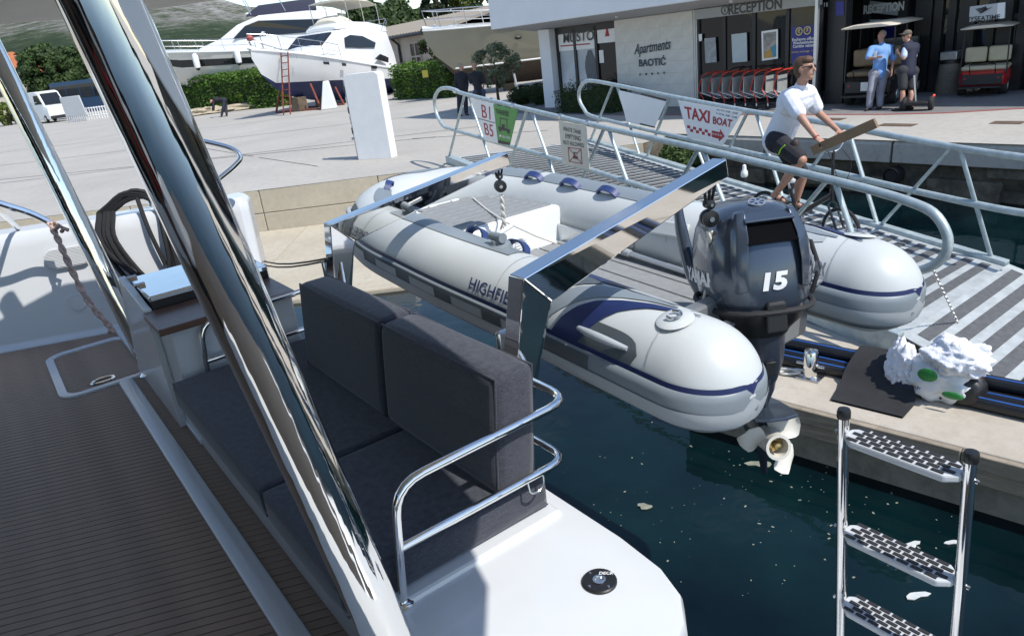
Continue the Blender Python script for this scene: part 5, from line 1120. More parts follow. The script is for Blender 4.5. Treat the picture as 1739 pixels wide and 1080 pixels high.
for i, s_ in enumerate(('Exchange office', 'Wechselstube', 'Cambio valute')): letter(s_, Q(1364, 67 + i * 5.8, 17.88), SV, ZV, .1, txw, eb, bold=.002)
letter('money exchange  >', Q(1362, 88, 17.88), SV, ZV, .075, yel, eb)
# dark block with the house number
m = MB(); m.tbox(Fq, (-10.45, sx(1437, 20, 18.2)), (18.2, 18.5), (0, 2.645)); m.build('dark_pier', dark, bd, smooth=0)
pq = poster([(1396, 5), (1408, 4), (1408, 13), (1396, 14)], dark, 18.17, 'number_plate'); [letter('1', Q(1402, 9, 18.155) + SV * e_, SV, ZV, .12, txw, pq, bold=.004, name='numeral') for e_ in (-.03, .035)]
poster([(1419, 4), (1433, 3), (1433, 26), (1420, 28)], bluep, 18.18, 'blue_notice')
# recessed glazed front to the right
GQ = 20.3
mull = [(1437, .05), (1470, .09), (1531, .12), (1567, .2), (1592, .1), (1615, .09), (1641, .18), (1682, .08), (1705, .14), (1735, .1)]
ms = [sx(x, 60, GQ) for x, w in mull]
m = MB(); m.tbox(Fq, (ms[0] - 2, 20), (GQ + .5, GQ + .6), (0, 2.645)); m.build('shop_back', dark, bd, smooth=0)
curt = mat('grey curtain', (.3, .31, .31), .8, var=.2, vs=3)
for i, (a, b) in enumerate(zip(ms, ms[1:] + [6, ])):
    m = MB(); m.tbox(Fq, (a + .03, b - .03), (GQ + .02, GQ + .035), (.05, 2.6)); m.build('glass_pane', glass, bd, smooth=0)
for (x, w), a in zip(mull, ms): m = MB(); m.tbox(Fq, (a - w, a + w), (GQ - .06, GQ + .08), (0, 2.64)); m.build('mullion', dark, bd, smooth=0)
p = [Q(1477, 2, GQ - .1), Q(1526, 8, GQ - .1), Q(1524, 27, GQ - .1), Q(1476, 22, GQ - .1)]; m = MB(); m.poly(p, NV * .02); rsn = m.build('reception_sign', headm, bd, smooth=0)
letter('RECEPTION', (p[0] + p[1] + p[2] + p[3]) / 4 - NV * .006, SV, ZV, .28, txw, rsn, bold=.012, wide=.72)
p = [Q(1449, 22, GQ - .02), Q(1468, 20, GQ - .02), Q(1468, 92, GQ - .02), Q(1450, 90, GQ - .02)]
for px in ([(1477, 34), (1495, 34), (1495, 43), (1477, 43)], ): poster(px, mat('pale notice', (.45, .52, .54)), GQ - .03)
poster([(1503, 40), (1524, 41), (1523, 80), (1503, 78)], bluep, GQ - .03, 'exchange_board')
# hanging shop board
hb = thing('hanging_sign', 'grey hanging sign with a dark shell emblem under the soffit', 'sign', Q(1668, 24, 19.2))
p = [Q(1647, 12, 19.2), Q(1694, 6, 19.2), Q(1693, 33, 19.2), Q(1645, 38, 19.2)]; m = MB(); m.poly(p, NV * .12 + SV * .12); m.build('board', mat('sign grey', (.42, .44, .45), .5, var=.04), hb, smooth=0, bev=.005)
m = MB(); m.poly([p[1] + SV * .004, p[1] + SV * .09 + NV * .1, p[2] + SV * .09 + NV * .1, p[2] + SV * .004], SV * .02); m.build('edge', paperw, hb, smooth=0)
cc = sum(p, V((0, 0, 0))) / 4 - NV * .012
for k in range(5): m = MB(); m.tube([cc + SV * (-.16 + .03 * k) + ZV * .1, cc + SV * (-.04 + .02 * k) + ZV * (.0 + .03 * k), cc + SV * (.17 - .02 * k) + ZV * (.1 - .012 * k)], [.004, .014, .003], 6); m.build('emblem_stroke', txk, hb)
letter('MYSEATIME', cc - ZV * .12, SV, ZV, .14, txk, hb, bold=.002)
for q_ in (0, 1): m = MB(); b0 = p[q_] + NV * .06; m.tube([b0, V((b0.x, b0.y, 2.68))], .01, 6); m.build('hanger', dark, hb)
# ================================================================== PEOPLE
def remesh(o, vox, it=6):
    r_ = o.modifiers.new('skin', 'REMESH'); r_.mode = 'VOXEL'; r_.voxel_size = vox; r_.use_smooth_shade = True
    s_ = o.modifiers.new('soft', 'SMOOTH'); s_.iterations = it; s_.factor = .5
    return o
def head_mb(m, c, f, u, k=1.0):
    s_ = u.cross(f).normalized()
    m.ball(c + u * .025 * k - f * .012 * k, (.073 * k, .093 * k, .098 * k), 16, 12, (s_, f, u))
    m.ball(c - u * .03 * k + f * .022 * k, (.058 * k, .066 * k, .085 * k), 14, 10, (s_, f, u))
    m.ball(c - u * .085 * k + f * .052 * k, (.034 * k, .03 * k, .03 * k), 10, 8, (s_, f, u))
    m.cap(c + u * .012 * k + f * .086 * k, c - u * .026 * k + f * .106 * k, .009 * k, .015 * k, 8)
    for e in (-1, 1):
        m.ball(c + s_ * e * .076 * k - u * .005 * k - f * .01 * k, (.012 * k, .02 * k, .033 * k), 8, 8, (s_, f, u))
        m.cap(c + u * .022 * k + f * .084 * k + s_ * .012 * e * k, c + u * .022 * k + f * .076 * k + s_ * .045 * e * k, .011 * k, .011 * k, 8)
    m.ball(c - u * .055 * k + f * .078 * k, (.026 * k, .016 * k, .01 * k), 10, 6, (s_, f, u))
def hand_mb(m, w, d, n_, curl, k=1.0, side=1, grip=None):
    """wrist w, pointing d, back of hand n_; five fingers that bend by 'curl' radians at each knuckle"""
    d = d.normalized(); n_ = (n_ - d * n_.dot(d)).normalized(); a = d.cross(n_)
    pc = w + d * .045 * k
    m.ball(pc, (.042 * k, .05 * k, .017 * k), 10, 8, (a, d, n_))
    for i, (off, L) in enumerate(((-.03, .085), (-.01, .095), (.01, .09), (.03, .072))):
        p = w + d * .082 * k + a * off * k; dd = d.copy(); nn = n_.copy()
        for j, fr in enumerate((.45, .32, .23)):
            an = curl * (.7 if j == 0 else 1); dd, nn = dd * math.cos(an) - nn * math.sin(an), nn * math.cos(an) + dd * math.sin(an)
            q = p + dd * L * fr * k; m.cap(p, q, .0095 * k, .0085 * k, 8); p = q
    p = w + d * .03 * k - a * side * .034 * k; dd = (d * .6 - a * side * .7 - n_ * .4).normalized()
    for L in (.04, .032):
        q = p + dd * L * k; m.cap(p, q, .0115 * k, .0095 * k, 8); p = q; dd = (dd * .8 + d * .4 - n_ * .35).normalized()
def person(label, J, f, hf, cloth_, vox, k=1.0, group=None, hand=(.35, .35), hands=None):
    """J: joints in world space; f: chest direction, hf: face direction; cloth_: pieces"""
    base = V(((J['anL'].x + J['anR'].x) / 2, (J['anL'].y + J['anR'].y) / 2, min(J['anL'].z, J['anR'].z) - .08))
    t_ = thing('person', label, 'person', base, group)
    up_ = (J['neck'] - J['pel']).normalized(); side = (J['shR'] - J['shL']).normalized()
    m = MB()
    m.cap(J['hpL'], J['hpR'], .105 * k, .105 * k, 14)
    mid = J['pel'].lerp(J['neck'], .4)
    m.cap(J['pel'], mid, .125 * k, .12 * k, 16); che = J['pel'].lerp(J['neck'], .72)
    m.cap(che + side * -.07 * k, che + side * .07 * k, .125 * k, .125 * k, 14); m.cap(mid, che, .125 * k, .13 * k, 16)
    m.cap(J['shL'].lerp(J['shR'], .12), J['shL'].lerp(J['shR'], .88), .07 * k, .07 * k, 12)
    m.cap(J['neck'] - up_ * .05 * k, J['head'] - V((0, 0, .05 * k)), .058 * k, .054 * k, 12)
    head_mb(m, J['head'], hf, V((0, 0, 1)) if 'hu' not in J else J['hu'], k)
    for s_ in 'LR':
        m.cap(J['sh' + s_], J['el' + s_], .052 * k, .042 * k); m.cap(J['el' + s_], J['wr' + s_], .042 * k, .027 * k)
        dw = (J['wr' + s_] - J['el' + s_]).normalized(); bk = side * (1 if s_ == 'R' else -1)
        if hands and s_ in hands: d_, n__, cu, sd_ = hands[s_]; hand_mb(m, J['wr' + s_], d_, n__, cu, k, sd_)
        else: hand_mb(m, J['wr' + s_], dw, bk, hand[0], k, -1 if s_ == 'R' else 1)
        m.cap(J['hp' + s_], J['kn' + s_], .088 * k, .058 * k, 12); cf = J['kn' + s_].lerp(J['an' + s_], .3)
        m.cap(J['kn' + s_], J['an' + s_], .055 * k, .035 * k, 12); m.cap(cf - f * .012 * k, cf.lerp(J['an' + s_], .35) - f * .01 * k, .056 * k, .046 * k, 10)
        m.cap(J['an' + s_] - V((0, 0, .03 * k)), J['to' + s_], .034 * k, .026 * k, 10); m.cap(J['an' + s_] - V((0, 0, .04 * k)) - (J['to' + s_] - J['an' + s_]).normalized() * .04 * k, J['an' + s_], .033 * k, .034 * k, 10)
    bo = remesh(m.build('body', skin, t_), vox)
    for nm, mt, kind, opt in cloth_:
        m = MB(); g = opt.get('g', .014) * k
        if kind == 'top':
            m.cap(J['pel'] - up_ * opt.get('drop', .06) * k, mid, .135 * k + g, .13 * k + g, 16); m.cap(mid, che, .133 * k + g, .137 * k + g, 16)
            if opt.get('belly'): m.ball(mid + f * .045 * k + up_ * .03 * k, (.15 * k, .15 * k, .15 * k), 14, 10)
            m.cap(che - side * .07 * k, che + side * .07 * k, .13 * k + g, .13 * k + g, 14); m.cap(J['shL'].lerp(J['shR'], .1), J['shL'].lerp(J['shR'], .9), .073 * k + g, .073 * k + g, 12)
            m.cap(J['neck'] - up_ * .05 * k, J['neck'] + up_ * .0, .07 * k, .062 * k + g * .5, 12)
            sl_ = opt.get('sleeve', .6)
            for s_ in 'LR':
                if sl_ <= 1: m.cap(J['sh' + s_], J['sh' + s_].lerp(J['el' + s_], sl_), .058 * k + g, .054 * k + g)
                else:
                    m.cap(J['sh' + s_], J['el' + s_], .056 * k + g, .046 * k + g); m.cap(J['el' + s_], J['el' + s_].lerp(J['wr' + s_], .95), .046 * k + g, .034 * k + g)
        elif kind == 'legs':
            m.cap(J['hpL'], J['hpR'], .115 * k + g, .115 * k + g, 14); m.cap(J['pel'], J['pel'] + up_ * .07 * k, .125 * k + g, .125 * k + g, 14)
            ln = opt.get('len', 2)
            for s_ in 'LR':
                m.cap(J['hp' + s_], J['hp' + s_].lerp(J['kn' + s_], min(1, ln)), .094 * k + g, (.066 if ln >= 1 else .076) * k + g, 12)
                if ln > 1: m.cap(J['kn' + s_], J['kn' + s_].lerp(J['an' + s_], ln - 1), .066 * k + g, .05 * k + g, 12)
        elif kind == 'shoes':
            for s_ in 'LR':
                d = (J['to' + s_] - J['an' + s_]); d.z = 0; d.normalize(); a = J['an' + s_] - V((0, 0, .05 * k))
                m.cap(a - d * .04 * k, J['to' + s_] + d * .03 * k - V((0, 0, .0)), .04 * k, .035 * k, 12)
                if opt.get('sock'): m.cap(J['an' + s_] + V((0, 0, .09 * k)), a, .042 * k, .04 * k, 12)
        elif kind == 'hair':
            u_ = J.get('hu', V((0, 0, 1))); sd = u_.cross(hf).normalized(); m.ball(J['head'] + u_ * .045 * k - hf * .032 * k, (.081 * k, .092 * k, .09 * k), 16, 12, (sd, hf, u_))
            if opt.get('full'):
                m.ball(J['head'] + u_ * .08 * k + hf * .02 * k, (.068 * k, .075 * k, .05 * k), 14, 10, (sd, hf, u_)); m.ball(J['head'] - hf * .05 * k - u_ * .005 * k, (.074 * k, .062 * k, .08 * k), 12, 10, (sd, hf, u_))
        elif kind == 'cap':
            u_ = V((0, 0, 1)); sd = u_.cross(hf).normalized(); m.ball(J['head'] + u_ * .06 * k - hf * .01 * k, (.084 * k, .102 * k, .078 * k), 16, 12, (sd, hf, u_)); m.box(J['head'] + u_ * .055 * k + hf * .13 * k, (.12 * k, .1 * k, .014 * k), (sd, hf, u_))
        o_ = m.build(nm, mt, t_); remesh(o_, vox if kind != 'hair' else vox * .9, opt.get('it', 5))
    u_ = J.get('hu', V((0, 0, 1))); sd = u_.cross(hf).normalized()
    return t_, bo, u_, sd
# ------------------------------------------------------------------ folding bicycle and its rider
bf = V((.36, -.93, 0)).normalized(); blft = V((.93, .36, 0)).normalized()
FH = D(1428, 393, 7.95); BPL = FH
def BK(px, py, off=0.0): return onplane(px, py, BPL + blft * off, blft)
RH = BK(1301, 361); WR = FH.z - deckz(FH, .5)
WR = .25
bk = thing('bicycle', 'black folding bicycle with small wheels on the gangway', 'bicycle', (FH + RH) / 2 - ZV * .25)
tyre = mat('bicycle tyre', (.02, .02, .02), .8, var=.2)
for h in (FH, RH):
    m = MB(); ring_ = [h + bf * WR * math.cos(k * math.pi / 20) + ZV * WR * math.sin(k * math.pi / 20) for k in range(40)]; m.tube(ring_, .021, 8, closed=True); wh = m.build('tyre', tyre, bk)
    m = MB(); m.tube([h + (p - h) * .91 for p in ring_], .009, 6, closed=True); m.build('rim', alu, wh)
    for k in range(14): m = MB(); a = ring_[int(k * 40 / 14)]; m.tube([h + blft * (.02 if k % 2 else -.02), h + (a - h) * .9], .0016, 4); m.build('spoke', steel, wh)
    m = MB(); m.tube([h - blft * .05, h + blft * .05], .02, 10); m.build('hub', steel, wh)
frm = mat('black frame paint', (.012, .012, .014), .3, var=.1, coat=.3)
hd_ = BK(1413, 331); bb = RH.lerp(FH, .47) + ZV * .02; stem_top = BK(1415, 256); sp_top = RH.lerp(FH, .25) + ZV * .58
m = MB(); m.tube([hd_ - ZV * .06, hd_ + ZV * .06], .026, 12); m.tube([bb + ZV * .06 - bf * .0, hd_], .03, 12); m.tube([bb, RH + blft * .06], .013, 8); m.tube([bb, RH - blft * .06], .013, 8); m.tube([bb - ZV * .02, bb + (sp_top - bb) * .6], .02, 10); m.tube([bb + (sp_top - bb) * .35, RH + blft * .06], .01, 8); m.tube([bb + (sp_top - bb) * .35, RH - blft * .06], .01, 8); m.build('frame', frm, bk)
m = MB()
for e in (-.055, .055): m.tube([hd_ - ZV * .06, hd_ - ZV * .1 + blft * e, FH + blft * e], .013, 8)
m.build('fork', frm, bk)
m = MB(); m.tube([hd_ + ZV * .04, stem_top], .017, 10); m.build('stem', frm, bk)
hbL = BK(1436, 233, .27); hbR = BK(1396, 246, -.27)
m = MB(); m.tube(spline([hbR, stem_top - blft * .08, stem_top + blft * .08, hbL]), .012, 10); hbo = m.build('handlebar', steel, bk)
for p_, e in ((hbL, 1), (hbR, -1)): m = MB(); m.tube([p_ - blft * .09 * e, p_ + blft * .03 * e], .017, 10); m.build('grip', blackrub, hbo); m = MB(); m.tube([p_ - blft * .11 * e, p_ - blft * .1 * e + bf * .05 - ZV * .02, p_ + bf * .06 - ZV * .04], .006, 6); m.build('brake_lever', steel, hbo)
for e in (-1, 1): m = MB(); m.tube(spline([stem_top + blft * .1 * e + bf * .03, stem_top + blft * .12 * e + bf * .14 - ZV * .15, hd_ + bf * .12 + blft * .03 * e + ZV * .1, hd_ + bf * .03]), .0035, 5); m.build('brake_cable', blackpl, hbo)
m = MB(); m.tube([bb + (sp_top - bb) * .5, sp_top], .014, 10); m.build('seat_post', alu, bk)
m = MB(); m.loft([[sp_top + bf * x + blft * (w * math.cos(k * math.pi / 5)) + ZV * (.03 + .03 * math.sin(k * math.pi / 5)) for k in range(10)] for x, w in ((-.13, .05), (-.1, .075), (0, .06), (.08, .025), (.14, .018))]); m.build('saddle', blackpl, bk)
m = MB(); m.lathe([(.085, -.004), (.085, .004)], bb - blft * .06, blft, 24); m.build('chain_ring', steel, bk)
ankR, ankL = BK(1317, 329, -.13), BK(1352, 342, .12)
pdR, pdL = ankR - ZV * .09 + bf * .06, ankL - ZV * .09 + bf * .06
for pd, e in ((pdR, -1), (pdL, 1)): m = MB(); m.tube([bb + blft * .07 * e, pd], .01, 8); ck = m.build('crank', steel, bk); m = MB(); m.box(pd, (.09, .09, .02), (bf, blft, ZV)); m.build('pedal', blackpl, ck, bev=.005)
tee = mat('white cotton tee', (.72, .74, .80), .85, var=.04, vs=8, bump=.5, bs=9, bd=.03); blk = mat('black shorts cloth', (.018, .018, .024), .85, var=.2, vs=10, bump=.4, bs=9, bd=.02)
hair = mat('brown hair', (.09, .045, .022), .6, var=.35, vs=60, bump=.5, bs=120)
J = dict(head=BK(1367, 118, -.02), neck=BK(1361, 148, 0), shR=BK(1341, 168, -.185), shL=BK(1374, 158, .185), elR=BK(1362, 202, -.26), wrR=BK(1388, 236, -.24), elL=BK(1390, 192, .27), wrL=BK(1423, 222, .25), pel=BK(1323, 232, 0), hpR=BK(1320, 240, -.1), hpL=BK(1326, 240, .1), knR=BK(1361, 272, -.15), anR=ankR, knL=BK(1363, 300, .14), anL=ankL)
J['toR'] = ankR - ZV * .07 + bf * .13; J['toL'] = ankL - ZV * .07 + bf * .13
J['hu'] = (ZV * .98 - bf * .12).normalized(); look = (bf * .62 + V((.55, -.35, .10))).normalized(); look = (look - J['hu'] * look.dot(J['hu'])).normalized()
grR = (bf * .75 - ZV * .25 + blft * -.1).normalized(); 
pe, bo, u_, sd = person('person in white tee shirt and black shorts riding a folding bicycle', J, bf, look, [('tee_shirt', tee, 'top', dict(sleeve=.72, g=.022, it=4)), ('shorts', blk, 'legs', dict(len=.86, g=.018)), ('hair', hair, 'hair', dict(full=1)), ], .0075, 1.06, hands=dict(R=(grR, ZV, .75, 1), L=(grR, ZV, .75, -1)))
m = MB(); hc = J['head'] + look * .088 + u_ * .016
for e in (-1, 1): m.ball(hc + sd * .034 * e, (.031, .012, .022), 12, 8, (sd, look, u_))
m.box(hc + u_ * .008, (.03, .01, .008), (sd, look, u_))
for e in (-1, 1): m.tube([hc + sd * .064 * e + u_ * .006, hc + sd * .08 * e - look * .05 + u_ * .006, hc + sd * .08 * e - look * .11], .0045, 6)
m.build('sunglasses', blackpl, pe)
gl = mat('lime stripe', (.35, .8, .03), .6, var=0); a, b = BK(1322, 263, -.255), BK(1333, 247, -.255); m = MB(); m.tube(spline([a, a.lerp(b, .5) + V((-.01, 0, .01)), b]), .008, 6, flat=.6); m.build('lime_piping', gl, pe)
m = MB(); q = BK(1350, 246, -.12); m.ball(q, (.05, .045, .07), 12, 8, (bf, blft, ZV)); m.build('waist_pouch', mat('dark patterned pouch', (.05, .035, .035), .7, var=.5, vs=40), pe)
m = MB(); q = J['wrR']; dR = (J['wrR'] - J['elR']).normalized(); x_, y_ = frame_of(dR); m.tube([q - dR * .02 + (x_ * math.cos(k * .628) + y_ * math.sin(k * .628)) * .031 for k in range(10)], .005, 6, closed=True); m.build('wristband', red, pe)
for a_ in ('anR', 'anL'):
    to = J['to' + a_[2]]; m = MB(); d = bf; c = (J[a_] + to) / 2 - ZV * .045; m.box(c + d * .02, (.27, .085, .018), (d, blft, ZV)); m.tube([c - blft * .05 + d * .05, c + ZV * .06 + d * .05, c + blft * .05 + d * .05], .012, 6); m.tube([c - blft * .05 - d * .04, c + ZV * .09 - d * .02, c + blft * .05 - d * .04], .01, 6); m.build('sandal', blackpl, pe)
# long cardboard box carried over the handlebar
cb0, cb1 = BK(1380, 256, -.30), BK(1488, 209, -.05); d = (cb1 - cb0).normalized(); w_ = (ZV - d * ZV.dot(d)).normalized()
m = MB(); m.box((cb0 + cb1) / 2, ((cb1 - cb0).length, .10, .055), (d, w_, d.cross(w_))); tag(m.build('cardboard_box', mat('brown cardboard', (.23, .15, .085), .8, var=.12, vs=6), smooth=0, bev=.003), 'long brown cardboard box held across the bicycle handlebar', 'box')
# ------------------------------------------------------------------ standing people
def stand(label, ft, px, f, hf, cloth_, k, vox, group=None, extra=None, hands=None):
    g = G(*ft); dep = (g - CP).dot(fw); J = {}
    for n_, v_ in px.items(): J[n_] = D(v_[0], v_[1], dep + (v_[2] if len(v_) > 2 else 0))
    low = min(J['anL'].z, J['anR'].z)
    for s_ in 'LR':
        J['an' + s_].z = .085 * k; J['to' + s_] = V((J['an' + s_].x, J['an' + s_].y, .035 * k)) + f * .15 * k
    return (J,) + person(label, J, f, hf, cloth_, vox, k, group, hands=hands)
tocam = lambda P: (V((CP.x - P.x, CP.y - P.y, 0))).normalized()
blue = mat('pale blue polo', (.17, .34, .66), .8, var=.06, vs=5, bump=.3, bs=8, bd=.03); grey = mat('grey trousers', (.26, .26, .30), .85, var=.1, vs=6); shoe = mat('dark shoes', (.03, .022, .02), .6); gh = mat('grey hair', (.28, .26, .24), .7, var=.3, vs=40)
f1 = V((-.75, -.66, 0)).normalized()
J, t1_, bo, u_, sd = stand('person in pale blue polo and grey trousers holding a phone', (1485, 187), dict(head=(1497, 62), neck=(1498, 77), pel=(1493, 124), shR=(1480, 84, -.05), shL=(1514, 82, .05), elR=(1474, 100, -.1), wrR=(1487, 98, -.3), elL=(1517, 103, .05), wrL=(1514, 123, 0), hpR=(1485, 127), hpL=(1500, 127), knR=(1479, 157, -.05), knL=(1495, 156, .05), anR=(1476, 182), anL=(1494, 181)), f1, V((-.93, -.36, 0)).normalized(), [('polo_shirt', blue, 'top', dict(sleeve=.85, g=.022, drop=.03, belly=1)), ('trousers', grey, 'legs', dict(len=1.93, g=.022)), ('shoes', shoe, 'shoes', {}), ('hair', gh, 'hair', {})], 1.0, .014)
m = MB(); m.box(J['wrR'] + V((0, 0, .07)) + f1 * .03, (.012, .07, .14), (f1, V((-f1.y, f1.x, 0)), ZV)); tag(m.build('phone', white, bev=.004), 'small white phone held by the person in pale blue', 'phone')
nv = mat('navy vest', (.012, .016, .04), .8, var=.1, vs=5); sock = mat('black socks', (.015, .015, .015), .9); shg = mat('dark grey shorts', (.03, .03, .034), .85, var=.15); pbl = mat('pale blue sleeve', (.5, .58, .72), .8)
f2 = V((-.8, .35, 0)).normalized()
J, t2_, bo, u_, sd = stand('person in navy vest, dark shorts and cap with arms folded', (1538, 188), dict(head=(1540, 62), neck=(1545, 74), pel=(1542, 119), shR=(1556, 80, .02), shL=(1537, 80, -.06), elL=(1535, 100, -.12), wrL=(1527, 91, .0), elR=(1552, 100, .2), wrR=(1535, 94, .22), hpR=(1550, 122, .02), hpL=(1533, 122, -.02), knR=(1547, 152, .02), knL=(1533, 152, -.02), anR=(1546, 182), anL=(1531, 182)), f2, V((-.96, -.1, 0)).normalized(), [('pale_tee', pbl, 'top', dict(sleeve=.8, g=.008)), ('vest', nv, 'top', dict(sleeve=.02, g=.024, drop=.08)), ('shorts', shg, 'legs', dict(len=.9, g=.02)), ('shoes', shoe, 'shoes', dict(sock=1)), ('cap', mat('khaki cap', (.12, .1, .075), .8), 'cap', {})], 1.0, .014)
m = MB(); hc = J['head'] + V((-.96, -.1, 0)) * .09 + ZV * .015; m.box(hc, (.13, .02, .035), (sd, V((-.96, -.1, 0)).normalized(), ZV)); m.build('sunglasses', blackpl, t2_, bev=.008)
bj = mat('black jacket', (.014, .014, .018), .8, var=.2, vs=4); bt = mat('dark trousers', (.02, .022, .035), .85, var=.2); jean = mat('dark jeans', (.04, .06, .11), .85, var=.2)
f3 = V((.5, -.86, 0)).normalized()
stand('person in black jacket and dark trousers standing behind the railing', (787, 197), dict(head=(783, 114), neck=(783, 124), pel=(785, 157), shR=(775, 129), shL=(791, 128), elR=(773, 143), wrR=(777, 155, -.15), elL=(793, 143), wrL=(792, 156, -.1), hpR=(781, 159), hpL=(789, 159), knR=(780, 177), knL=(791, 177), anR=(780, 194), anL=(792, 194)), f3, V((.9, -.4, 0)).normalized(), [('jacket', bj, 'top', dict(sleeve=1.9, g=.03, drop=.16)), ('trousers', bt, 'legs', dict(len=1.93, g=.025)), ('shoes', shoe, 'shoes', {}), ('hair', gh, 'hair', {})], 1.02, .02, 'people chatting by the hedge')
f4 = V((-.5, -.86, 0)).normalized()
stand('person in black tee shirt and jeans standing behind the railing', (816, 195), dict(head=(805, 112), neck=(806, 123), pel=(813, 155), shR=(798, 129), shL=(817, 127), elR=(800, 141, .1), wrR=(807, 148, .1), elL=(822, 141), wrL=(820, 154), hpR=(809, 157), hpL=(819, 157), knR=(811, 176), knL=(822, 176), anR=(812, 192), anL=(823, 192)), f4, V((-.9, -.4, 0)).normalized(), [('tee_shirt', bj, 'top', dict(sleeve=.9, g=.025, drop=.1)), ('jeans', jean, 'legs', dict(len=1.93, g=.02)), ('shoes', shoe, 'shoes', {}), ], 1.02, .02, 'people chatting by the hedge')
f5 = V((-.9, -.3, 0)).normalized()
stand('stooping person in dark clothes working over a spread tarpaulin', (378, 199), dict(head=(358, 173), neck=(362, 170), pel=(380, 170), shR=(364, 168, -.1), shL=(365, 168, .2), elR=(362, 179, -.1), wrR=(361, 188, -.1), elL=(363, 179, .2), wrL=(363, 188, .2), hpR=(381, 171, -.1), hpL=(382, 171, .1), knR=(379, 184, -.1), knL=(384, 184, .1), anR=(376, 196), anL=(385, 196)), f5, V((-.8, -.2, -.5)).normalized(), [('jacket', bj, 'top', dict(sleeve=1.9, g=.03)), ('trousers', bt, 'legs', dict(len=1.93, g=.03)), ('shoes', shoe, 'shoes', {})], 1.0, .035)
# ------------------------------------------------------------------ luggage trolleys
tred = mat('trolley red', (.5, .045, .02), .4, var=.08); tgrey = mat('trolley wire', (.5, .52, .5), .4, .4, var=.1)
lt_ = thing('luggage_trolley', 'red framed luggage trolley nested in the row outside the reception glass', 'trolley', (0, 0, 0), 'nested luggage trolleys outside reception')
fr = MB()
for e in (-.24, .24): fr.tube(fillet([(.18, e, .98), (.02, e, .92), (-.12, e, .52), (.06, e, .30), (.08, e, .17)], .06, 4), .014, 8)
fr.build('red_frame', tred, lt_)
m = MB(); m.tube([(.18, -.27, .98), (.18, .27, .98)], .018, 8); m.build('handle', tred, lt_)
m = MB(); m.tbox(lambda a, b, c: V((a, b, c)), (-.02, .0), (-.21, .21), (.42, .84)); m.build('back_panel', tgrey, lt_, smooth=0)
m = MB(); m.tube([(-.14, -.2, .48), (.5, -.2, .3), (.5, .2, .3), (-.14, .2, .48)], .01, 6); m.build('basket_rim', white, lt_)
for e in (-.12, 0, .12): m = MB(); m.tube([(-.05, e, .46), (.5, e, .28)], .006, 5); m.build('basket_wire', tgrey, lt_)
for e in (-.24, .24): m = MB(); m.tube([(.08, e, .17), (.08, e, .05)], .018, 8); m.build('leg', white, lt_); m = MB(); m.lathe([(.05, -.02), (.05, .02)], (.08, e, .05), (0, 1, 0), 12); m.build('wheel', blackrub, lt_)
m = MB(); m.tube([(.08, -.24, .17), (.6, -.1, .14), (.6, .1, .14), (.08, .24, .17)], .018, 8); m.build('base_frame', dark, lt_); m = MB(); m.lathe([(.05, -.02), (.05, .02)], (.58, 0, .05), (0, 1, 0), 12); m.build('wheel', blackrub, lt_)
def place(o, P, d):
    o.location = P; o.rotation_euler = (0, 0, math.atan2(d.y, d.x))
for k in range(8):
    o_ = lt_ if k == 0 else dup(lt_); o_['label'] = ('red luggage trolley, nearest to the stone wall of its row', 'red luggage trolley, second in the row from the stone wall', 'red luggage trolley, third in the row from the stone wall', 'red luggage trolley, fourth in the row from the stone wall', 'red luggage trolley, fifth in the row from the stone wall', 'red luggage trolley, sixth in the row from the stone wall', 'red luggage trolley, seventh in the row from the stone wall', 'red luggage trolley, last in the row from the stone wall')[k]; place(o_, Fq(-13.55 + k * .34, 17.42, .008), SV)
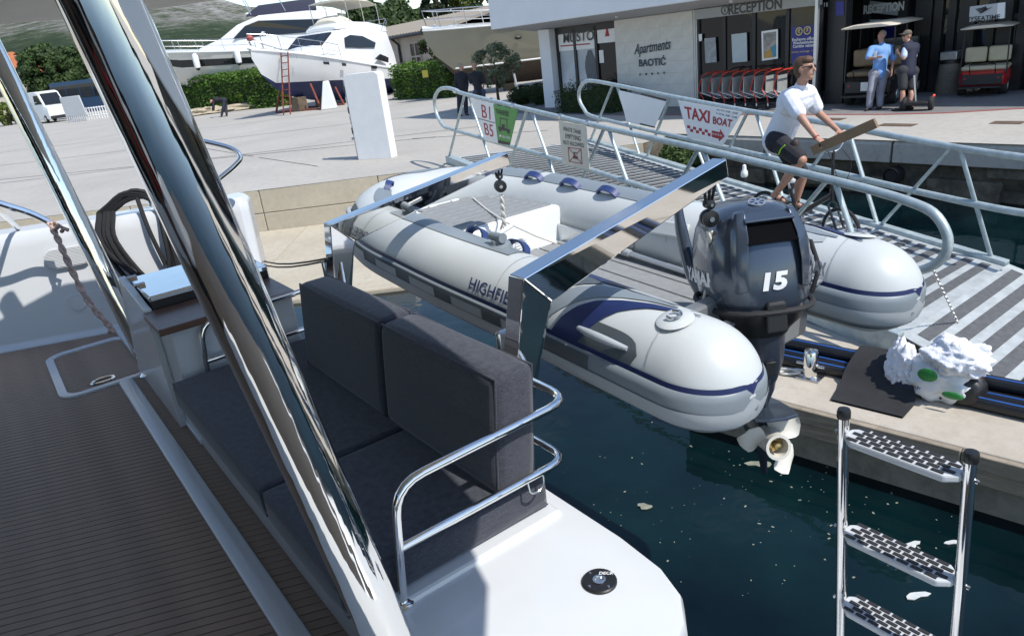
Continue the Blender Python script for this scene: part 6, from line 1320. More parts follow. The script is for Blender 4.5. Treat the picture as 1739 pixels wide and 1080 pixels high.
# ------------------------------------------------------------------ golf carts
def golf_cart(label, bodym, seatm, roofm, seats, plate=True):
    g = thing('golf_cart', label, 'golf cart', (0, 0, 0)); I = lambda a, b, c: V((a, b, c))
    m = MB(); m.loft([[I(x, y, z) for y, z in ((-w, .28), (w, .28), (w, h), (w * .9, h + .05), (-w * .9, h + .05), (-w, h))] for x, w, h in ((-1.2, .5, .5), (-1.0, .58, .6), (-.3, .58, .62), (-.1, .56, .34), (.55, .56, .34), (.75, .58, .62), (1.2, .5, .58), (1.32, .4, .45))]); m.build('body', bodym, g, smooth=30, bev=.03)
    for x, z, flip in seats:
        m = MB(); m.tbox(I, (x - .24, x + .24), (-.56, .56), (z, z + .12)); m.build('seat', seatm, g, bev=.05)
        for e in (-.285, .285): m = MB(); b = x + (.24 if flip else -.24); m.loft([[I(b + dx + (.06 if flip else -.06) * (zz - z - .2), e + yy, zz) for dx, yy in ((-.05, -.265), (.05, -.265), (.05, .265), (-.05, .265))] for zz in (z + .2, z + .45, z + .6)]); m.build('backrest', seatm, g, bev=.05)
    m = MB(); xs = (-1.35, -1.25, -.3, .7, .95); m.loft([[I(x, y, z) for y, z in ((-w, 1.78), (w, 1.78), (w, 1.81), (w * .6, 1.86), (-w * .6, 1.86), (-w, 1.81))] for x, w in ((-1.42, .48), (-1.3, .62), (-.3, .64), (.75, .62), (.95, .45))]); m.build('roof', roofm, g, smooth=30, bev=.015)
    for x, e in ((-1.1, 1), (-1.1, -1), (.75, 1), (.75, -1), (-.2, 1), (-.2, -1)): m = MB(); m.tube([I(x + (.25 if x > 0 else 0), e * .55, .55), I(x, e * .52, 1.79)], .018, 8); m.build('roof_post', dark, g)
    for x in (-.82, .88):
        for e in (-1, 1):
            m = MB(); m.lathe([(.1, -.09), (.2, -.09), (.225, -.06), (.225, .06), (.2, .09), (.1, .09)], (x, e * .5, .225), (0, 1, 0), 20); wo = m.build('wheel', tyre, g); m = MB(); m.lathe([(.11, .0), (.1, .012), (.03, .02), (.001, .02)], (x, e * .59, .225), (0, e, 0), 16); m.build('hubcap', alu, wo); m = MB(); m.tube([I(x + .29 * math.cos(t__), e * .52, .23 + .27 * math.sin(t__)) for t__ in [R(20 + 14 * j) for j in range(11)]], .035, 6); m.build('fender', dark, wo)
    m = MB(); m.tube([I(.62, .25, .62), I(.45, .25, .9)], .015, 8); m.build('steering_column', dark, g); m = MB(); m.tube([I(.45 + .06 * math.cos(k * .524), .25 + .15 * math.sin(k * .524), .9 + .1 * math.cos(k * .524)) for k in range(12)], .012, 6, closed=True); m.build('steering_wheel', dark, g)
    m = MB(); m.tbox(I, (.86, .875), (-.52, .52), (.7, 1.4)); m.build('windscreen', mat('tinted screen', (.1, .11, .12), .1), g)
    for e in (-.4, .4): m = MB(); m.ball((-1.22, e, .48), (.02, .05, .035), 10, 6); m.build('tail_light', red, g)
    m = MB(); m.tbox(I, (-1.235, -1.19), (-.49, .49), (.3, .58)); m.build('rear_shade_panel', dark, g, bev=.02)  # dark panel paints in the shade on the cart's rear face
    if plate: m = MB(); m.tbox(I, (-1.25, -1.238), (-.1, .12), (.36, .56)); m.build('rear_plate', white, g)
    m = MB(); m.tube([I(-1.15, -.3, .6), I(-1.32, -.3, .85), I(-1.32, .3, .85), I(-1.15, .3, .6)], .015, 8); m.build('grab_rail', dark, g); m = MB(); m.tbox(I, (-1.5, -1.15), (-.5, .5), (.24, .28)); m.build('foot_step', dark, g)
    return g
beige = mat('tan cart seat', (.23, .165, .10), .6, var=.1); cream2 = mat('cream cart seat', (.58, .52, .36), .6, var=.06); roofc = mat('beige cart roof', (.58, .52, .42), .5, var=.05)
cblack = mat('black cart body', (.015, .016, .018), .35, var=.1); cred = mat('red cart body', (.5, .015, .02), .25, var=.05, coat=.4)
g1 = golf_cart('black golf cart with tan seats and beige roof outside reception', cblack, beige, roofc, ((-.75, .66, True), (-.28, .66, False), (.25, .66, False)))
place(g1, Fq(-9.35, 18.95, .006), V((.7, .71, 0))); g2 = golf_cart('red golf cart with cream seats and beige roof beside the glass doors', cred, cream2, roofc, ((-.75, .66, True), (-.28, .66, False)), False); g2.scale = (.84,) * 3
place(g2, G(1690, 160, 0) + NV * .62 - SV * .42, V((.66, .75, 0)))
# two wheeled electric scooter
sc = thing('electric_scooter', 'black self balancing scooter behind the person in the navy vest', 'scooter', G(1560, 188, 0)); c = G(1558, 188, 0); ax = V((.75, -.66, 0)).normalized()
for e in (-.26, .26): m = MB(); m.lathe([(.06, -.045), (.13, -.045), (.15, -.02), (.15, .02), (.13, .045), (.06, .045)], c + ax * e + ZV * .15, ax, 20); m.build('wheel', tyre, sc)
m = MB(); m.box(c + ZV * .16, (.44, .3, .08), (ax, ax.cross(ZV), ZV)); m.build('platform', dark, sc, bev=.02)
m = MB(); m.tube([c + ZV * .2 - ax * .05, c + ZV * .75 - ax * .12], .02, 8); m.build('steering_post', alu, sc); m = MB(); m.ball(c + ax * .3 + ZV * .31, .025, 8, 6); m.build('tail_light', mat('red lamp', (.8, .02, .02), .3, emis=((1, .05, .03), 1.2)), sc)
# waste bin and wrapped bundle
c = G(1601, 160, 0) + NV * .25; wb = thing('waste_bin', 'speckled grey concrete waste bin with dark rim and ashtray top', 'bin', c)
m = MB(); m.lathe([(.27, 0), (.29, .05), (.24, .7), (.001, .7)], c, ZV, 20); m.build('drum', mat('exposed aggregate', (.2, .18, .15), .9, var=.5, vs=50), wb); m = MB(); m.lathe([(.25, .7), (.25, .78), (.2, .78), (.2, .72)], c, ZV, 20, cap=False); m.build('rim', blackpl, wb)
m = MB(); m.tbox(lambda a, b, z: c + SV * a + NV * b + ZV * z, (-.2, .2), (-.15, .15), (.78, .98)); m.build('hood', alu, wb, bev=.02)
c = G(1630, 158, 0) + NV * .2; bn = thing('wrapped_bundle', 'white wrapped bundle with dark straps beside the waste bin', 'bundle', c); m = MB(); m.tube([c - SV * .35 + ZV * .2, c - SV * .3 + ZV * .2, c + SV * .3 + ZV * .2, c + SV * .35 + ZV * .2], [.17, .2, .2, .17], 14); m.build('roll', white, bn)
for e in (-.28, .02, .28): m = MB(); m.lathe([(.202, -.02), (.206, 0), (.202, .02)], c + SV * e + ZV * .2, SV, 16); m.build('strap', dark, bn)
# ================================================================== YARD, BOATS ON LAND, TREES
def leafmat(name, c1, c2, vs=1.2, trans=.25):
    m = bpy.data.materials.new(name); m.use_nodes = True; n = m.node_tree.nodes; l = m.node_tree.links; p = n['Principled BSDF']; p.inputs['Roughness'].default_value = .6; p.inputs['Specular IOR Level'].default_value = .3
    t = n.new('ShaderNodeTexCoord'); z = n.new('ShaderNodeTexNoise'); z.inputs['Scale'].default_value = vs; z.inputs['Detail'].default_value = 6
    r = n.new('ShaderNodeValToRGB'); r.color_ramp.elements[0].position = .35; r.color_ramp.elements[0].color = (*c1, 1); r.color_ramp.elements[1].position = .68; r.color_ramp.elements[1].color = (*c2, 1)
    l.new(t.outputs['Object'], z.inputs['Vector']); l.new(z.outputs['Fac'], r.inputs[0]); l.new(r.outputs[0], p.inputs['Base Color'])
    tr = n.new('ShaderNodeBsdfTranslucent'); l.new(r.outputs[0], tr.inputs[0]); mx_ = n.new('ShaderNodeMixShader'); mx_.inputs[0].default_value = trans
    l.new(p.outputs[0], mx_.inputs[1]); l.new(tr.outputs[0], mx_.inputs[2]); l.new(mx_.outputs[0], n['Material Output'].inputs[0]); return m
lf_pine = leafmat('pine needles', (.022, .045, .014), (.075, .12, .035), .8); lf_hedge = leafmat('hedge leaves', (.035, .085, .012), (.13, .24, .035), 2.2); lf_olive = leafmat('olive leaves', (.075, .095, .05), (.25, .28, .17), 3)
lf_dark = leafmat('clipped shrub leaves', (.018, .035, .01), (.06, .10, .025), 4); lf_cyp = leafmat('cypress leaves', (.012, .024, .01), (.04, .065, .024), 1.5); lf_ros = leafmat('rosemary leaves', (.05, .09, .025), (.17, .25, .09), 8); lf_light = leafmat('yellow green leaves', (.07, .11, .02), (.19, .24, .05), 1)
bark = mat('bark', (.09, .07, .05), .9, var=.3, vs=6, bump=.6, bs=20)
def leaves(m, rng, clumps, n_, size, asp=.55):
    for (c, r_) in clumps:
        for _ in range(n_):
            th = rng.uniform(0, 6.283); z = rng.uniform(-1, 1); rr = r_ * rng.uniform(.55, 1.05); q = math.sqrt(1 - z * z)
            d = V((q * math.cos(th), q * math.sin(th), z * .8)); p = c + d * rr
            nrm = (d + V((rng.uniform(-.8, .8), rng.uniform(-.8, .8), rng.uniform(-.4, 1)))).normalized(); x, y = frame_of(nrm); a = rng.uniform(0, 6.28); x, y = x * math.cos(a) + y * math.sin(a), y * math.cos(a) - x * math.sin(a)
            s_ = size * rng.uniform(.6, 1.3); m.add([p - x * s_, p - y * s_ * asp, p + x * s_, p + y * s_ * asp], [(0, 1, 2, 3)])
def tree(label, P, h, rx, rz, lm, seed, n_cl, n_lf, size, group=None, th=.15, kind='round', zc_=None, name='tree', cat_='tree'):
    rng = random.Random(seed); t_ = thing(name, label, cat_, P, group); P = V(P); zc_ = zc_ or h - rz
    m = MB(); top = P + V((0, 0, zc_ + rz * .3)); m.tube(spline([P - ZV * .05, P + V((rng.uniform(-.1, .1), 0, h * .25)), P + V((rng.uniform(-.2, .2), .1, zc_ * .8)), top]), [th * (1 - .05 * i) for i in range(19)], 8)
    for k in range(7):
        a = rng.uniform(0, 6.28); s0 = P + V((0, 0, zc_ * rng.uniform(.5, .95))); m.tube([s0, s0 + V((math.cos(a) * rx * .4, math.sin(a) * rx * .4, rz * .3)), s0 + V((math.cos(a) * rx * .75, math.sin(a) * rx * .75, rz * .55))], [th * .45, th * .3, th * .1], 6)
    m.build('trunk', bark, t_); cl_ = []
    for k in range(n_cl):
        a = rng.uniform(0, 6.28); z = rng.uniform(-1, 1); q = rng.uniform(.35, 1) ** .6
        w = math.sqrt(1 - z * z)
        if kind == 'cyp': w = (1 - (z + 1) / 2) ** .6 * .9 + .12
        if kind == 'pine': w = math.sqrt(max(0, 1 - abs(z) ** 2.2)); 
        cl_.append((P + V((math.cos(a) * rx * w * q, math.sin(a) * rx * w * q, zc_ + z * rz)), min(rx, rz) * rng.uniform(.2, .34)))
    m = MB(); leaves(m, rng, cl_, n_lf, size); m.build('crown', lm, t_, smooth=0); return t_
def hedge(label, a, b, depth, h, lm, seed, dens, size, name='hedge', cat_='hedge', group=None):
    rng = random.Random(seed); t_ = thing(name, label, cat_, (V(a) + V(b)) / 2, group); a, b = V(a), V(b); d = (b - a).normalized(); n_ = V((-d.y, d.x, 0)); L = (b - a).length
    m = MB(); m.box((a + b) / 2 + ZV * (h * .45), (L * .97, depth * .7, h * .86), (d, n_, ZV)); m.build('shade_core', mat('hedge shade', (.02, .035, .01), .9, var=.4, vs=6), t_, smooth=0)  # dark inner box paints in the shade between the leaves
    m = MB()
    for _ in range(int(dens * L * (h * 2 + depth))):
        u = rng.uniform(0, L); f_ = rng.random(); ar = h * 2 + depth
        if f_ < h / ar: p = a + d * u - n_ * (depth / 2 + rng.gauss(0, .06)) + ZV * rng.uniform(0, h)
        elif f_ < 2 * h / ar: p = a + d * u + n_ * (depth / 2 + rng.gauss(0, .06)) + ZV * rng.uniform(0, h)
        else: p = a + d * u + n_ * rng.uniform(-depth / 2, depth / 2) + ZV * (h + rng.gauss(0, .08))
        p += n_ * .14 * _nz.noise(p * .9) - n_ * 0 + ZV * .16 * _nz.noise(p * 1.3)
        nr = V((rng.uniform(-1, 1), rng.uniform(-1, 1), rng.uniform(-.3, 1))).normalized(); x, y = frame_of(nr); s_ = size * rng.uniform(.6, 1.3); m.add([p - x * s_, p - y * s_ * .6, p + x * s_, p + y * s_ * .6], [(0, 1, 2, 3)])
    for e, sg in ((a, -1), (b, 1)):
        for _ in range(int(dens * depth * h)):
            p = e + d * sg * rng.gauss(0, .06) + n_ * rng.uniform(-depth / 2, depth / 2) + ZV * rng.uniform(0, h); nr = V((rng.uniform(-1, 1), rng.uniform(-1, 1), rng.uniform(-.3, 1))).normalized(); x, y = frame_of(nr); s_ = size * rng.uniform(.6, 1.3); m.add([p - x * s_, p - y * s_ * .6, p + x * s_, p + y * s_ * .6], [(0, 1, 2, 3)])
    m.build('foliage', lm, t_, smooth=0); return t_
def shrub(label, c, r_, lm, seed, n_, size, group=None):
    rng = random.Random(seed); c = V(c); t_ = thing('shrub', label, 'shrub', c, group); m = MB()
    m.ball(c + ZV * r_[2] * .9, (r_[0] * .82, r_[1] * .82, r_[2] * .86), 14, 10); m.build('shade_core', mat('hedge shade', (.02, .035, .01), .9), t_); m = MB()  # dark inner ball, coloured as the shade behind the leaves
    for _ in range(n_):
        th = rng.uniform(0, 6.283); z = rng.uniform(-1, 1); q = math.sqrt(1 - z * z); k = rng.uniform(.88, 1.08); p = c + ZV * r_[2] + V((q * math.cos(th) * r_[0], q * math.sin(th) * r_[1], z * r_[2])) * k
        if p.z < c.z: p.z = c.z + .02
        nr = V((rng.uniform(-1, 1), rng.uniform(-1, 1), rng.uniform(-.3, 1))).normalized(); x, y = frame_of(nr); s_ = size * rng.uniform(.6, 1.3); m.add([p - x * s_, p - y * s_ * .5, p + x * s_, p + y * s_ * .5], [(0, 1, 2, 3)])
    m.build('foliage', lm, t_, smooth=0); return t_
def gd(px, d): # ground point below the pixel column at optical depth d
    lo, hi = -2000, 3000
    for _ in range(50):
        y = (lo + hi) / 2
        if D(px, y, d).z > 0: lo = y
        else: hi = y
    P = D(px, lo, d); return V((P.x, P.y, 0))
# service pedestal on the quay
pa, pb = G(609, 272), G(665, 269); wv = (pb - pa); wv.z = 0; PWD = wv.length; wv.normalize(); dv = V((-wv.y, wv.x, 0)); dv = dv if dv.y > 0 else -dv; PHt = 2.13
ped = thing('service_pedestal', 'tall white service pedestal with a rounded shoulder on the quay edge', 'pedestal', pa)
m = MB(); prof = [(0, 0), (PWD, 0), (PWD, PHt - .05)] + [(PWD - .12 + .12 * math.cos(R(a_)), PHt - .12 + .12 * math.sin(R(a_))) for a_ in (30, 60, 90)] + [(.12, PHt), (.02, PHt - .04), (0, PHt - .14)]
m.poly([pa + wv * x + ZV * z for x, z in prof], dv * .3); m.build('cabinet', white, ped, smooth=30, bev=.015)
m = MB(); m.poly([pa - wv * .004 + ZV * .02, pa - wv * .004 + ZV * (PHt - .14), pa - wv * .17 + dv * .2 + ZV * (PHt - .1), pa - wv * .17 + dv * .2 + ZV * .02], dv * .08); m.build('socket_side', mat('pedestal grey', (.45, .44, .43), .5, var=.05), ped, smooth=0, bev=.006)
for k in range(5): m = MB(); c = pa - wv * .09 + dv * .09 + ZV * (PHt - .35 - k * .26); m.box(c, (.1, .03, .16), ((wv * -.17 + dv * .2).normalized(), (wv * .2 + dv * .17).normalized(), ZV)); m.build('socket', steel if k % 2 else dark, ped, bev=.008)
m = MB(); m.lathe([(.03, 0), (.03, .06), (.02, .08)], pa - wv * .09 + dv * .06 + ZV * .55, -dv, 10); m.build('tap', steel, ped)
# steel hand rail on the catamaran's far stern
m = MB(); m.tube(spline([D(300, 232, 5.9), D(350, 241, 5.9), D(392, 252, 5.9), D(408, 266, 5.9), D(400, 280, 5.9), D(372, 304, 5.9), D(345, 330, 5.9), D(330, 385, 5.9)]), .02, 10); m.build('stern_rail', chrome, cat)
# ------------------------------------------------------------------ boats on land
antif = mat('blue antifouling', (.012, .022, .085), .6, var=.15, vs=2); yg = mat('yacht gelcoat', (.74, .745, .74), .18, var=.03, vs=1, coat=.3); yglass = mat('tinted boat glass', (.015, .018, .022), .06, var=0); canv = mat('cream canvas', (.62, .58, .48), .8, var=.05); canvb = mat('black canvas', (.02, .02, .022), .8, var=.1); grim = mat('dull off white hull', (.60, .58, .52), .35, var=.06, vs=.8)
def boat(label, origin, head, L, st, hullm, botm, wl, pitch=0, dz=0):
    """st: stations (x fraction, half beam, sheer, chine half beam, chine z, keel z)"""
    t_ = thing('motor_yacht', label, 'boat', V(origin)); head = head.normalized(); sd_ = V((-head.y, head.x, 0)); O = V(origin)
    def Y(x, y, z): return O + head * x + sd_ * y + ZV * (z + dz + pitch * x)
    top, bot = [], []
    for (f_, hb, sz, cb_, cz, kz) in st:
        x = f_ * L / 2; wz = min(max(wl, kz + .02), sz - .05)
        def hbz(z):
            if z <= cz: return cb_ * max(0, (z - kz) / max(.01, cz - kz))
            u = (z - cz) / max(.01, sz - cz); return cb_ + (hb - cb_) * (u ** .8)
        zs = [wz + (sz - wz) * k / 5 for k in range(6)]
        top.append([Y(x, -hbz(z), z) for z in zs[::-1]] + [Y(x, hbz(z), z) for z in zs])
        zb = [kz + (wz - kz) * k / 4 for k in range(5)]; bot.append([Y(x, -hbz(z), z) for z in zb[::-1]] + [Y(x, hbz(z), z) for z in zb[1:]])
    m = MB(); m.loft(top, False, False, closed=False); m.add(top[0] + bot[0], [tuple(range(12)) + tuple(range(12 + 8, 11, -1))]); m.build('topsides', hullm, t_, smooth=40)
    m = MB(); m.loft(bot, False, False, closed=False); m.build('hull_bottom', botm, t_, smooth=40)
    m = MB(); m.loft([[r_[0] + ZV * .0, r_[-1] + ZV * .0, r_[-1] + ZV * .05, r_[0].lerp(r_[-1], .5) + ZV * .16, r_[0] + ZV * .05] for r_ in top]); m.build('deck', yg, t_, smooth=30)
    for e in (0, -1): m = MB(); m.tube([r_[e] + ZV * -.05 for r_ in top], .045, 6); m.build('rub_rail', hullm if hullm is yg else yg, t_)
    return t_, Y, top
def house(t_, Y, name, mt, st, smooth=30): # lofted superstructure: (x, half width, z0, z1, half width top)
    m = MB(); m.loft([[Y(x, -w, z0), Y(x, w, z0), Y(x, w * .97, (z0 + z1) / 2), Y(x, wt, z1), Y(x, wt * .5, z1 + .07), Y(x, -wt * .5, z1 + .07), Y(x, -wt, z1), Y(x, -w * .97, (z0 + z1) / 2)] for x, w, z0, z1, wt in st]); return m.build(name, mt, t_, smooth=smooth, bev=.04)
def rails(t_, Y, pts, h, r_=.022, every=1):
    m = MB(); m.tube([Y(x, y, z + h) for x, y, z in pts], r_, 6); ro = m.build('bow_rail', steel, t_)
    m = MB(); m.tube([Y(x, y, z + h * .5) for x, y, z in pts], r_ * .6, 6); m.build('mid_wire', steel, ro)
    for x, y, z in pts[::every]: m = MB(); m.tube([Y(x - .12, y, z), Y(x, y, z + h)], r_ * .8, 6); m.build('stanchion', steel, ro)
def pane(t_, Y, pts, th, mt=yglass, name='window'):
    m = MB(); m.poly([Y(*p) for p in pts], th); return m.build(name, mt, t_, smooth=0, bev=.01)
# yacht A
oA = gd(572, 44.5); hA = V((-.5, -.866, 0)); SA = [(-1, 1.85, 2.55, 1.7, 1.85, 1.25), (-.8, 1.95, 2.6, 1.8, 1.8, 1.1), (-.4, 2.05, 2.8, 1.8, 1.8, 1.0), (0, 2.05, 3.05, 1.7, 1.9, .95), (.35, 1.85, 3.3, 1.3, 2.1, 1.05), (.6, 1.45, 3.5, .85, 2.35, 1.3), (.8, .9, 3.65, .45, 2.6, 1.75), (.93, .4, 3.75, .18, 3.0, 2.5), (1, .04, 3.8, .02, 3.5, 3.3)]
yA, YA, topA = boat('white motor yacht with blue bottom paint and cream flybridge cover on a cradle', oA, hA, 12.0, SA, yg, antif, 2.05, .085, -.75)
def YAG(x, y, z): return oA + hA.normalized() * x + V((-hA.y, hA.x, 0)).normalized() * y + ZV * z
house(yA, YA, 'deckhouse', yg, [(3.3, .5, 3.35, 3.5, .3), (2.5, 1.2, 3.2, 3.75, .9), (1.7, 1.5, 3.1, 4.0, 1.3), (.6, 1.7, 3.0, 4.75, 1.4), (-.8, 1.75, 2.9, 5.0, 1.5), (-2.8, 1.75, 2.8, 5.0, 1.5), (-4.2, 1.6, 2.75, 4.9, 1.5), (-4.8, 1.5, 2.75, 3.6, 1.4)])
for e in (-1, 1):
    s_ = V((hA.y, -hA.x, 0)).normalized() * (-e) * .03
    pane(yA, YA, [(.3, e * 1.70, 3.85), (-.9, e * 1.74, 3.85), (-2.4, e * 1.75, 3.9), (-2.7, e * 1.66, 4.2), (-1.6, e * 1.60, 4.55), (-.5, e * 1.58, 4.58), (.1, e * 1.6, 4.4)], s_, name='side_window')
    pane(yA, YA, [(-1.9, e * 1.98, 3.2), (-3.2, e * 1.94, 3.0), (-3.3, e * 1.94, 3.3), (-2.5, e * 1.96, 3.5)], s_ * 3, name='cabin_window')
    for x, w in ((2.6, .35), (1.2, .25), (-1.4, .45)): pane(yA, YA, [(x, e * (2.02 - .03 * x ** 1.6 * (1 if x > 0 else 0) if x > 0 else 2.0), 2.72 + .06 * x), (x - w, e * (2.06 - (.02 * x * x if x > 0 else 0)), 2.7 + .06 * x), (x - w, e * (2.07 - (.02 * x * x if x > 0 else 0)), 2.86 + .06 * x), (x, e * (2.03 - (.03 * x * x if x > 0 else 0)), 2.88 + .06 * x)], s_ * 2, name='porthole')
    rails(yA, YA, [(5.95, 0, 3.8), (5.5, e * .42, 3.76), (4.7, e * .9, 3.68), (3.7, e * 1.38, 3.52), (2.4, e * 1.75, 3.38), (1.2, e * 1.95, 3.2)], .75)
for a, b in ((-1.28, -.45), (-.4, .4), (.45, 1.28)): m = MB(); m.add([YA(1.78, a, 3.98), YA(1.78, b, 3.98), YA(.78, b * 1.02, 4.66), YA(.78, a * 1.02, 4.66)], [(0, 1, 2, 3)]); o_ = MB().add([YA(1.84, a, 4.02), YA(1.84, b, 4.02), YA(.82, b * 1.02, 4.72), YA(.82, a * 1.02, 4.72), YA(1.7, a, 3.9), YA(1.7, b, 3.9), YA(.72, b, 4.6), YA(.72, a, 4.6)], [(0, 1, 2, 3), (0, 4, 5, 1), (1, 5, 6, 2), (2, 6, 7, 3), (3, 7, 4, 0)]).build('windscreen', yglass, yA, smooth=0)
house(yA, YA, 'flybridge', yg, [(.2, 1.2, 4.9, 5.05, 1.1), (-.5, 1.45, 4.95, 5.35, 1.4), (-2.6, 1.5, 4.95, 5.4, 1.45), (-4.3, 1.5, 4.9, 5.25, 1.45)])
house(yA, YA, 'helm_cover', canv, [(-.3, .9, 5.3, 5.45, .7), (-.9, 1.1, 5.3, 5.75, .9), (-1.7, 1.0, 5.3, 5.6, .8)])
house(yA, YA, 'bimini', canv, [(-.6, 1.3, 6.5, 6.55, 1.1), (-1.6, 1.45, 6.6, 6.68, 1.3), (-3.0, 1.45, 6.6, 6.68, 1.3), (-3.9, 1.35, 6.45, 6.5, 1.2)])
for x in (-.8, -2.2, -3.7):
    for e in (-1, 1): m = MB(); m.tube([YA(x - .3, e * 1.4, 3.5), YA(x, e * 1.38, 6.55)], .025, 6); m.build('bimini_pole', steel, yA)
rails(yA, YA, [(-2.8, -1.5, 3.5), (-4.4, -1.45, 5.2), (-4.4, 1.45, 5.2), (-2.8, 1.5, 3.5)], .5)
m = MB(); m.poly([YA(6.1, -.12, 3.78), YA(6.1, .12, 3.78), YA(5.4, .2, 3.8), YA(5.4, -.2, 3.8)], ZV * .08); m.build('bow_platform', yg, yA, bev=.02)
m = MB(); m.lathe([(.05, 0), (.16, .05), (.2, .18), (.1, .3)], YA(5.8, 0, 4.2), ZV, 10); m.build('red_cloth', mat('faded red cloth', (.35, .09, .08), .8, var=.3, vs=8), yA)
tp = [(p, q) for p, q in zip(topA[5], topA[6])]; pA = topA[6][1].lerp(topA[5][1], .3); hd = (topA[5][1] - topA[6][1]).normalized()
side_ = 0 if (topA[6][0] - CP).length < (topA[6][-1] - CP).length else -1; nr_ = (topA[6][side_] - topA[6][-1 - side_]).normalized(); dd_ = (topA[5][side_] - topA[7][side_]).normalized(); dd_ = dd_ if dd_.dot(rt) > 0 else -dd_
letter('S-32219', topA[6][side_] + nr_ * .1 - ZV * .25 + dd_ * .4, dd_, ZV, .3, mat('registration print', (.25, .3, .35), .5, var=0), yA, bold=.004)
# its cradle and ladders
rust = mat('rusty red steel', (.20, .045, .03), .7, .1, var=.35, vs=5); gst = mat('grey painted steel', (.25, .27, .29), .6, var=.1)
ck = thing('boat_cradle', 'rusty red steel cradle under the blue bottomed yacht', 'cradle', oA)
for x in (3.2, 1.2, -1.8, -4.2):
    for e in (-1, 1):
        m = MB(); m.tube([YAG(x + .2, e * 1.75, 0.03), YA(x, e * 1.15, 1.7 + (.2 if x > 2 else 0))], .06, 8); m.build('prop', rust if x > 0 else gst, ck)
        m = MB(); m.tube([YAG(x + .2, e * 1.75, .05), YAG(x + .2, 0, .05)], .05, 6); m.build('beam', rust if x > 0 else gst, ck)
    m = MB(); m.box(YAG(x, 0, .25 if x < 0 else .4), (.7, .6, .45 if x < 0 else .75), (hA, V((-hA.y, hA.x, 0)), ZV)); m.build('keel_block', mat('timber block', (.12, .09, .06), .9, var=.3), ck, bev=.02)
m = MB(); m.tube([YAG(5.6, 1.0, .05), YAG(4.8, 1.0, 3.2)], .04, 6); m.tube([YAG(5.6, 1.5, .05), YAG(4.8, 1.5, 3.2)], .04, 6)
for k in range(9): m.tube([YAG(5.55 - .087 * k, 1.0, .3 + .34 * k), YAG(5.55 - .087 * k, 1.5, .3 + .34 * k)], .025, 6)
tag(m.build('yard_ladder', rust), 'rusty red ladder leaning at the bow of the blue bottomed yacht', 'ladder')
m = MB(); c = YAG(3.6, 2.6, 0); m.hexa([c + V(p) for p in ((-.5, -.2, 0), (.4, -.2, 0), (.4, .2, 0), (-.5, .2, 0), (-.1, -.15, 1.5), (.2, -.15, 1.5), (.2, .15, 1.5), (-.1, .15, 1.5))]); tag(m.build('boat_steps', white, bev=.05), 'white moulded steps standing by the yacht cradle', 'steps')
# yacht B, behind the hedge
bB = gd(300, 54); hB = V((-.98, -.2, 0)).normalized(); oB = bB - hB * 7.0
SB = [(-1, 2.0, 3.4, 1.8, 2.2, 1.5), (-.5, 2.2, 3.55, 1.95, 2.2, 1.2), (0, 2.25, 3.8, 1.9, 2.3, 1.1), (.4, 2.0, 4.1, 1.5, 2.5, 1.2), (.7, 1.3, 4.35, .8, 2.8, 1.7), (.9, .55, 4.5, .25, 3.3, 2.6), (1, .04, 4.55, .02, 4.1, 3.9)]
yB, YB, topB = boat('white motor yacht with black window stripe and black bimini behind the hedge', oB, hB, 16, SB, grim, antif, 1.9)
house(yB, YB, 'deckhouse', yg, [(4.2, .6, 4.2, 4.35, .4), (2.6, 1.4, 4.0, 4.8, 1.1), (1.2, 1.7, 3.9, 5.6, 1.3), (-.5, 1.8, 3.8, 6.1, 1.5), (-4, 1.8, 3.6, 6.1, 1.5), (-6, 1.7, 3.5, 5.9, 1.4)])
ns = [i for i in range(7)]
for e in (0, -1):
    m = MB(); rows = []
    for r_ in topB[1:6]:
        a, b = (r_[1], r_[3]) if e == 0 else (r_[-2], r_[-4]); o2 = (r_[0] - r_[-1]).normalized() * (.03 if e == 0 else -.03); rows.append([a.lerp(b, .1) + o2, a.lerp(b, .62) + o2])
    m.loft(rows, False, False, closed=False); m.build('window_stripe', yglass, yB, smooth=0)
for e in (-1, 1):
    pane(yB, YB, [(1.6, e * 1.68, 4.75), (-4.6, e * 1.84, 4.6), (-4.9, e * 1.7, 5.4), (-.4, e * 1.66, 5.75), (.6, e * 1.6, 5.5)], V((hB.y, -hB.x, 0)) * (-e) * .04, name='side_window')
    rails(yB, YB, [(7.9, 0, 4.55), (7.2, e * .5, 4.5), (5.8, e * 1.2, 4.36), (4.2, e * 1.75, 4.2), (2.4, e * 2.05, 4.0), (.6, e * 2.2, 3.85)], .8)
house(yB, YB, 'flybridge_screen', mat('smoked violet screen', (.05, .045, .07), .15), [(.4, 1.2, 6.1, 6.2, 1.1), (-.6, 1.5, 6.1, 6.75, 1.45), (-4.6, 1.55, 6.1, 6.85, 1.5)])
house(yB, YB, 'bimini', canvb, [(.9, 1.2, 7.75, 7.8, 1.0), (0, 1.5, 7.85, 7.95, 1.35), (-4, 1.5, 7.8, 7.9, 1.35), (-5.2, 1.4, 7.6, 7.65, 1.2)])
for x in (.6, -1.8, -4.6):
    for e in (-1, 1): m = MB(); m.tube([YB(x - .6, e * 1.5, 6.2), YB(x, e * 1.42, 7.85)], .03, 6); m.build('bimini_pole', steel, yB)
m = MB(); m.lathe([(.06, 0), (.15, .08), (.17, .16), (.08, .24)], YB(.3, .9, 6.15), ZV, 12); m.build('radar_dome', yg, yB)
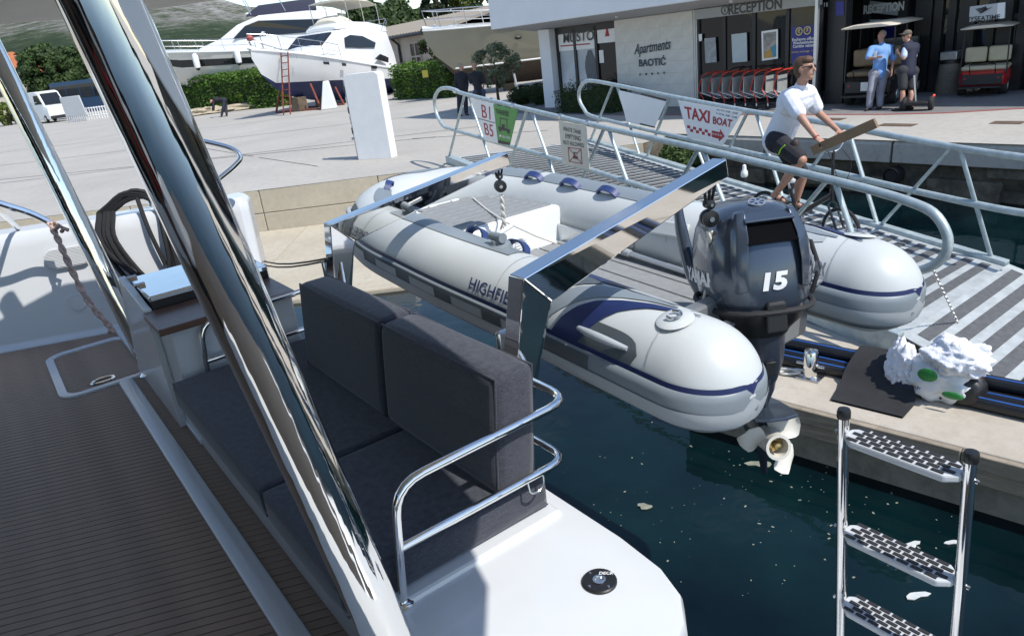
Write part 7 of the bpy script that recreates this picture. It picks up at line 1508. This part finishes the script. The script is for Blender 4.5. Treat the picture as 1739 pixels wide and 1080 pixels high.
for i, (x, lab) in enumerate(((4.4, 'white fender with dark end hanging near the yacht bow'), (1.5, 'dull white fender hanging amidships over the hedge'))):
    s_ = 1 if (YB(0, 1, 0) - CP).length < (YB(0, -1, 0) - CP).length else -1; c = YB(x, s_ * (1.85 if x > 3 else 2.3), 3.0); fd = thing('fender', lab, 'fender', c); m = MB(); m.lathe([(.05, 0), (.2, .12), (.22, .3), (.22, .85), (.17, 1.02), (.05, 1.1)], c, ZV, 12); m.build('float_body', white, fd); m = MB(); m.lathe([(.06, -.08), (.15, .03), (.16, .07)], c, ZV, 12); m.build('end_cap', dark, fd); m = MB(); m.tube([c + ZV * 1.08, YB(x, s_ * 1.9, 4.3)], .015, 5); m.build('lanyard', ropew, fd)
ckb = thing('boat_stand', 'grey steel stand carrying the yacht behind the hedge', 'stand', oB)
for x in (4, 0, -4):
    for e in (-1, 1): m = MB(); m.tube([YB(x, e * 1.6, 0), YB(x, e * 1.2, 1.9)], .07, 8); m.build('prop', gst, ckb)
    m = MB(); m.box(YB(x, 0, .6), (.6, .6, 1.2), (hB, V((-hB.y, hB.x, 0)), ZV)); m.build('keel_block', mat('timber block', (.12, .09, .06), .9), ckb)
# boat C: large dull hull beyond the olive tree
bC = gd(745, 37); hC = V((-.97, -.25, 0)).normalized(); oC = bC - hC * 6.2
SC = [(-1, 2.1, 3.55, 1.9, 2.2, 1.3), (-.3, 2.2, 3.65, 1.95, 2.1, .95), (.2, 2.1, 3.75, 1.6, 2.15, .92), (.55, 1.6, 3.85, .95, 2.3, 1.0), (.8, .9, 3.92, .4, 2.6, 1.7), (.93, .4, 3.96, .14, 3.0, 2.7), (1, .04, 4.0, .02, 3.7, 3.6)]
olv = mat('olive grey glossy hull', (.26, .245, .18), .12, var=.06, vs=.7, coat=.4); dkb = mat('dark brown bottom', (.05, .036, .026), .6, var=.2)
yC, YC, topC = boat('olive grey boat hull with dark bottom behind the olive tree', oC, hC, 13, SC, olv, dkb, 1.95, 0, -.6)
for e in (-1, 1): rails(yC, YC, [(6.4, 0, 4.05), (5.8, e * .5, 4.0), (4.6, e * 1.1, 3.95), (3.0, e * 1.65, 3.85), (1.2, e * 2.0, 3.75), (-1, e * 2.15, 3.7)], .8, .03)
s_ = 1 if (YC(0, 1, 0) - CP).length < (YC(0, -1, 0) - CP).length else -1
for x, y in ((2.2, 1.86), (0.1, 2.13)): m = MB(); m.ball(YC(x, s_ * y, 3.1), (.2, .06, .09), 12, 8, (hC, V((-hC.y, hC.x, 0)), ZV)); m.build('porthole', dark, yC)
m = MB(); m.tube([topC[k][0 if s_ < 0 else -1] * .0 + YC(SC[k][0] * 6.5, s_ * (SC[k][3] + .06), 2.02 if k < 5 else 2.3) for k in range(5)], .04, 6); m.build('boot_stripe', white, yC)
ckc = thing('boat_stand', 'steel stand carrying the olive grey hull', 'stand', oC)
for x in (2.4, -1, -4): m = MB(); m.tube([YC(x, s_ * 1.5, .6), YC(x, s_ * 1.1, 1.6)], .06, 8); m.build('prop', gst, ckc); m = MB(); m.box(YC(x, 0, .78), (.5, .5, .36), (hC, V((-hC.y, hC.x, 0)), ZV)); m.build('keel_block', mat('timber block', (.12, .09, .06), .9), ckc)
# white and blue printed hoarding beyond it
hbm = mat('white hoarding', (.7, .72, .74), .6, var=.03); hbb = mat('hoarding blue', (.06, .3, .62), .6, var=.1)
a, b = gd(752, 47), gd(935, 43); hp = thing('hoarding', 'white hoarding with blue print behind the olive grey hull', 'hoarding', (a + b) / 2); d = (b - a).normalized()
for k in range(4):
    p0, p1 = a.lerp(b, k / 4) + d * .02, a.lerp(b, (k + 1) / 4) - d * .02; m = MB(); h_ = 3.9 - k * .1 if k == 0 else 1.9; m.poly([p0, p1, p1 + ZV * (h_ if k else 2.2), p0 + ZV * h_], V((-d.y, d.x, 0)) * .05); m.build('panel', hbm, hp, smooth=0)
    for j in range(3): m = MB(); c = p0.lerp(p1, .25 + .25 * j) + ZV * (.5 + .5 * j if k else .8 + .9 * j) - V((-d.y, d.x, 0)) * .012; m.poly([c + d * (.5 * math.cos(i * .628) * (1 + .3 * math.sin(2 * i))) + ZV * (.2 * math.sin(i * .628)) for i in range(10)], V((-d.y, d.x, 0)) * .004); m.build('blue_print', hbb, hp, smooth=0)
# ------------------------------------------------------------------ warehouse, house, vehicles
plast = mat('pinkish plaster', (.50, .43, .36), .85, var=.1, vs=.8, bump=.2, bs=8); roofm = mat('old grey tile roof', (.27, .24, .2), .85, var=.2, vs=3)
a, b = gd(636, 58), gd(778, 46); d = (b - a).normalized(); nn = V((-d.y, d.x, 0)); nn = nn if nn.y > 0 else -nn; L = (b - a).length
def WH(x, y, z): return a + d * x + nn * y + ZV * z
wh_ = thing('warehouse', 'pinkish plaster warehouse with grey tiled roof behind the yachts', 'building', (a + b) / 2)
m = MB(); m.tbox(WH, (-14, L), (0, 9), (0, 3.5)); m.build('wall', plast, wh_, smooth=0)
m = MB(); m.hexa([WH(-14.4, -.5, 3.5), WH(L + .4, -.5, 3.5), WH(L + .4, 4.5, 4.5), WH(-14.4, 4.5, 4.5), WH(-14.4, -.5, 3.62), WH(L + .4, -.5, 3.62), WH(L + .4, 4.5, 4.66), WH(-14.4, 4.5, 4.66)]); m.hexa([WH(-14.4, 9.5, 3.5), WH(L + .4, 9.5, 3.5), WH(L + .4, 4.5, 4.5), WH(-14.4, 4.5, 4.5), WH(-14.4, 9.5, 3.62), WH(L + .4, 9.5, 3.62), WH(L + .4, 4.5, 4.67), WH(-14.4, 4.5, 4.67)]); ro = m.build('roof', roofm, wh_, smooth=0)
for k in range(60): m = MB(); x = -14.3 + k * (L + 14.6) / 60; m.tube([WH(x, -.52, 3.63), WH(x, 4.4, 4.65)], .07, 6); m.build('tile_row', roofm, ro)
m = MB(); m.tube([WH(-14, -.55, 3.48), WH(L, -.55, 3.48)], .09, 8); m.build('gutter', dark, wh_)
wx = L * .62
for x0 in (wx, wx - 7):
    m = MB(); m.tbox(WH, (x0 - .8, x0 + .8), (-.03, .0), (1.15, 3.0)); wo = m.build('window', mat('dark old window', (.03, .025, .02), .3), wh_, smooth=0)
    for z in (1.15, 2.1, 3.0): m = MB(); m.tbox(WH, (x0 - .85, x0 + .85), (-.08, -.03), (z - .06, z + .06)); m.build('frame', plast, wo, smooth=0)
    for x in (-.8, 0, .8): m = MB(); m.tbox(WH, (x0 + x - .06, x0 + x + .06), (-.085, -.03), (1.15, 3.0)); m.build('frame', plast, wo, smooth=0)
m = MB(); m.tube([WH(wx - 2.6, -.12, 0), WH(wx - 2.6, -.12, 3.0), WH(wx - 3.0, -.4, 3.45)], .09, 8); m.build('downpipe', dark, wh_)
# small house with orange roof, far left
hc = gd(10, 95); ho = thing('house', 'far cream house with orange tiled roof beside the pine', 'building', hc); I = lambda x, y, z: hc + V((x, y, z))
m = MB(); m.tbox(I, (-7, 4.2), (0, 8), (0, 5.5)); m.build('wall', mat('cream plaster', (.55, .5, .42), .85, var=.06), ho, smooth=0)
m = MB(); m.loft([[I(-7.6, -.6, 5.5), I(4.8, -.6, 5.5), I(4.8, 8.6, 5.5), I(-7.6, 8.6, 5.5)], [I(-4.2, 3.8, 8.4), I(1.4, 3.8, 8.4), I(1.4, 4.2, 8.4), I(-4.2, 4.2, 8.4)]]); m.build('roof', mat('orange roof tiles', (.42, .14, .06), .8, var=.15, vs=2), ho, smooth=0)
for x in (-4, 0): m = MB(); m.tbox(I, (x, x + 1.1), (-.05, 0), (3.0, 4.5)); m.build('window', yglass, ho, smooth=0)
# delivery van
def van(label, P, head, bodym, L, Wd, H):
    head = head.normalized(); sd_ = V((-head.y, head.x, 0)); t_ = thing('van', label, 'van', P); Y = lambda x, y, z: V(P) + head * x + sd_ * y + ZV * z
    m = MB(); m.loft([[Y(x, -Wd, .35), Y(x, Wd, .35), Y(x, Wd, z * .6 + .2), Y(x, Wd * .9, z), Y(x, -Wd * .9, z), Y(x, -Wd, z * .6 + .2)] for x, z in ((-L, H * .95), (-L + .2, H), (L * .25, H), (L * .45, H * .95), (L * .72, H * .55), (L * .97, H * .48), (L, H * .35))]); m.build('body', bodym, t_, smooth=30, bev=.05)
    for e in (-1, 1):
        m = MB(); m.poly([Y(L * .64, e * Wd * .955, H * .60), Y(L * .08, e * Wd * .955, H * .60), Y(L * .08, e * Wd * .9, H * .88), Y(L * .42, e * Wd * .9, H * .88)], sd_ * e * .06); m.build('side_window', yglass, t_, smooth=0)
        for x in (-L * .6, L * .62): m = MB(); m.lathe([(.18, -.12), (.34, -.12), (.37, -.06), (.37, .08), (.3, .12), (.1, .12)], Y(x, e * Wd * .95, .37), sd_ * e, 18); w_ = m.build('wheel', tyre, t_); m = MB(); m.lathe([(.22, .12), (.2, .135), (.05, .14), (.001, .14)], Y(x, e * Wd * .95, .37), sd_ * e, 14, cap=False); m.build('rim', alu, w_)
        m = MB(); m.ball(Y(L * .96, e * Wd * .75, H * .36), (.1, .18, .12), 10, 6, (head, sd_, ZV)); m.build('headlight', alu, t_)
    m = MB(); m.poly([Y(L * .735, -Wd * .8, H * .575), Y(L * .735, Wd * .8, H * .575), Y(L * .475, Wd * .75, H * .93), Y(L * .475, -Wd * .75, H * .93)], head * .05); m.build('windscreen', yglass, t_, smooth=0)
    m = MB(); m.box(Y(L, 0, .5), (.12, Wd * 1.9, .3), (head, sd_, ZV)); m.build('bumper', dark, t_, bev=.05); return t_
van('white delivery van with dark windows parked in the yard', gd(88, 72), V((.75, -.66, 0)), white, 3.0, 1.05, 2.95)
# dark blue bus, side on
P = gd(146, 76); bs_ = thing('bus', 'dark blue bus parked behind the yard barrier', 'bus', P); I = lambda x, y, z: P + V((x, y, z))
m = MB(); m.tbox(I, (-2.8, 4.5), (0, 2.4), (.4, 3.6)); m.build('body', mat('dark blue paint', (.02, .05, .10), .3, var=.05), bs_, bev=.12)
for k in range(5): m = MB(); m.tbox(I, (-2.6 + k * 1.4, -1.3 + k * 1.4), (-.03, 0), (1.9, 3.2)); m.build('window', yglass, bs_, smooth=0)
for x in (-1.6, 3.2): m = MB(); m.lathe([(.2, -.1), (.45, -.1), (.45, .1), (.2, .1)], I(x, .05, .45), V((0, -1, 0)), 18); m.build('wheel', tyre, bs_)
# pale barrier panel with vents
a, b = gd(115, 66), gd(150, 65); d = (b - a).normalized(); br = thing('barrier_panel', 'pale grey yard barrier panel leaning in front of the bus', 'barrier', (a + b) / 2); nn = V((-d.y, d.x, 0)); L = (b - a).length
m = MB(); m.poly([a + ZV * .5, b + ZV * .5, b - d * .25 + ZV * 2.2, a - d * .1 + ZV * 2.2], nn * .12); m.build('panel', mat('pale grey plastic', (.5, .51, .52), .5, var=.05), br, bev=.04)
for k in range(10): m = MB(); m.box(a.lerp(b, (k + .5) / 10) + ZV * .26, (.09, .1, .5), (d, nn, ZV)); m.build('slat', mat('pale grey plastic', (.5, .51, .52)), br, smooth=0)
for lab, a, b in (('white low yard fence beside the barrier panel', gd(152, 66), gd(215, 66)),):
    fe = thing('yard_fence', lab, 'fence', (a + b) / 2); d = (b - a).normalized(); nn = V((-d.y, d.x, 0))
    for z in (.35, 1.0): m = MB(); m.tube([a + ZV * z, b + ZV * z], .05, 6); m.build('rail', white, fe)
    for k in range(15): m = MB(); m.box(a.lerp(b, k / 14) + ZV * .55, (.08, .05, 1.1), (d, nn, ZV)); m.build('picket', white, fe, smooth=0)
# tarpaulin heaps
tarp = mat('beige tarpaulin', (.42, .36, .26), .8, var=.15, vs=3, bump=.5, bs=3, bd=.2)
for i, (px, w, lab) in enumerate(((345, 2.0, 'crumpled beige tarpaulin beside the stooping person'), (425, 2.7, 'long crumpled beige tarpaulin lying along the hedge'))):
    blobby(gd(px, 51) + ZV * .15, (w, .7, .32), i * 3 + 1, .5, 2.6, 30, 14, flat=.01, axx=(V((1, 0, 0)), V((0, 1, 0)))).build('tarpaulin', tarp, smooth=70); tag(bpy.context.scene.collection.objects[-1], lab, 'tarpaulin')
# ------------------------------------------------------------------ planting
hedge('tall loose green hedge in front of the yacht with black stripe', gd(262, 58), gd(492, 49.5), 1.6, 2.45, lf_hedge, 1, 95, .11)
hedge('bright green hedge behind the two chatting people', gd(684, 42), gd(775, 38), 1.2, 1.75, lf_hedge, 2, 150, .075)
m = MB(); p = (gd(730, 39) - V((0, .75, 0)) + ZV * 1.3); m.box(p, (.3, .02, .36)); tag(m.build('notice_plate', mat('notice yellow', (.6, .5, .08), .6), smooth=0), 'small yellow notice on the bright green hedge', 'notice')
hedge('dark clipped hedge below the shop window', Fq(-18.9, 16.9, 0), Fq(-16.4, 16.9, 0), .9, .72, lf_dark, 3, 700, .03)
shrub('dark round shrub left of the white column', gd(889, 29), (.6, .5, .36), lf_dark, 4, 1800, .035, 'round shrubs by the column'); shrub('dark small shrub touching the white column', gd(917, 28), (.42, .4, .4), lf_dark, 5, 1500, .035, 'round shrubs by the column')
q = V((3.25, 16.15, -.75)); rc = onplane(1150, 268, Fq(0, 13.35, 0), NV)
rb = shrub('silvery green bush growing out of the stone quay wall', V((rc.x, rc.y, rc.z - .32)), (.55, .42, .36), lf_ros, 6, 3200, .045)
tree('small olive tree with dark twin trunk beside the chatting people', gd(848, 29.5), 2.3, 1.05, .75, lf_olive, 11, 46, 60, .06, th=.075, name='olive_tree')
tree('dense climbing shrub against the warehouse wall', gd(742, 45), 3.6, .8, 1.0, lf_dark, 12, 26, 60, .12, th=.08, name='wall_shrub', cat_='shrub')
PG = 'pines behind the warehouse'
tree('broad dark pine right of the flybridge cover', gd(642, 78), 7.6, 3.4, 2.4, lf_pine, 21, 70, 90, .26, PG, .25, 'pine', name='pine_tree')
tree('tall ragged pine with a pointed top behind the warehouse', gd(692, 84), 7.9, 2.8, 2.9, lf_pine, 22, 70, 90, .26, PG, .25, 'cyp', name='pine_tree')
tree('low dark pine filling the gap left of the cypress', gd(722, 74), 6.0, 2.8, 2.0, lf_pine, 23, 60, 90, .25, PG, .22, name='pine_tree')
tree('low dark pine behind the warehouse roof ridge', gd(668, 70), 5.9, 3.0, 1.8, lf_pine, 27, 60, 80, .25, PG, .22, name='pine_tree')
tree('dark columnar cypress rising behind the olive grey hull', gd(757, 62), 11, 1.15, 4.6, lf_cyp, 24, 120, 90, .16, None, .2, name='cypress', kind='round')
tree('yellow green tree beside the cypress', gd(800, 66), 8.9, 2.3, 2.2, lf_light, 25, 60, 80, .22, None, .2)
tree('dark tree between the yellow green tree and the white building', gd(826, 60), 8.6, 1.8, 2.6, lf_pine, 26, 50, 80, .2, None, .2)
YG = 'pines behind the parked van'
tree('wide dark pine right of the orange roofed house', gd(104, 92), 8.0, 3.0, 2.8, lf_pine, 31, 90, 90, .27, YG, .25, 'pine', name='pine_tree')
tree('dark pine rising behind the bus', gd(138, 96), 7.6, 3.2, 2.6, lf_pine, 32, 80, 90, .27, YG, .25, 'pine', name='pine_tree')
tree('low bush right of the house wall', gd(52, 82), 2.4, 2.0, 1.1, lf_hedge, 33, 50, 70, .2, None, .12, name='bush', cat_='shrub'); tree('brown green bush left of the van', gd(20, 78), 2.2, 2.0, 1.0, lf_light, 34, 50, 70, .2, None, .12, name='bush', cat_='shrub')
for i, (px, d_, h_, r_) in enumerate(((-160, 105, 8, 4), (220, 105, 8, 5), (270, 112, 7, 5), (165, 108, 7.5, 4.5))):
    tree(('dark pine left of the orange roofed house', 'far green tree behind the big steel post', 'far green tree left of the bow rail', 'far green tree above the bus')[i], gd(px, d_), h_, r_, h_ * .38, lf_pine if i % 2 else lf_hedge, 40 + i, 60, 70, .3, None, .2)
# small white topped dock lights on the gangway's far side
for i, (px, py, lab) in enumerate(((1264, 306, 'white capped dock light behind the gangway near the bicycle wheel'), (1344, 316, 'white capped dock light behind the rider on the gangway'))):
    p = onplane(px, py, GW(.6, 1.08), rail_plane(1)[1]); dl = thing('dock_light', lab, 'light', p); m = MB(); m.lathe([(.05, -.6), (.05, 0), (.045, .05)], p, ZV, 12); m.build('stem', dark, dl); m = MB(); m.lathe([(.045, .05), (.06, .08), (.055, .14), (.035, .17), (.03, .24), (.001, .26)], p, ZV, 12); m.build('cap', white, dl)
